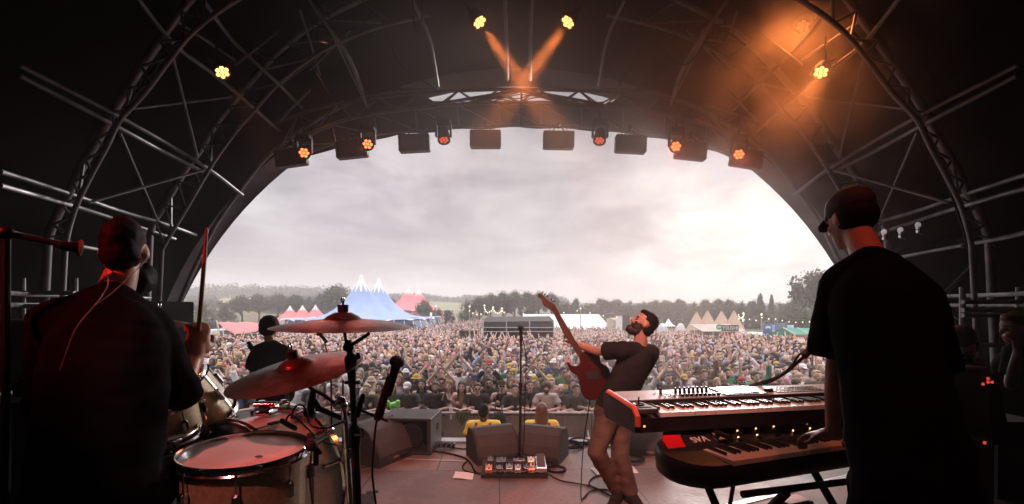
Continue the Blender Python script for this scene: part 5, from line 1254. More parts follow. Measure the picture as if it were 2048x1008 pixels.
def stand():
    Y=1.86; t=thing('cymbal_stand','black and chrome cymbal stand with clamps between the two big cymbals','stand',(P(712,1000,Y).x,Y,.45)); d=DRK()
    b=MB(); b.tube(C2-n2*.02,P(693,690,Y),.006,seg=10); b.build('tilter_rod',d,t)
    b=MB(); b.ell(P(697,694,Y),(.022,.02,.02)); b.cap(P(697,694,Y),P(737,668,Y-.02),.0075,.007,10); b.tube(P(697,680,Y),P(702,722,Y),.012,.014,12); b.build('tilter',d,t)
    b=MB(); b.ell(P(702,719,Y),(.026,.022,.026)); b.tube(P(702,712,Y),P(704,760,Y),.020,.016,14); b.ell(P(716,712,Y-.01),(.010,.008,.014)); b.cap(P(704,720,Y-.02),P(718,709,Y-.03),.005,.005,8); b.build('boom_clamp',d,t)
    b=MB(); b.tube(P(704,740,Y),P(709,860,Y),.0125,seg=14); b.box(P(705,765,Y),(.062,.016,.014),bev=.003); b.build('upper_tube',d,t)
    b=MB(); b.tube(P(709,850,Y),P(716,1040,Y),.017,seg=14); b.lathe([(.024,-.03),(.026,0),(.024,.03)],P(710,868,Y),seg=14); b.lathe([(.024,-.012),(.024,.012)],P(709,888,Y),seg=14); b.build('lower_tube',d,t)
    b=MB(); b.cap(P(712,868,Y-.02),P(724,868,Y-.03),.008,.006,8); b.box(P(725,866,Y-.03),(.012,.01,.04),bev=.004); b.build('wing_bolt',CHR(),t)
    for dx,dy in((-.22,.10),(.16,.22),(.10,-.22)):
        b=MB(); q=P(716,1040,Y); b.path([(q.x,q.y,.75),(q.x+dx*.7,q.y+dy*.7,.55),(q.x+dx,q.y+dy,.46)],.009,8); b.build('leg',d,t)
    t2=thing('cymbal_stand','chrome stand with a slanting boom holding the tilted crash','stand',(P(700,1000,1.95).x,1.95,.45)); Y=1.95
    b=MB(); b.path([C1-n1*.02,P(607,768,1.87),P(648,790,1.92),P(700,830,Y)],.008,10); b.build('boom_arm',d,t2)
    b=MB(); b.ell(P(685,812,Y-.02),(.022,.018,.024)); b.tube(P(684,795,Y-.02),P(690,840,Y-.02),.014,.012,12); b.lathe([(.012,-.03),(.022,-.02),(.022,.02),(.012,.03)],P(679,806,Y-.03),axis=(.6,-.5,.5),seg=16); b.build('boom_clamp',CHR(),t2)
    b=MB(); b.tube(P(690,835,Y),P(703,1045,Y),.0125,seg=14); b.lathe([(.02,-.02),(.022,0),(.02,.02)],P(697,905,Y),seg=14); b.build('tube',CHR(),t2)
    for dx,dy in((-.12,.2),(.2,.1),(-.05,-.2)):
        b=MB(); q=P(703,1045,Y); b.path([(q.x,q.y,.72),(q.x+dx,q.y+dy,.46)],.009,8); b.build('leg',CHR(),t2)
stand()
def microphone(name,label,tip,tail,r=.017,kind='dynamic',cat='microphone',headm=None):
    tip=Vector(tip); tail=Vector(tail); d=(tip-tail).normalized(); t=thing(name,label,cat,tail); L=(tip-tail).length
    b=MB(); b.lathe([(.0,0),(r*.55,0),(r*.62,L*.05),(r*.72,L*.6),(r*.85,L*.78),(0,L*.79)],tail,axis=d,seg=16); b.build('barrel',BLK(),t,smooth=40)
    b=MB(); b.lathe([(r*.8,L*.77),(r*1.15,L*.80),(r*1.3,L*.87),(r*1.15,L*.95),(r*.6,L*1.0),(0,L*1.005)],tail,axis=d,seg=18); b.build('grille',headm or mat('mic_mesh',(.035,.035,.035),.7,.2,noise_=.5,nscale=120,bump=.4,bscale=400),t,smooth=50)
    return t
microphone('microphone','chunky black drum microphone pointing up over the crowd on its clip',P(797,714,1.75),P(776,790,1.78),.022)
t=thing('mic_boom','black telescoping microphone arm rising beside the cymbal stand','mic arm',P(757,833,1.80)); b=MB(); b.path([P(757,835,1.80),P(768,795,1.79),P(781,752,1.77)],.012,12,rs=[.018,.0155,.013]); b.build('sleeve',BLK(),t); b=MB(); b.tube(P(700,812,1.86),P(775,842,1.78),.006,seg=8); b.lathe([(.014,-.015),(.014,.015)],P(757,834,1.80),axis=(0,1,0),seg=14); b.build('boom_arm',DRK(),t)
b=MB(); b.cap(P(714,830,1.84),P(726,792,1.83),.013,.010,10); b.build('arm_grip',BLK(),t)
b=MB(); b.path(spline([P(757,828,1.79),P(752,850,1.78),P(747,900,1.77),P(745,950,1.77),P(752,1010,1.76),P(760,1060,1.76)],8),.0042,7); b.build('microphone_cable',BLK(),label='black cable dropping from the microphone arm past the floor',cat='cable')
microphone('microphone','black tom microphone clamped on the floor tom rim',P(618,893,1.62),P(655,872,1.74),.016)
t=thing('drum_mic_clip','black rim clip with a cable on the floor tom','clip',P(630,905,1.68)); b=MB(); b.box(P(624,888,1.68),(.04,.03,.05),bev=.008); b.ell(P(622,872,1.70),(.016,.014,.014)); b.cap(P(622,888,1.66),P(640,905,1.66),.012,.008,8); b.box(P(632,915,1.67),(.018,.016,.06),bev=.005); b.build('clip_body',BLK(),t); b=MB(); b.path(spline([P(622,910,1.66),P(620,960,1.64),P(626,1010,1.64)],6),.0035,6); b.build('cable',BLK(),t)
t=microphone('microphone','black microphone aimed down under the tilted crash',P(618,834,1.95),P(628,778,1.95),.020)
t=thing('mic_boom','short black microphone arm below the tilted crash','mic arm',P(650,820,1.96)); b=MB(); b.cap(P(628,800,1.96),P(640,818,1.96),.014,.013,10); b.cap(P(636,816,1.96),P(682,836,1.97),.013,.010,10); b.build('arm',BLK(),t)
for pts,lb in(([P(582,836,1.9),P(592,812,1.88),P(610,815,1.88),P(622,850,1.9),P(652,856,1.92),P(690,842,1.93)],'thin cable looping over the bass drum hoop'),([P(570,845,1.85),P(580,830,1.84),P(600,842,1.9),P(640,880,1.95),P(672,890,2.0)],'second thin cable lying along the bass drum rim')):
    b=MB(); b.path(spline(pts,8),.004,7); b.build('cable',BLK(),label=lb,cat='cable')
b=MB(); b.cap(P(564,842,1.9),P(590,856,1.92),.011,.011,10); b.build('cable_joint',BLK(),label='stubby cable connector on top of the bass drum',cat='connector')
# ---- straight vocal microphone stand in the middle
def mstand(label,px,topY,basepy,Y,h2=None,lean=0,mlabel=None):
    top=P(px+lean,topY,Y); base=V(P(px,basepy,Y).x,Y,.02); t=thing('mic_stand',label,'mic stand',base); d=DRK()
    b=MB(); b.tube(base+V(0,0,.06),base.lerp(top,.58),.0135,seg=12); b.build('lower_tube',d,t); b=MB(); b.tube(base.lerp(top,.55),top-V(0,0,.12),.0095,seg=12); b.lathe([(.018,-.03),(.019,.03)],base.lerp(top,.58),seg=12); b.build('upper_tube',d,t)
    for a in(.1,2.2,4.3): b=MB(); b.tube(base+V(0,0,.10),base+V(math.cos(a)*.3,math.sin(a)*.16,.0),.010,seg=8); b.build('leg',d,t)
    b=MB(); b.lathe([(.02,-.03),(.024,0),(.02,.03)],base+V(0,0,.11),seg=12); b.build('hub',d,t)
    microphone('microphone',mlabel,top+V(0,-.01,.02),top-V(0,.02,.15),.024); return t
mstand('straight black microphone stand in the middle of the stage',1040,655,915,4.7,mlabel='black vocal microphone on the straight centre stand',lean=2)
b=MB(); b.path(spline([P(1044,668,4.66),P(1052,720,4.68),P(1050,800,4.7),P(1048,880,4.72),P(1042,918,4.74)],8),.005,6); b.build('microphone_cable',BLK(),label='thin cable hanging down the centre microphone stand',cat='cable')
tp=P(642,667,5.15); t=thing('mic_stand','thin microphone stand between the bass player and the cymbals','mic stand',(P(662,900,5.2).x,5.2,0)); b=MB(); b.tube(P(648,678,5.17),P(662,740,5.2),.008); b.tube(P(662,738,5.2),(P(664,900,5.2).x,5.2,.02),.011); b.build('tube',DRK(),t)
for a in(.3,2.4,4.5): b=MB(); b.tube((t.location.x+.01,5.2,.1),(t.location.x+math.cos(a)*.28,5.2+math.sin(a)*.28,.01),.01,seg=6); b.build('leg',DRK(),t)
microphone('microphone','small ball microphone beside the bass player\'s head',P(637,664,5.12),P(654,685,5.18),.028)
t=thing('mic_stand','microphone stand standing right of the tilted crash','mic stand',(P(686,900,4.9).x,4.9,0)); b=MB(); b.tube((P(686,900,4.9).x,4.9,.02),P(686,760,4.9),.011); b.build('tube',DRK(),t)
for a in(.3,2.4,4.5): b=MB(); b.tube((t.location.x,4.9,.1),(t.location.x+math.cos(a)*.28,4.9+math.sin(a)*.28,.01),.01,seg=6); b.build('leg',DRK(),t)
# far left boom
t=thing('mic_boom','long boom arm reaching in from the dark edge to the drummer','mic arm',P(12,1000,1.35)); b=MB(); b.tube(P(-60,452,1.32),P(140,492,1.42),.009,seg=10); b.build('boom_arm',DRK(),t); b=MB(); b.tube(P(12,466,1.35),P(12,1020,1.35),.010,seg=10); b.ell(P(12,466,1.35),(.02,.02,.02)); b.build('tube',DRK(),t); b=MB(); b.cap(P(118,490,1.41),P(138,494,1.42),.012,.014,10); b.build('clip',BLK(),t)
microphone('microphone','ball microphone pointed at the drummer\'s cheek from the edge',P(166,497,1.40),P(118,490,1.36),.020,headm=mat('foam_brown',(.16,.10,.08),.9,noise_=.3,nscale=40))
# ---- keyboards
def kb_frame(o,th):
    M=Matrix.Rotation(th,3,'Z'); o=Vector(o); return lambda x,y,z:o+M@Vector((x,y,z)),M
orange=mat('panel_orange',(.55,.10,.06),.4); ivory=mat('ivory_keys',(.72,.66,.60),.3); kblk=mat('black_keys',(.012,.012,.012),.25); kbody=mat('kb_body',(.016,.016,.018),.38,noise_=.4,nscale=12); panelm=mat('kb_panel_grey',(.30,.31,.32),.42,.35,noise_=.15,nscale=14)
def keys(t,L,M,x0,n,y0,y1,z,w=.0235,h=.02):
    b=MB()
    for i in range(n): b.box(L(x0+w*(i+.5),(y0+y1)/2,z-h/2),(w-.0012,y1-y0,h),M,bev=.0012)
    b.build('white_keys',ivory,t,smooth=0); b=MB(); pat=[0,1,3,4,5]
    for i in range(n-1):
        if (i+5)%7 in(0,1,3,4,5): b.box(L(x0+w*(i+1),y1-(y1-y0)*.32,z+.006),(.011,(y1-y0)*.63,.013),M,bev=.003)
    b.build('black_keys',kblk,t,smooth=0)
def topkb():
    L,M=kb_frame(P(1270,868,1.95),R(11.5)); t=thing('keyboard','upper stage piano with a silver control panel and orange end cheek','keyboard',L(.65,.1,0)); H=.118
    b=MB(); b.prism([L(.02,.008,.0),L(.02,.008,.060),L(.02,.16,.066),L(.02,.17,.100),L(.02,.325,.112),L(.02,.325,.02),L(.02,.30,0)],M@Vector((1.32,0,0))); b.build('case',kbody,t,smooth=0)
    for x in(0,1.342):
        b=MB(); prof=[(.0,.004),(-.004,.07),(.03,.098),(.30,H+.002),(.335,H-.004),(.335,.02),(.31,-.002)]; b.prism([L(x,y,z) for y,z in prof],M@Vector((.020,0,0))); b.build('end_cheek',mat('cheek_dark',(.055,.045,.045),.45,noise_=.3,nscale=9),t,smooth=0)
        b=MB(); pf=[L(x+.01,y,z+.002) for y,z in ((-.003,.03),(-.005,.07),(.03,.0985),(.16,.109),(.30,H+.002))]; b.path(pf,.0125,8); b.build('cheek_trim',orange,t)
    b=MB(); b.prism([L(.022,.17,.1005),L(.022,.326,.1125),L(1.34,.326,.1125),L(1.34,.17,.1005)],(0,0,.004)); b.build('control_panel',panelm,t,smooth=0)
    keys(t,L,M,.118,51,.004,.150,.082)
    b=MB(); b.box(L(.068,.088,.088),(.090,.160,.022),M,bev=.004); b.build('joystick_block',mat('kb_grey_dark',(.05,.05,.052),.4,noise_=.2,nscale=12),t)
    b=MB(); b.lathe([(.026,0),(.024,.004),(.008,-.001),(0,.0)],L(.066,.10,.100),seg=24); b.tube(L(.066,.10,.100),L(.066,.098,.128),.004,.003,8); b.ell(L(.066,.098,.128),(.004,.004,.006)); b.build('joystick',kblk,t)
    b=MB(); b.box(L(.066,.040,.1005),(.06,.006,.002),M); b.box(L(.045,.148,.1005),(.03,.004,.002),M); b.build('slot_marks',kblk,t)
    zc=lambda y:.1045+(y-.17)/.156*.012
    for i in range(9):
        x=.31+i*.0235 if i else .255; b=MB(); b.box(L(x,.235,zc(.235)+.001),(.004,.075,.002),M); b.prism([L(x-.005,.245,zc(.24)),L(x+.005,.245,zc(.24)),L(x+.0035,.247,zc(.24)+.030),L(x-.0035,.247,zc(.24)+.030)],M@Vector((0,.010,0))); b.build('fader',kblk,t,smooth=0)
    for i in range(9):
        b=MB(); b.lathe([(.0085,0),(.008,.012),(.0,.0125)],L(.335+i*.0235,.192,zc(.192)+.001),seg=12); b.build('knob',kblk,t)
    b=MB(); rnd=random.Random(1)
    for i in range(26):
        x=rnd.choice([.22,.24,.27,.29,.50,.52,.545])+rnd.uniform(-.004,.004); b.box(L(x,.19+.02*rnd.randrange(6),zc(.24)+.001),(.010,.006,.004),M)
    for i in range(12):
        for j in range(4): b.box(L(.86+i*.024,.20+j*.026,zc(.2+j*.026)+.001),(.017,.008,.004),M)
    b.lathe([(.022,0),(.020,.014),(0,.015)],L(.83,.23,zc(.23)),seg=20); b.build('buttons',kblk,t,smooth=0)
    b=MB(); b.box(L(.67,.248,zc(.248)+.002),(.225,.145,.006),M@Matrix.Rotation(R(4.3),3,'X'),bev=.002); b.build('screen_bezel',kblk,t)
    b=MB(); b.box(L(.665,.250,zc(.25)+.0065),(.165,.115,.003),M@Matrix.Rotation(R(4.3),3,'X')); b.build('touch_screen',mat('screen_glass',(.22,.21,.21),.06,.0,coat=1),t)
    b=MB(); b.lathe([(.004,0),(.003,.003),(0,.003)],L(.045,.006,.028),axis=M@Vector((0,-1,0)),seg=10); b.build('power_light',mat('tiny_red',(.3,.02,.01),.3,emit=(1,.1,.05),es=8),t)
topkb()
def lowkb():
    L,M=kb_frame(P(1402,992,1.70),R(20)); t=thing('keyboard','lower red and black stage keyboard with SVA lettering and glowing knobs','keyboard',L(.6,.1,0))
    # rounded body outline
    def outl(inset=0):
        pts=[]; 
        for k in range(11): a=math.pi*.5+math.pi*k/10; pts.append((.13+math.cos(a)*(.165-inset),.165+math.sin(a)*(.165-inset)))
        return pts+[(1.22,.0+inset),(1.22,.33-inset)]
    b=MB(); rings=[(.0,.03),(.02,.006),(.045,0),(.075,.0),(.09,.008)]; o0=[outl(i) for z,i in rings]; vs=[];n=len(o0[0])
    for (z,i),o in zip(rings,o0): vs+= [L(x,y,z+(.032*y/.33 if z>.04 else 0)) for x,y in o]
    fs=[tuple(range(n))[::-1],tuple((len(rings)-1)*n+i for i in range(n))]
    for k in range(len(rings)-1):
        for i in range(n): j=(i+1)%n; fs.append((k*n+i,k*n+j,(k+1)*n+j,(k+1)*n+i))
    b.add(vs,fs); b.build('case',kbody,t,smooth=40)
    zt=lambda y:.094+max(0,y-.165)/.165*.062
    def slab(pl,lift,m_,nm):
        b=MB(); n_=len(pl); vs=[L(x,y,.088) for x,y in pl]+[L(x,y,zt(y)+lift) for x,y in pl]
        b.add(vs,[tuple(range(n_))[::-1],tuple(range(n_,2*n_))]+[(i,(i+1)%n_,n_+(i+1)%n_,n_+i) for i in range(n_)]); b.build(nm,m_,t,smooth=0)
    slab([(.012,.165),(.11,.17),(.115,.23),(.14,.28),(.175,.318),(.12,.318),(.07,.305),(.035,.26),(.02,.20)],0,mat('kb_red',(.62,.012,.02),.35,coat=.5),'red_panel')
    slab([(.112,.17),(1.21,.17),(1.21,.318),(.177,.318),(.142,.28),(.117,.23)],.0,mat('kb_panel_black',(.022,.018,.018),.35,noise_=.3,nscale=9),'control_panel')
    b=MB(); b.prism([L(x,y,.0905) for x,y in [(.02,.10),(.03,.05),(.07,.015),(.10,.008),(.145,.008),(.115,.16),(.012,.16)]],(0,0,.004)); b.build('left_block',mat('kb_grey_dark'),t,smooth=0)
    keys(t,L,M,.155,44,.004,.160,.108)
    Mt=basis(L(.205,.235,zt(.235)+.002),M@Vector((1,0,0)),(M@Vector((0,1,0))+Vector((0,0,.376)))); text('SVA','lettering',.050,Mt,mat('chrome_print',(.85,.78,.74),.4,.1),t,.0015)
    b=MB(); b.box(L(.315,.238,zt(.238)+.003),(.082,.080,.008),M@Matrix.Rotation(R(20.6),3,'X'),bev=.003); b.build('display_frame',CHR(),t); b=MB(); b.box(L(.318,.238,zt(.238)+.009),(.05,.045,.003),M@Matrix.Rotation(R(20.6),3,'X')); b.build('display',mat('lcd_amber',(.12,.05,.03),.2,emit=(1,.25,.08),es=.25),t)
    b=MB(); b.lathe([(.011,0),(.010,.014),(0,.015)],L(.288,.225,zt(.225)+.008),seg=14); b.build('dial',kblk,t)
    rnd=random.Random(8); kb=MB(); 
    for i in range(22):
        x=.39+i*.036; y=.20+.05*(i%3)*.8; kk=MB(); kk.lathe([(.010,0),(.009,.013),(0,.0135)],L(x,y,zt(y)),seg=12); kk.build('knob',kblk,t)
        if i%4!=2: q=MB(); q.ell(L(x+.012,y+.022,zt(y+.022)+.002),(.0035,.0035,.003),seg=8,rings=5); q.build('key_light',mat('tiny_amber',(.4,.15,.05),.3,emit=(1,.36,.14),es=6),t)
lowkb()
def kstand():
    t=thing('keyboard_stand','black folding stand carrying the two keyboards','stand',(1.25,2.05,.29)); d=DRK(); L,M=kb_frame((.95,1.98,.29),R(15))
    for x in(.0,.62):
        b=MB(); b.tube(L(x,-.22,.0),L(x,.30,.62),.018,seg=8); b.build('crossed_leg',d,t); b=MB(); b.tube(L(x+.05,.32,.0),L(x+.05,-.20,.60),.018,seg=8); b.build('crossed_leg',d,t)
        b=MB(); b.tube(L(x+.02,.30,.55),L(x-.05,.28,.83),.014,seg=8); b.tube(L(x-.05,.28,.77),L(x-.05,-.02,.77),.012,seg=8); b.build('upper_arm',d,t)
    b=MB()
    for y in(-.2,.3): b.tube(L(-.15,y,.01),L(.85,y,.01),.018,seg=8); b.tube(L(-.15,y,.615),L(.85,y,.615),.014,seg=8)
    b.build('cross_bar',d,t)
kstand()
# boom microphone of the keyboard player
t=thing('mic_boom','black boom arm with a curling cable above the keyboards','mic arm',P(1500,775,2.6)); b=MB(); b.path(spline([P(1500,772,2.5),P(1560,752,2.42),P(1598,722,2.36),P(1622,700,2.32)],6),.008,8); b.build('boom_arm',DRK(),t); b=MB(); b.path(spline([P(1505,771,2.48),P(1545,762,2.42),P(1580,735,2.35),P(1600,708,2.33),P(1612,716,2.3),P(1618,700,2.3)],8),.0055,6); b.build('cable',BLK(),t); b=MB(); b.tube(P(1500,772,2.5),(P(1440,772,2.75).x,2.75,.1),.012); b.build('tube',DRK(),t); b=MB(); b.box(P(1614,706,2.31),(.05,.03,.03),Matrix.Rotation(R(-40),3,'Y'),bev=.006); b.build('clip',BLK(),t)
microphone('microphone','black ball microphone in front of the keyboard player\'s chest',P(1638,670,2.24),P(1616,702,2.32),.024)
# ---- guitar
def gp(X,Yc,d): return P(1050+X/3.877,570+Yc/3.877,d)
def guitar():
    t=thing('guitar','dark red electric guitar with a pale edge held with its neck pointing up','guitar',P(1185,760,4.14))
    O=[(325,598),(345,616),(385,628),(414,618),(426,592),(420,555),(460,515),(540,505),(578,548),(590,600),(645,640),(664,720),(628,820),(566,882),(490,890),(440,845),(424,770),(402,705),(352,668)]
    def closed(pl,n=4):
        k=len(pl); out=[]
        for i in range(k):
            p0,p1,p2,p3=[Vector((*pl[(i+j-1)%k],0)) for j in range(4)]
            for q in range(n): u=q/n; out.append(.5*((2*p1)+(p2-p0)*u+(2*p0-5*p1+4*p2-p3)*u*u+(3*p1-p0-3*p2+p3)*u**3))
        return out
    C_=closed(O); cx=sum(p.x for p in C_)/len(C_); cy=sum(p.y for p in C_)/len(C_)
    b=MB(); vs=[];fs=[]; lay=[(.0,-.9),(-.0,-.97),(.006,-1.0),(.036,-1.0),(.036,-1.0),(.044,-.97),(.044,-.9)]; n=len(C_); ms=[]
    for d,sc_ in lay:
        for p in C_: vs.append(gp(cx+(p.x-cx)*-sc_,cy+(p.y-cy)*-sc_,4.07+d))
    for k in range(len(lay)-1):
        for i in range(n): j=(i+1)%n; fs.append((k*n+i,k*n+j,(k+1)*n+j,(k+1)*n+i))
    fs.append(tuple(range(n))[::-1]); fs.append(tuple((len(lay)-1)*n+i for i in range(n))); b.add(vs,fs)
    b.m=[1 if 4*n<=i<6*n else 0 for i in range(len(fs))]
    b.build('body',[mat('guitar_red',(.075,.010,.010),.3,coat=.6,noise_=.3,nscale=5),mat('binding_cream',(.75,.68,.60),.4)],t,smooth=40)
    wd=mat('neck_wood',(.11,.05,.035),.45,noise_=.3,nscale=12)
    b=MB(); b.prism([gp(X,Yc,4.085) for X,Yc in((212,198),(240,172),(345,350),(470,560),(430,580),(300,378))],(0,.022,0)); b.build('neck',wd,t,smooth=0)
    b=MB(); H=[(97,88),(101,70),(118,64),(134,74),(165,104),(205,135),(238,160),(240,178),(228,196),(206,200),(178,182),(150,165),(136,140),(128,112)]; b.prism([gp(X,Yc,4.085) for X,Yc in closed(H,3) for X,Yc in[(X.x,X.y)]] if False else [gp(p.x,p.y,4.085) for p in closed(H,3)],(0,.018,0)); b.build('headstock',wd,t,smooth=0)
    for k in range(6):
        X=128+k*17.5; Yc=70+k*14; b=MB(); b.tube(gp(X,Yc,4.09),gp(X+9,Yc-12,4.09),.0035,seg=6); b.ell(gp(X+10,Yc-13,4.09),(.009,.006,.008)); b.build('tuning_peg',CHR(),t)
    b=MB(); b.box(gp(520,700,4.066),(.11,.004,.07),bev=.001); b.build('back_plate',rubber,t)
    t2=thing('bass_guitar','dark bass guitar mostly hidden in front of the bass player','bass guitar',P(540,780,5.2)); b=MB(); b.prism([P(x,y,5.24) for x,y in((494,684),(499,682),(507,694),(500,700),(496,697))],(0,.02,0)); b.build('headstock',BLK(),t2); b=MB(); b.tube(P(502,697,5.25),P(545,770,5.24),.018,.022,8); b.build('neck',BLK(),t2)
    b=MB(); b.ell(P(560,785,5.24),(.17,.02,.15)); b.build('body',mat('guitar_red'),t2)
    for k in range(4): b=MB(); b.tube(P(496+k*2.5,686+k*4,5.25),P(491+k*2.5,689+k*4,5.25),.005,seg=6); b.build('tuning_peg',DRK(),t2)
guitar()
# ---- floor monitors and boxes
grl=mat('grille_cloth',(.06,.052,.052),.75,noise_=.2,nscale=3,bump=.3,bscale=500); box_=mat('monitor_box',(.030,.028,.028),.6,noise_=.35,nscale=6,bump=.2,bscale=150)
def wedge(label,x,y,rz,w=.56,sc_=1.0,z=0):
    t=thing('wedge_monitor',label,'stage monitor',(0,0,0),'wedge floor monitors'); pr=[(.26,0),(.26,.075),(.21,.20),(.11,.325),(-.02,.40),(-.14,.40),(-.24,.24),(-.24,0)]
    pr=[(a*sc_,b_*sc_) for a,b_ in pr]
    b=MB(); b.prism([(-w/2,-a,h) for a,h in pr],(w,0,0)); b.build('cabinet',box_,t,smooth=0)
    b=MB(); gp_=[(.262,.10),(.213,.205),(.113,.33),(-.018,.404)]; gp_=[(a*sc_,h*sc_) for a,h in gp_]
    for (a,h),(a2,h2) in zip(gp_[:-1],gp_[1:]):
        nx,nz=(h2-h),-(a2-a); l=math.hypot(nx,nz); nx/=l;nz/=l
        b.prism([(-w/2+.025,-a,h),(w/2-.025,-a,h),(w/2-.025,-a2,h2),(-w/2+.025,-a2,h2)],(0,-nx*.006,nz*.006))
    b.build('grille',grl,t,smooth=0)
    b=MB(); 
    for sx in(-1,1): b.path([(sx*(w/2-.012),-a-.001,h+.002) for a,h in [(.262*sc_,.09*sc_)]+gp_[1:]],.009,6)
    b.build('edge_trim',mat('trim_dark',(.045,.04,.04),.5),t)
    b=MB(); b.box((0,-.262*sc_,.055*sc_),(.08,.004,.018)); b.build('badge',mat('badge_orange',(.35,.12,.06),.4),t)
    b=MB(); b.box((w*.25,-.262*sc_,.03),(.10,.006,.03)); b.build('jack_plate',BLK(),t)
    t.location=(x,y,z); t.rotation_euler=(0,0,rz); return t
wedge('wedge monitor on the drum side of the centre microphone stand',P(985,925,4.95).x,5.02,R(22),.48,.80)
wedge('wedge monitor on the guitarist side of the centre microphone stand',P(1085,925,4.95).x,5.02,R(-22),.48,.80)
wedge('dark wedge monitor turned away beside the cymbal stand',P(755,900,5.0).x,5.0,R(62),.50,1.0)
wedge('black wedge monitor half hidden behind the guitarist\'s legs',P(1300,895,5.2).x,5.25,R(-12),.5,.75)
def sidefill():
    Y=5.15; x0=P(762,0,Y).x; x1=P(868,0,Y).x; t=thing('side_speaker','open black speaker box lying on its side near the deck edge','speaker',((x0+x1)/2,5.3,0)); w=x1-x0
    Mz=Matrix.Rotation(R(-5),3,'Z'); c=V((x0+x1)/2,5.35,.20)
    b=MB(); b.box(c+V(0,0,.18),(w,.5,.03),Mz,bev=.006); b.box(c-V(0,0,.18),(w,.5,.03),Mz,bev=.006); b.box(c+Mz@V(w/2-.02,0,0),(.04,.5,.33),Mz); b.box(c+Mz@V(-w/2+.02,0,0),(.04,.5,.33),Mz); b.box(c+Mz@V(0,.22,0),(w-.08,.04,.33),Mz); b.build('cabinet',box_,t,smooth=0)
    b=MB(); b.lathe([(.13,.0),(.125,.012),(.10,.014),(.04,-.04),(0,-.03)],c+Mz@V(.06,-.20,.0),axis=Mz@V(0,-1,0),seg=28); b.build('driver_cone',BLK(),t)
    b=MB(); b.box(c+Mz@V(-.16,-.19,.03),(.09,.01,.06),Mz); b.build('label_plate',mat('label_rust',(.22,.07,.04),.6),t)
    b=MB(); b.lathe([(.04,0),(.038,.01),(.0,.01)],c+Mz@V(w/2,.05,.05),axis=Mz@V(1,0,0),seg=16); b.build('handle_cup',BLK(),t)
    t=thing('flight_case','flat black lidded case behind the rack tom at the deck edge','case',(P(480,845,5.3).x,5.35,0)); c=V(P(480,845,5.3).x,5.4,.17); b=MB(); b.box(c,(.44,.5,.34),bev=.01); b.build('case_body',box_,t); b=MB(); b.box(c+V(0,0,.175),(.445,.505,.012)); b.build('lid_edge',mat('trim_dark'),t)
sidefill()
def pedals():
    Y0=4.40; x0=P(962,0,Y0).x; x1=P(1096,0,Y0).x; w=x1-x0; cx=(x0+x1)/2; t=thing('pedalboard','long black pedalboard crowded with small effect pedals','pedalboard',(cx,4.55,0))
    b=MB(); b.prism([(x0,Y0,.0),(x0,Y0,.035),(x0,Y0+.30,.085),(x0,Y0+.30,0)],(w,0,0)); b.build('board',mat('board_black',(.02,.018,.018),.7,noise_=.4,nscale=30),t,smooth=0)
    Rx=Matrix.Rotation(math.atan2(.05,.30),3,'X')
    spec=[(.07,.06,.065,.11,(.62,.20,.10)),(.08,.22,.06,.09,(.08,.07,.07)),(.17,.06,.07,.07,(.10,.09,.09)),(.185,.20,.10,.10,(.05,.05,.055)),(.265,.07,.07,.10,(.20,.17,.16)),(.345,.06,.06,.10,(.45,.42,.40)),(.36,.20,.12,.06,(.10,.09,.09)),(.43,.07,.07,.09,(.06,.06,.07)),(.505,.06,.06,.08,(.12,.11,.11))]
    for i,(x,y,sx,sy,col) in enumerate(spec+[(w-.155,.07,.07,.12,(.70,.24,.13)),(w-.15,.21,.07,.10,(.72,.60,.50))]):
        z=.04+y*.167; c=V(x0+x,Y0+y,z+.022); b=MB(); b.box(c,(sx,sy,.045),Rx,bev=.005); m_=mat('pedal_%d'%i,col,.35,.3); p=b.build('pedal',m_,t)
        b=MB(); b.lathe([(.010,0),(.010,.010),(0,.011)],c+Rx@V(0,-sy*.3,.022),seg=10); b.build('foot_switch',CHR(),p)
        b=MB()
        for k in(-1,1): b.lathe([(.007,0),(.006,.012),(0,.012)],c+Rx@V(k*sx*.25,sy*.28,.022),seg=8)
        b.build('knobs',kblk,p)
    c=V(x0+w-.06,Y0+.13,.09); b=MB(); b.box(c,(.10,.24,.05),Rx,bev=.005); v=b.build('volume_pedal',CHR(),t); b=MB(); b.box(c+V(0,0,.035),(.08,.22,.012),Matrix.Rotation(math.atan2(.09,.30),3,'X'),bev=.004); b.build('treadle',mat('treadle',(.10,.045,.035),.6,noise_=.4,nscale=60),v)
    b=MB(); rnd=random.Random(3)
    for k in range(9):
        xa=x0+.05+k*.055; b.path(spline([(xa,Y0+.02,.06),(xa+.02,Y0-.004,.065),(xa+.05,Y0+.03,.065)],4),.0045,5)
    b.build('patch_cables',mat('cable_grey',(.25,.22,.22),.4),t)
pedals()
def sheet(label,pts):
    b=MB(); q=[V(P(x,y,1.6*940/(y-615)).x,1.6*940/(y-615),.004) for x,y in pts]; n=6; vs=[];fs=[]; rnd=random.Random(len(label))
    for j in range(n+1):
        for i in range(n+1):
            p=q[0].lerp(q[1],i/n).lerp(q[3].lerp(q[2],i/n),j/n); p.z+=.004*math.sin(i*.9)*math.sin(j*.8)**2+.003; vs.append(p)
    for j in range(n):
        for i in range(n): a=j*(n+1)+i; fs.append((a,a+1,a+n+2,a+n+1))
    b.add(vs,fs); b.build('paper_sheet',mat('paper',(.80,.74,.74),.7,noise_=.06,nscale=20),label=label,cat='paper',smooth=60)
sheet('white set list lying beside the pedalboard',[(911,944),(948,947),(945,960),(905,958)])
sheet('white set list by the guitarist\'s rear foot',[(1181,937),(1210,936),(1222,952),(1196,953)])
sheet('white set list sticking out past the guitarist\'s shin',[(1246,935),(1266,933),(1278,947),(1250,948)])
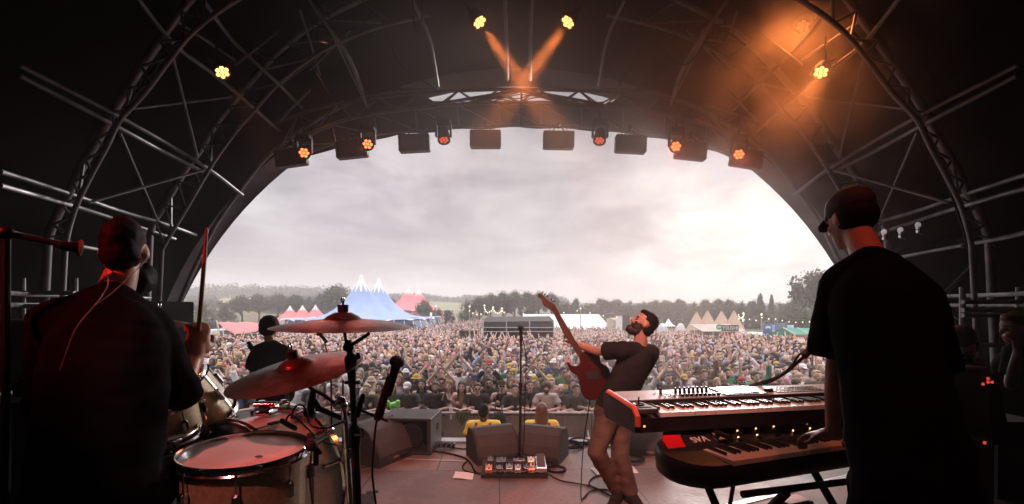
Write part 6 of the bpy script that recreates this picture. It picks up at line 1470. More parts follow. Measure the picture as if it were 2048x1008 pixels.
b=MB(); b.box((P(1590,968,3.0).x,3.02,.335),(.22,.13,.06),Matrix.Rotation(R(20),3,'Z'),bev=.01); b.build('sustain_pedal',BLK(),label='black foot pedal under the keyboards with a pale top',cat='pedal')
b=MB(); b.box((P(1590,968,3.0).x,3.02,.369),(.18,.10,.004),Matrix.Rotation(R(20),3,'Z')); b.build('note_card',mat('paper'),label='pale card resting on the black foot pedal',cat='card')
# ---- cables on the deck
def fl(px,py,z=.008): Y=1.6*940/(py-615); return V((px-CX)/940*Y,Y,z)
CBL=mat('cable_rubber',(.02,.018,.018),.9,spec=.1)
def cable(label,pts,r=.006,name='cable',m=None):
    b=MB(); b.path(spline([fl(*p) for p in pts],8),r,6); b.build(name,m or CBL,label=label,cat='cable')
cable('thick black cable running from the side speaker to the first wedge',[(760,898),(800,900),(850,902),(900,909),(930,918),(942,930),(955,948),(985,947)],.010)
cable('cable curling in front of the set list',[(935,922),(925,935),(935,945),(965,948),(985,940)],.007)
cable('cable snaking back along the deck edge from the side speaker',[(860,893),(890,884),(920,886),(948,884)],.006)
cable('cable between the side speaker and the small junction box',[(868,880),(880,888),(900,895),(930,899),(942,890)],.007)
cable('long cable crossing the deck from the pedalboard to the guitarist',[(1093,948),(1120,962),(1150,968),(1185,975),(1215,990),(1240,1003)],.006)
cable('looping cable between the guitarist\'s feet and the pedalboard',[(1225,945),(1190,955),(1178,968),(1190,978),(1215,982),(1232,978)],.006)
cable('thin cable bunched beside the guitarist\'s heel',[(1165,1000),(1180,985),(1205,980),(1228,985)],.005)
cable('cable running out behind the guitarist past the wedge',[(1245,905),(1275,903),(1310,896),(1350,900),(1400,893)],.007)
cable('cable trailing along the deck edge toward the keyboards',[(1130,898),(1160,890),(1200,892),(1240,897),(1290,893),(1360,890)],.008)
cable('fine cable loop beside the wedge near the cymbal stand',[(722,928),(735,924),(742,930),(730,936),(718,934)],.005)
def coil(label,px,py,r0,n,m=None,k=.006):
    c=fl(px,py); rnd=random.Random(px); b=MB(); pts=[]
    for i in range(n*12+1): a=i/12*6.283; rr=r0*(1+.12*math.sin(a*.37)+rnd.uniform(-.03,.03)); pts.append(c+V(math.cos(a)*rr,math.sin(a)*rr,.006+.004*(i/12)))
    b.path(pts,k,5); b.build('cable_coil',m or CBL,label=label,cat='cable')
coil('neat coil of black cable beside the pedalboard',1113,943,.085,4)
coil('loose coil of cable behind the guitarist\'s knee',1263,921,.12,6,k=.005)
coil('tangle of cable beside the second wedge',1140,893,.14,5,k=.006)
coil('tangle of cable at the deck edge by the guitarist',1160,886,.12,5,k=.005)
b=MB(); p=fl(880,898,.03); rnd=random.Random(2)
for k in range(7): b.box(p+V(-.16+k*.05,rnd.uniform(-.05,.05),.02),(.06,.09,.05),Matrix.Rotation(rnd.uniform(-.5,.5),3,'Z'),bev=.006)
for k in range(7): b.cap(p+V(-.18+k*.055,-.05,.05),p+V(-.2+k*.055,-.13,.03),.010,.010,8)
b.build('power_strip',BLK(),label='heap of black plugs and power sockets beside the side speaker',cat='power strip')
b=MB(); b.box(fl(740,985,.006)+V(.02,0,0),(.10,.05,.004),Matrix.Rotation(R(20),3,'Z')); b.build('tape_scrap',BLK(),label='black tape scrap near the foot of the cymbal stand',cat='tape')
b=MB(); a_=fl(811,919,.0045); c_=fl(935,924,.0045); b.prism([a_,c_,c_+V(0,.02,0),a_+V(0,.02,0)],(0,0,.001)); b.build('floor_tape',mat('tape_pale',(.6,.5,.45),.6),label='thin pale tape line across the deck in front of the wedge',cat='tape')
b=MB(); b.path(spline([P(1180,800,3.8),P(1168,880,3.9),P(1163,950,4.0),fl(1163,1003),fl(1175,992)],8),.0045,6); b.build('guitar_cable',BLK(),label='black cable hanging from the guitar to the deck',cat='cable')
# ---- dark wings
def case(name,label,px0,px1,py0,py1,Y,dep,m,trim=True,z0=0,cat='case',leds=()):
    a=P(px0,py0,Y); c=P(px1,py1,Y); x0,x1=a.x,c.x; z1=a.z; zb=max(z0,c.z) if z0 is None else z0; t=thing(name,label,cat,((x0+x1)/2,Y+dep/2,zb))
    b=MB(); b.box(((x0+x1)/2,Y+dep/2,(z1+zb)/2),(x1-x0,dep,z1-zb),bev=.012); b.build('case_body',m,t)
    if trim:
        b=MB(); e=.012
        for x in(x0,x1):
            for y in(Y,Y+dep): b.box((x,y,(z1+zb)/2),(e*2,e*2,z1-zb+.004))
        for z in(z1,zb+.01):
            for y in(Y,Y+dep): b.box(((x0+x1)/2,y,z),(x1-x0,e*2,e*2))
            for x in(x0,x1): b.box((x,Y+dep/2,z+.001),(e*1.9,dep,e*1.9))
        b.build('metal_edge',mat('alu_edge'),t)
    for k,(px,py,mm) in enumerate(leds):
        q=P(px,py,Y); b=MB(); b.box(q+V(0,-.004,0),(.011,.008,.016)); b.build('indicator_light',mm,t)
    return t
REDL=mat('led_dull_red',(.3,.02,.02),.4,emit=(1,.10,.05),es=.5)
case('flight_case','black flight case with a bright metal edge beside the drummer',-60,76,800,1060,2.3,.6,box_,z0=.0)
case('amplifier','small black amplifier with a knob on the flight case',20,76,764,796,2.32,.4,BLK(),False,z0=P(0,798,2.32).z,cat='amplifier')
case('speaker_stack','tall black speaker stack at the edge of the stage opening',250,300,602,900,5.0,.7,mat('pa_black',(.012,.012,.013),.9,spec=.05,noise_=.3,nscale=6,bump=.3,bscale=200),False,z0=0,cat='speaker')
case('equipment_rack','tall black equipment rack with red lights behind the keyboard player',1895,1985,735,1000,2.9,.6,box_,False,leds=((1975,757,REDL),(1983,764,REDL),(1975,764,REDL),(1965,768,REDL)),cat='rack')
case('equipment_rack','lower black rack with one red light beside the tall one',1930,1992,880,1000,2.7,.15,box_,False,leds=((1968,885,REDL),),cat='rack')
case('flight_case','dark lidded case at the far edge of the wing',2000,2100,845,1000,3.2,.6,box_,False)
case('monitor_speaker','black speaker column in shadow behind the drummer\'s shoulder',-40,60,640,760,3.2,.5,box_,False,z0=P(0,760,3.2).z-.9,cat='speaker')
def rails(px0,px1,ys,Y,label,n=3):
    t=thing('guard_rail',label,'rail',P((px0+px1)/2,900,Y)); 
    for y in ys: b=MB(); b.tube(P(px0,y,Y),P(px1,y,Y),.022,seg=8); b.build('rail_tube',truss_steel(),t)
    for i in range(n): px=lerp(px0,px1,i/(n-1)) ; b=MB(); q=P(px,ys[0]-30,Y+.05); b.tube(q,(q.x,q.y,0),.024,seg=8); b.build('upright',truss_steel(),t)
rails(1925,2150,(604,620,631,690),4.4,'scaffold rails in the dark wing behind the crew',3)
rails(-60,150,(586,612),4.6,'scaffold rails in the dark wing behind the drummer',3)
for px,py,lb in((1770,464,'shiny pipe clamp just behind the keyboard player\'s neck'),(1803,460,'shiny pipe clamp between the other two on the wing rail'),(1838,450,'shiny pipe clamp farthest along the wing rail'),(233,441,'small chrome clamp above the drummer\'s head')):
    b=MB(); c=P(px,py,5.6); b.lathe([(.035,-.02),(.045,0),(.035,.02)],c,axis=(1,.3,0),seg=14,close=False); b.box(c-V(0,0,.06),(.05,.05,.08),bev=.01); b.tube(c-V(.03,0,.05),c-V(-.04,0,.11),.008); b.build('pipe_clamp',CHR(),label=lb,cat='clamp',group='clamps on the wing tubes')
b=MB(); c=P(1738,470,3); 
t=thing('wing_bracing','pair of slanted scaffold braces behind the keyboard player','brace',P(1920,640,5.2))
for a,c in(((1888,588),(1946,530)),((1898,622),(1955,665)),((1700,520),(1950,470))): b=MB(); b.tube(P(*a,5.2),P(*c,5.2),.022,seg=8); b.build('brace_tube',truss_steel(),t)
# ================= BARRIER AND CROWD =================
def barrier():
    al=mat('barrier_alu',(.46,.42,.42),.45,.45,noise_=.3,nscale=3); sh=mat('barrier_sheet',(.30,.27,.27),.5,.35,noise_=.35,nscale=2,bump=.1,bscale=3); Yb=9.4; w=1.06; n=17
    src=None
    for i in range(n):
        x=(i-n//2)*w
        lb=f'pale metal crowd barrier section, {["first","second","third","fourth","fifth","sixth","seventh","eighth","ninth","tenth","eleventh","twelfth","thirteenth","fourteenth","fifteenth","sixteenth","seventeenth"][i]} along from the drummer side'
        if src is None:
            t=thing('crowd_barrier',lb,'barrier',(0,0,0),'barrier sections in front of the crowd')
            b=MB(); b.box((0,.0,.55),(w-.10,.012,.98)); b.build('sheet',sh,t)
            b=MB(); b.tube((-w/2+.005,0,1.09),(w/2-.005,0,1.09),.028,seg=10); b.build('top_rail',al,t)
            for sx in(-1,1): b=MB(); b.box((sx*(w/2-.032),-.004,.55),(.045,.05,1.06),bev=.006); b.build('post',al,t)
            b=MB(); b.box((0,-.014,.42),(w-.1,.012,.018)); b.box((0,-.014,.72),(.012,.012,.66)); b.build('stiffener',al,t)
            b=MB(); b.box((0,-.42,.01),(w-.02,.85,.015)); b.build('foot_plate',al,t)
            for sx in(-1,1): b=MB(); b.tube((sx*.45,-.02,.75),(sx*.45,-.75,.02),.018,seg=8); b.build('strut',al,t)
            src=t; t.location=(x,Yb,-1.6)
        else: t=copy_tree(src,loc=(x,Yb,-1.6)); t['label']=lb
barrier()
SKINS=[mat('skin_c1',(.66,.43,.35),.6,noise_=.15,nscale=20),mat('skin_c2',(.58,.36,.28),.6,noise_=.15,nscale=20),mat('skin_c3',(.72,.50,.43),.6,noise_=.15,nscale=20),mat('skin_c4',(.22,.12,.08),.55,noise_=.15,nscale=20)]
HAIRS=[('dark',mat('hair_c1',(.025,.017,.013),.6,noise_=.4,nscale=50)),('brown',mat('hair_c2',(.08,.045,.028),.6,noise_=.4,nscale=50)),('blond',mat('hair_c3',(.40,.27,.15),.6,noise_=.3,nscale=50)),('ginger',mat('hair_c4',(.25,.10,.04),.6,noise_=.3,nscale=50)),('grey',mat('hair_c5',(.28,.26,.25),.6,noise_=.3,nscale=50))]
CLOTH={'black':(.018,.018,.019),'charcoal':(.05,.05,.052),'navy':(.03,.045,.10),'white':(.72,.70,.70),'pale grey':(.38,.37,.37),'pale blue':(.30,.38,.50),'olive':(.10,.11,.06),'red':(.40,.06,.05),'pink':(.58,.30,.32),'mustard':(.50,.33,.08),'brown':(.14,.085,.06),'lilac':(.42,.34,.50),'tan':(.42,.32,.24),'green':(.06,.22,.12)}
CM={k:mat('cloth_'+k.replace(' ','_'),v,.9,noise_=.18,nscale=6,bump=.2,bscale=40) for k,v in CLOTH.items()}
DEN=mat('jeans_blue',(.06,.08,.13),.85,noise_=.3,nscale=10)
def crowdJ(pose,fem,sleeve):
    w=.165 if fem else .19; h=-.0; J=dict(s=.96 if fem else 1.0,fem=fem,rgt=(1,0,0),fwd=(0,-1,0),hf=(0,-1,.06),hu=(0,0,1),head=(0,-.03,1.60),neck=(0,0,1.455),pelvis=(0,.0,.95),
      sh=[(-w,0,1.40),(w,0,1.40)],kn=[(-.10,-.02,.50),(.10,-.02,.50)],an=[(-.12,.03,.09),(.12,.03,.09)],ft=[(-.13,-.12,.045),(.13,-.12,.045)],sleeve=sleeve,hem=.10 if not fem else .06,inf=.016,beard=True,hair='none',wr_amt=.006,wr_sc=10)
    P_={'down':([(-.25,.03,1.13),(.25,.03,1.13)],[(-.25,-.05,.88),(.25,-.05,.88)],[(V(0,-.2,-1),V(1,0,0),.5),(V(0,-.2,-1),V(-1,0,0),.5)]),
      'lean':([(-.29,-.14,1.15),(.29,-.14,1.15)],[(-.09,-.33,1.145),(.09,-.35,1.15)],[(V(.8,-.5,0),V(0,0,-1),.6),(V(-.8,-.5,.05),V(0,0,-1),.6)]),
      'up':([(-.32,-.05,1.60),(.32,-.05,1.60)],[(-.24,-.08,1.86),(.24,-.08,1.86)],[(V(.1,0,1),V(0,-1,0),.3),(V(-.1,0,1),V(0,-1,0),.3)]),
      'arch':([(-.29,-.06,1.63),(.29,-.06,1.63)],[(-.10,-.08,1.85),(.10,-.08,1.85)],[(V(.7,0,.7),V(0,-1,0),.7),(V(-.7,0,.7),V(0,-1,0),.7)]),
      'clap':([(-.27,-.10,1.19),(.27,-.10,1.19)],[(-.06,-.27,1.36),(.06,-.27,1.36)],[(V(.2,-.3,1),V(1,0,0),.2),(V(-.2,-.3,1),V(-1,0,0),.2)]),
      'one':([(-.25,.03,1.13),(.30,-.06,1.62)],[(-.25,-.05,.88),(.26,-.10,1.88)],[(V(0,-.2,-1),V(1,0,0),.5),(V(0,0,1),V(0,-1,0),.2)]),
      'cross':([(-.27,-.04,1.13),(.27,-.04,1.13)],[(.06,-.21,1.17),(-.07,-.19,1.21)],[(V(1,.1,.1),V(0,1,0),.5),(V(-1,.1,0),V(0,1,0),.5)])}
    J['el'],J['wr'],J['hand']=P_[pose]
    if pose=='lean': J['neck']=(0,-.10,1.43); J['head']=(0,-.15,1.575); J['sh']=[(-w,-.09,1.375),(w,-.09,1.375)]; J['pelvis']=(0,.04,.95)
    return J
VAR={}
def variant(pose,fem):
    k=(pose,fem)
    if k in VAR: return VAR[k]
    m=dict(skin=SKINS[0],shirt=CM['black'],trousers=DEN,hair=HAIRS[0][1])
    d={}
    for sl in((0,.6) if fem else (.6,1.9)):
        J=crowdJ(pose,fem,sl); parts=figure('person',J,m,voxel=.0155)
        if 'body' not in d:
            d['body']=parts[0][1]; d['trousers']=parts[2][1]; d['shoes']=[p[1] for p in parts if p[0]=='shoe']
            for me in[d['body']]+d['shoes']: pass
        else: bpy.data.meshes.remove(parts[0][1])
        d[sl]=parts[1][1]
    d['head']=Vector(J['head']); d['s']=J['s']; VAR[k]=d; return d
HM={}
def hairvar(kind):
    if kind not in HM: HM[kind]=hairmesh(kind,(0,0,0),(0,-1,.06),(0,0,1),1.0,dict(hair=HAIRS[0][1],hat=CM['black']),.011)
    return HM[kind]
def glasses_mesh():
    b=MB()
    for sx in(-1,1): b.ell((sx*.033,-.096,.0),(.026,.012,.018),seg=12,rings=8)
    b.tube((-.02,-.104,.004),(.02,-.104,.004),.004,seg=6)
    for sx in(-1,1): b.tube((sx*.058,-.088,.004),(sx*.080,.0,.006),.004,seg=6)
    me=b.mesh('sunglasses',60); me.materials.append(mat('shades',(.01,.01,.012),.15)); return me
GLM=glasses_mesh()
def setm(o,i,m): o.material_slots[i].link='OBJECT'; o.material_slots[i].material=m
def crowd_person(x,Y,pose,fem,sleeve,shirt,hair,hcol,skin,beard=False,glasses=False,hat=None,rz=0,sc_=1.0,label='',group=None,zadd=0):
    d=variant(pose,fem); o=bpy.data.objects.new('person',d['body']); COL.objects.link(o); o.location=(x,Y,gz(x,Y)+zadd); o.rotation_euler=(0,0,rz); o.scale=(sc_,)*3
    tag(o,label,'person',group); hm=HAIRS[hcol][1]; sk=SKINS[skin]
    setm(o,0,sk); setm(o,3,hm if beard else sk); setm(o,4,hm)
    s=fobj(d[sleeve],'shirt',o); setm(s,0,CM[shirt]); t=fobj(d['trousers'],'trousers',o); setm(t,0,DEN if random.random()<.5 else CM['black'])
    for me in d['shoes']: fobj(me,'shoe',o)
    if hair!='bald':
        for nm,me in hairvar(hair):
            h=fobj(me,nm,o,loc=d['head']); h.scale=(d['s'],)*3; setm(h,0,hm if nm=='hair' else CM[hat or 'black'])
    if glasses: g=fobj(GLM,'sunglasses',o,loc=d['head']); g.scale=(d['s'],)*3
    return o
FR='people leaning on the barrier in the front row'
def front():
    D=[ # px, Y, pose, fem, sleeve, shirt, hair, hcol, skin, beard, glasses, hat, label
    (439,9.95,'lean',False,.6,'charcoal','short',1,0,False,False,None,'man in a dark T-shirt on the barrier nearest the rack tom'),
    (455,10.25,'one',False,1.9,'white','short',1,0,True,False,None,'bearded man in a white top throwing one arm up by the rack tom'),
    (471,9.85,'lean',False,1.9,'navy','short',0,1,False,False,None,'man in an open navy jacket leaning on the barrier by the bass player'),
    (491,9.85,'lean',False,.6,'black','curly',0,0,False,False,None,'dark curly-haired man resting his chin beside the bass player'),
    (595,10.1,'down',False,.6,'white','short',1,0,False,True,None,'man with sunglasses and white T-shirt beside the bass player'),
    (611,10.4,'down',False,.6,'navy','short',0,1,False,False,None,'man in navy just behind the bass player\'s shoulder'),
    (628,9.95,'down',False,.6,'charcoal','cap',4,2,True,False,'tan','grey-bearded man in a pale cap beside the bass player'),
    (652,9.85,'lean',True,.6,'pink','long',1,0,False,False,None,'woman in a pink top behind the cymbal boom'),
    (675,9.9,'lean',False,.6,'charcoal','short',1,0,False,False,None,'man in a charcoal T-shirt framed by the stand and boom'),
    (738,9.85,'lean',True,.6,'charcoal','short',2,2,False,False,None,'older blond woman in grey leaning on the barrier by the microphone arm'),
    (743,10.35,'down',False,.6,'white','bucket',1,0,False,False,'tan','man in a cream bucket hat and white shirt behind the blond woman'),
    (760,9.9,'down',True,.6,'mustard','long',0,0,False,False,None,'long-haired woman in mustard behind the black microphone arm'),
    (789,9.85,'lean',True,.6,'olive','long2',2,0,False,False,None,'blond woman holding a green inflatable on the barrier'),
    (818,9.80,'lean',False,.6,'charcoal','cap',4,0,True,False,'white','man in a white cap and dark T-shirt with folded arms on the barrier'),
    (844,9.95,'down',True,0,'black','long2',0,0,False,False,None,'woman with dark bobbed hair in a black top above the guard'),
    (874,9.80,'lean',False,.6,'black','short',1,1,True,False,None,'man in a plain black T-shirt leaning over the barrier with a wristband'),
    (884,10.3,'arch',False,.6,'black','short',0,0,False,True,None,'man in sunglasses with both arms arched over his head'),
    (898,9.90,'clap',True,0,'pink','long',3,2,False,False,None,'woman in a pink top holding a white bottle over the barrier'),
    (903,10.4,'down',True,0,'brown','long',3,0,False,False,None,'taller red-haired woman behind the pink-topped woman'),
    (925,9.85,'lean',True,0,'tan','long',1,2,False,False,None,'woman with very long brown hair above the khaki jacket'),
    (955,9.80,'lean',False,.6,'black','short',1,2,False,True,None,'broad man in a black polo shirt with clasped hands on the barrier'),
    (978,10.05,'cross',False,.6,'black','short',0,0,True,True,None,'man with a black bandana over his mouth behind the barrier'),
    (1003,9.85,'lean',True,0,'black','cap',0,2,False,True,'black','woman in a dark cap and shades above the black bag'),
    (1029,9.80,'lean',False,.6,'charcoal','short',1,2,False,False,None,'tall man in a charcoal T-shirt hanging his hands over the barrier'),
    (1059,9.85,'lean',True,.6,'black','bun',1,2,False,False,None,'woman in a black T-shirt smiling beside the centre microphone stand'),
    (1068,10.45,'arch',False,.6,'brown','cap',1,0,False,False,'mustard','man in an orange cap with both arms raised in an arch'),
    (1093,9.80,'lean',False,.6,'white','curly',1,0,True,False,None,'bearded man in a white printed T-shirt above the long-haired guard'),
    (1121,9.85,'lean',False,.6,'black','bald',4,2,True,False,None,'bald bearded man in a black T-shirt with a white print'),
    (1145,10.15,'down',False,.6,'charcoal','long2',1,0,False,False,None,'man with shoulder-length hair next to the bald bearded man'),
    (1149,9.78,'lean',False,.6,'black','short',0,1,False,False,None,'dark-haired man in black leaning between the bald man and the guitar'),
    (1175,9.85,'lean',False,.6,'olive','short',1,1,False,False,None,'man in a dark olive T-shirt on the barrier beside the guitarist'),
    (977,10.5,'arch',False,1.9,'black','short',0,0,False,True,None,'man in long black sleeves making a heart overhead'),
    (944,10.55,'one',False,.6,'charcoal','short',1,0,False,True,None,'man in sunglasses raising one arm behind the broad man in black'),
    (1021,10.7,'up',True,0,'charcoal','long',1,2,False,False,None,'woman with both arms high behind the tall man in charcoal'),
    ]
    for px,Y,pose,fem,sl,sh,hr,hc,sk,bd,gl,ht,lb in D:
        crowd_person((px-CX)/F*Y,Y,pose,fem,sl,sh,hr,hc,sk,bd,gl,ht,rz=random.uniform(-.12,.12)+math.atan2(-(px-CX)/F,1)*-.35,sc_=random.uniform(.96,1.02)+(.0 if not fem else -.01),label=lb,group=FR)
    # things on and held over the barrier
    b=MB(); c=P(789,812,9.45); b.ell(c,(.11,.07,.09)); b.cap(c+V(-.08,0,.02),c+V(-.14,0,.10),.035,.03); b.ell(c+V(.07,0,.08),(.05,.05,.05)); b.cap(c+V(0,0,-.08),c+V(.0,0,-.22),.02,.014)
    o=fobj(fuse(b,'inflatable_toy',mat('lime_plastic',(.22,.68,.10),.25,coat=.6),voxel=.014,smooth=3,off=c),'inflatable_toy',loc=c); tag(o,'bright green inflatable toy held on the barrier','inflatable')
    b=MB(); c=P(902,828,9.42); b.lathe([(.02,.16),(.02,.19),(.012,.19),(.03,.13),(.036,.10),(.036,-.10),(0,-.10)][::-1],c,seg=14); b.build('water_bottle',white,label='white bottle held in front of the barrier by the woman in pink',cat='bottle')
    def drape_(name,px,Yd,w,h,m,label,cat,seed):
        b=MB(); c=P(px,826,Yd); n=12; vs=[];fs=[]; rnd=random.Random(seed)
        for j in range(n+1):
            for i in range(n+1):
                u=i/n-.5; v=j/n; vs.append((c.x+u*w*(1-.45*v**1.5)+.02*math.sin(v*5+seed),Yd-.04-.05*math.sin(i*1.9+v*2)*v,-.47-v*h*(1-.5*abs(u)*1.6)+.0))
        for j in range(n):
            for i in range(n): a=j*(n+1)+i; fs.append((a,a+1,a+n+2,a+n+1))
        b.add(vs,fs); o=b.build(name,m,label=label,cat=cat,smooth=60); md=o.modifiers.new('s','SOLIDIFY'); md.thickness=.015
    drape_('jacket',925,9.38,.30,.26,CM['olive'],'khaki jacket draped over the barrier','jacket',1)
    b=MB(); c=P(997,842,9.22); b.ell(c,(.15,.09,.19)); b.ell(c+V(0,0,-.05),(.14,.10,.15)); o=fobj(fuse(b,'bag',CM['black'],voxel=.015,wrinkle=.01,wscale=12,off=c),'bag',loc=c); tag(o,'big black bag hanging over the barrier','bag')
    b=MB(); b.path([c+V(-.08,0,.15),c+V(-.05,.15,.32),c+V(.05,.15,.32),c+V(.08,0,.15)],.012,6); b.build('strap',BLK(),o)
front()
ORD='first second third fourth fifth sixth seventh eighth ninth tenth eleventh twelfth thirteenth fourteenth fifteenth sixteenth seventeenth eighteenth nineteenth twentieth'.split()
def ordn(n):
    if n<20: return ORD[n]
    return {2:'twenty',3:'thirty',4:'forty'}[(n+1)//10]+('-'+ORD[(n+1)%10-1] if (n+1)%10 else 'th').replace('-','-')
def rows():
    rnd=random.Random(21); cnt=0; Y=10.55; ri=2; out=[]
    cols=['black']*6+['charcoal']*3+['white']*4+['pale grey']*2+['navy']*2+['pale blue','olive','red','pink','mustard','brown','lilac','tan','green','pink','brown']
    while cnt<266:
        sp=.41+.010*ri; x=(425-CX)/F*Y+rnd.uniform(0,.3); k=0
        while x<(1660-CX)/F*Y and cnt<266:
            px=CX+x/Y*F
            hide=(1205<px<1262) or (508<px<575) or (690<px<712)
            if not hide and not(ri==2 and (px<1195 and rnd.random()<.12)):
                fem=rnd.random()<.40; pose=rnd.choices(['down','clap','up','arch','one','cross'],[58,12,5,5,10,10])[0]
                sl=rnd.choice([0,.6] if fem else [.6,.6,.6,1.9]); sh=rnd.choice(cols)
                hair=rnd.choices(['long','long2','bun','curly','cap','bucket'] if fem else ['short','buzz','curly','cap','bucket','bald','beanie','capback'],[40,22,12,8,10,8] if fem else [42,14,9,16,5,6,3,5])[0]
                hc=rnd.choices(range(5),[34,34,17,7,8])[0]; sk=rnd.choices(range(4),[38,30,26,6])[0]; bd=(not fem) and rnd.random()<.38; gl=rnd.random()<.2; ht=rnd.choice(['black','black','navy','white','tan','mustard','red','charcoal'])
                who='woman' if fem else ('bearded man' if bd else 'man')
                hd={'long':HAIRS[hc][0]+' long hair','long2':HAIRS[hc][0]+' bob','bun':HAIRS[hc][0]+' bun','curly':HAIRS[hc][0]+' curls','short':HAIRS[hc][0]+' hair','buzz':'cropped hair','bald':'bald head','cap':ht+' cap','capback':ht+' backwards cap','bucket':ht+' bucket hat','beanie':ht+' beanie'}[hair]
                lb=f'{who} in {sh} with {hd}, {ordn(k)} along the {ORD[ri-1]} crowd row'
                crowd_person(x+rnd.uniform(-.05,.05),Y+rnd.uniform(-.14,.14),pose,fem,sl,sh,hair,hc,sk,bd,gl,ht,rz=math.atan2(-(px-CX)/F,1)*-.3+rnd.uniform(-.35,.35),sc_=rnd.gauss(1.0,.035)*(.965 if fem else 1.01),label=lb,group='people in the crowd behind the front row')
                cnt+=1; k+=1
            x+=sp*rnd.uniform(.85,1.2)
        Y+=.50; ri+=1
    return Y
YEND=rows()
def mass():
    """the rest of the crowd, several thousand people: one object"""
    rng=np.random.default_rng(5); rnd=random.Random(5)
    T=[]
    for k in range(14):
        m=MB(); fem=k%5<2; arms='up' if k==3 else 'one' if k==8 else 'clap' if k in(5,11) else 'down'; cs=[]
        def add(kind,fn):
            n0=len(m.v); fn(); cs.append((n0,len(m.v),kind))
        add('skin',lambda:m.ell((0,-.03,1.59),(.074,.088,.118),seg=8,rings=6))
        hk=k%4
        if fem: add('hair',lambda:(m.ell((0,.004,1.645),(.095,.100,.095),seg=8,rings=6),m.ell((0,.05,1.48),(.10,.06,.17),seg=6,rings=5)))
        elif hk==3: add('hat',lambda:(m.ell((0,-.015,1.66),(.092,.105,.07),seg=8,rings=6),m.ell((0,-.12,1.64),(.07,.07,.012),seg=6,rings=4)))
        else: add('hair',lambda:m.ell((0,-.002,1.652),(.086,.098,.084),seg=8,rings=6))
        if not fem and k%3==0: add('hair',lambda:m.ell((0,-.07,1.53),(.055,.05,.045),seg=6,rings=4))
        w=.17 if fem else .20
        def tor():
            vs=[];fs=[]; rg=[(.85,.17,.12),(1.1,.15,.11),(1.3,w,.12),(1.40,w*.95,.09),(1.47,.06,.06)]
            for z,a,b_ in rg:
                for i in range(8): t=2*math.pi*i/8; vs.append((math.cos(t)*a,math.sin(t)*b_,z))
            for q in range(4):
                for i in range(8): j=(i+1)%8; fs.append((q*8+i,q*8+j,q*8+8+j,q*8+8+i))
            m.add(vs,fs)
        add('shirt',tor)
        P_={'down':([(-.25,0,1.13),(.25,0,1.13)],[(-.24,-.08,.9),(.24,-.08,.9)]),'up':([(-.31,-.05,1.6),(.31,-.05,1.6)],[(-.22,-.08,1.88),(.2,-.08,1.88)]),'clap':([(-.26,-.1,1.2),(.26,-.1,1.2)],[(-.05,-.28,1.36),(.05,-.28,1.36)]),'one':([(-.25,0,1.13),(.3,-.05,1.62)],[(-.24,-.08,.9),(.26,-.1,1.9)])}[arms]
        for q,sx in enumerate((-1,1)):
            a=Vector((sx*w,0,1.39)); e=Vector(P_[0][q]); wv=Vector(P_[1][q])
            add('shirt' if not fem else 'skin',lambda:m.tube(a,a.lerp(e,.7),.06,.055,5)); add('skin',lambda:(m.tube(a.lerp(e,.65),e,.045,.04,5),m.tube(e,wv,.04,.028,5),m.ell(wv+(wv-e).normalized()*.06,(.04,.03,.06),seg=5,rings=4)))
        add('leg',lambda:(m.tube((-.09,0,.9),(-.11,0,0),.085,.05,5),m.tube((.09,0,.9),(.11,0,0),.085,.05,5)))
        v=np.array(m.v,dtype=np.float32)
        tri=[f for f in m.f]; T.append((v,tri,cs))
    cols=np.array([CLOTH[c] for c in ['black']*6+['charcoal']*3+['white']*6+['pale grey']*3+['navy']*2+['pale blue','pale blue','olive','red','pink','pink','pink','brown','lilac','lilac','tan','white','mustard']]); skins=np.array([(.74,.49,.43),(.66,.43,.37),(.80,.57,.52),(.26,.15,.11)]); hairs=np.array([(.025,.017,.013),(.08,.045,.028),(.40,.27,.15),(.25,.10,.04),(.28,.26,.25)])
    pos=[]; Y=YEND+.05
    while Y<96:
        dn=.46+.010*(Y-14)*1.0; step=.46+.012*(Y-14)
        px0,px1=350,1760
        if Y>24: px1=1590
        if Y>35: px1=1400
        if Y>40: px0=560
        if Y>52: px0,px1=690,1240
        if Y>62: px0,px1=850,1060
        if Y>72: px0,px1=885,1010
        x=(px0-CX)/F*Y; xe=(px1-CX)/F*Y
        while x<xe:
            xx=x+rnd.uniform(-.15,.15); yy=Y+rnd.uniform(-.2,.2); px=CX+xx/yy*F
            foh=29.2<yy<34.2 and -2.2<xx<3.0
            if not foh and rnd.random()<.97: pos.append((xx,yy))
            x+=dn*rnd.uniform(.8,1.25)
        Y+=step
    V_=[];F_=[];C_=[]; base=0
    for xx,yy in pos:
        v,fs,cs=T[rnd.randrange(len(T))]; a=rnd.uniform(-.6,.6)-xx/yy*.3; s=rnd.gauss(.99,.04); c_,s_=math.cos(a),math.sin(a)
        p=v*s; q=np.empty_like(p); q[:,0]=p[:,0]*c_-p[:,1]*s_+xx; q[:,1]=p[:,0]*s_+p[:,1]*c_+yy; q[:,2]=p[:,2]+gz(xx,yy)
        col=np.zeros((len(v),4),dtype=np.float32); col[:,3]=1; cl={'skin':skins[rnd.choices(range(4),[38,30,27,5])[0]],'hair':hairs[rnd.choices(range(5),[34,32,19,7,8])[0]],'hat':cols[rnd.randrange(len(cols))],'shirt':cols[rnd.randrange(len(cols))],'leg':(.04,.05,.07)}
        for n0,n1,k in cs: col[n0:n1,:3]=cl[k]
        V_.append(q); C_.append(col); F_.append((fs,base)); base+=len(v)
    Vv=np.concatenate(V_); Cc=np.concatenate(C_); loops=[];starts=[];tot=[]; ls=0
    cache={}
    for fs,b0 in F_:
        k=id(fs)
        if k not in cache: cache[k]=(np.array([i for f in fs for i in f]),np.array([len(f) for f in fs]))
        li,ln=cache[k]; loops.append(li+b0); tot.append(ln)
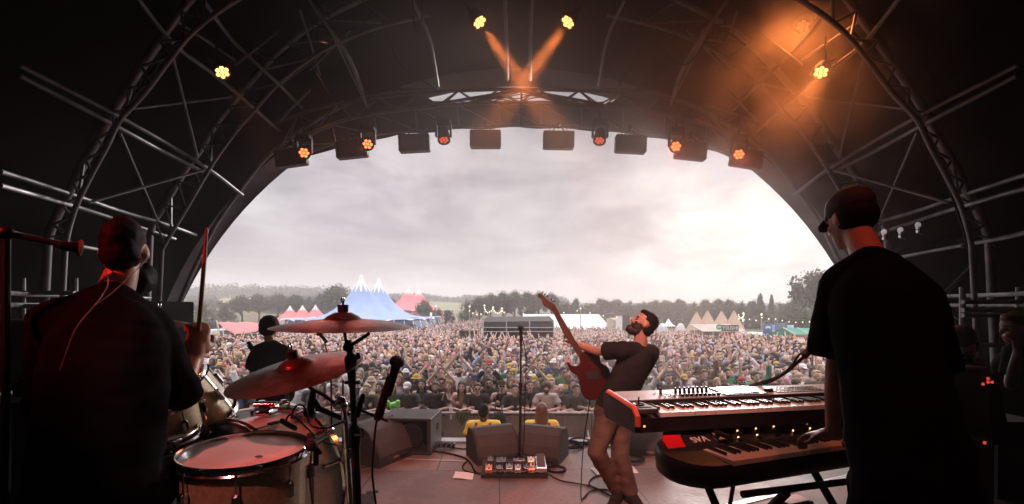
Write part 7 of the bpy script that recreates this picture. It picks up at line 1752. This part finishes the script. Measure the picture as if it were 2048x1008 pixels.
    loops=np.concatenate(loops); tot=np.concatenate(tot); starts=np.concatenate([[0],np.cumsum(tot)[:-1]])
    me=bpy.data.meshes.new('crowd'); me.vertices.add(len(Vv)); me.vertices.foreach_set('co',Vv.ravel()); me.loops.add(len(loops)); me.loops.foreach_set('vertex_index',loops.astype(np.int32)); me.polygons.add(len(tot)); me.polygons.foreach_set('loop_start',starts.astype(np.int32)); me.polygons.foreach_set('loop_total',tot.astype(np.int32)); me.update(calc_edges=True)
    at=me.color_attributes.new('col','FLOAT_COLOR','POINT'); at.data.foreach_set('color',Cc.ravel()); me.polygons.foreach_set('use_smooth',[True]*len(me.polygons))
    me.materials.append(mat('crowd_mix',(.3,.3,.3),.85,attr='col')); o=bpy.data.objects.new('crowd',me); COL.objects.link(o); tag(o,'thousands of festival people packed across the field beyond the first rows','crowd',kind='stuff')
    print('CROWD',len(pos),len(Vv))
mass()
# ================= AIR =================
def air():
    def vol(name,dens,col,an=.3,noise_=None):
        m=bpy.data.materials.new(name); m.use_nodes=True; nt=m.node_tree; nt.nodes.remove(nt.nodes['Principled BSDF'])
        v=nt.nodes.new('ShaderNodeVolumePrincipled'); v.inputs['Color'].default_value=(*col,1); v.inputs['Density'].default_value=dens; v.inputs['Anisotropy'].default_value=an
        nt.links.new(v.outputs[0],nt.nodes['Material Output'].inputs['Volume'])
        return m,nt,v
    m,nt,v=vol('haze_air',.0015,(.95,.93,.95),.2)
    b=MB(); b.box((0,400,18),(1500,1000,50)); b.build('haze',m,smooth=0,kind='stuff',label='thin pale air over the whole field',cat='haze')
    # stage smoke: drifting, with an uneven density
    m,nt,v=vol('smoke_air',.1,(.92,.86,.84),.35)
    tc=nt.nodes.new('ShaderNodeTexCoord'); nz=nt.nodes.new('ShaderNodeTexNoise'); nz.inputs['Scale'].default_value=1.5; nz.inputs['Detail'].default_value=3; nz.inputs['Distortion'].default_value=.5
    nt.links.new(tc.outputs['Object'],nz.inputs[0])
    sp=nt.nodes.new('ShaderNodeSeparateXYZ'); nt.links.new(tc.outputs['Object'],sp.inputs[0])
    def mth(op,a,b=None,c=None,clamp=False):
        q=nt.nodes.new('ShaderNodeMath'); q.operation=op; q.use_clamp=clamp
        for i,x in enumerate((a,b,c)):
            if x is None: continue
            if isinstance(x,(int,float)): q.inputs[i].default_value=x
            else: nt.links.new(x,q.inputs[i])
        return q.outputs[0]
    def blob(cx,cy,cz,rx,ry,rz):
        d=mth('ADD',mth('ADD',mth('POWER',mth('DIVIDE',mth('SUBTRACT',sp.outputs[0],cx),rx),2.0),mth('POWER',mth('DIVIDE',mth('SUBTRACT',sp.outputs[1],cy),ry),2.0)),mth('POWER',mth('DIVIDE',mth('SUBTRACT',sp.outputs[2],cz),rz),2.0))
        return mth('EXPONENT',mth('MULTIPLY',d,-1.0))
    O=Vector((.5,5.3,0))
    nf=mth('MULTIPLY',mth('SUBTRACT',nz.outputs[0],.42),6.0,clamp=True)
    def at(px,py,Y): q=P(px,py,Y)-O; return q.x,q.y,q.z
    d1=mth('MULTIPLY',blob(*at(1400,330,6.6),2.3,1.5,1.7),.20)
    d2=mth('MULTIPLY',blob(*at(1608,40,5.4),.6,.9,1.3),.8)
    d3=mth('MULTIPLY',blob(*at(1270,640,5.2),.9,1.2,1.0),.11)
    d4=mth('MULTIPLY',blob(*at(1045,110,5.0),1.6,1.0,1.2),.22)
    tot=mth('ADD',mth('MULTIPLY',mth('ADD',mth('ADD',d1,d2),d3),mth('ADD',nf,.15)),mth('ADD',d4,.004))
    nt.links.new(tot,v.inputs['Density'])
    b=MB(); b.box((.3,4.9,2.9),(8.4,5.4,5.6)); o=b.build('stage_smoke',m,smooth=0,kind='stuff',label='drifting stage smoke, thickest and orange above the keyboards',cat='smoke')
    # the noise is laid out around a fixed point of the stage
    me=o.data; off=O-o.location
    for vv in me.vertices: vv.co-=off
    o.location=O
air()
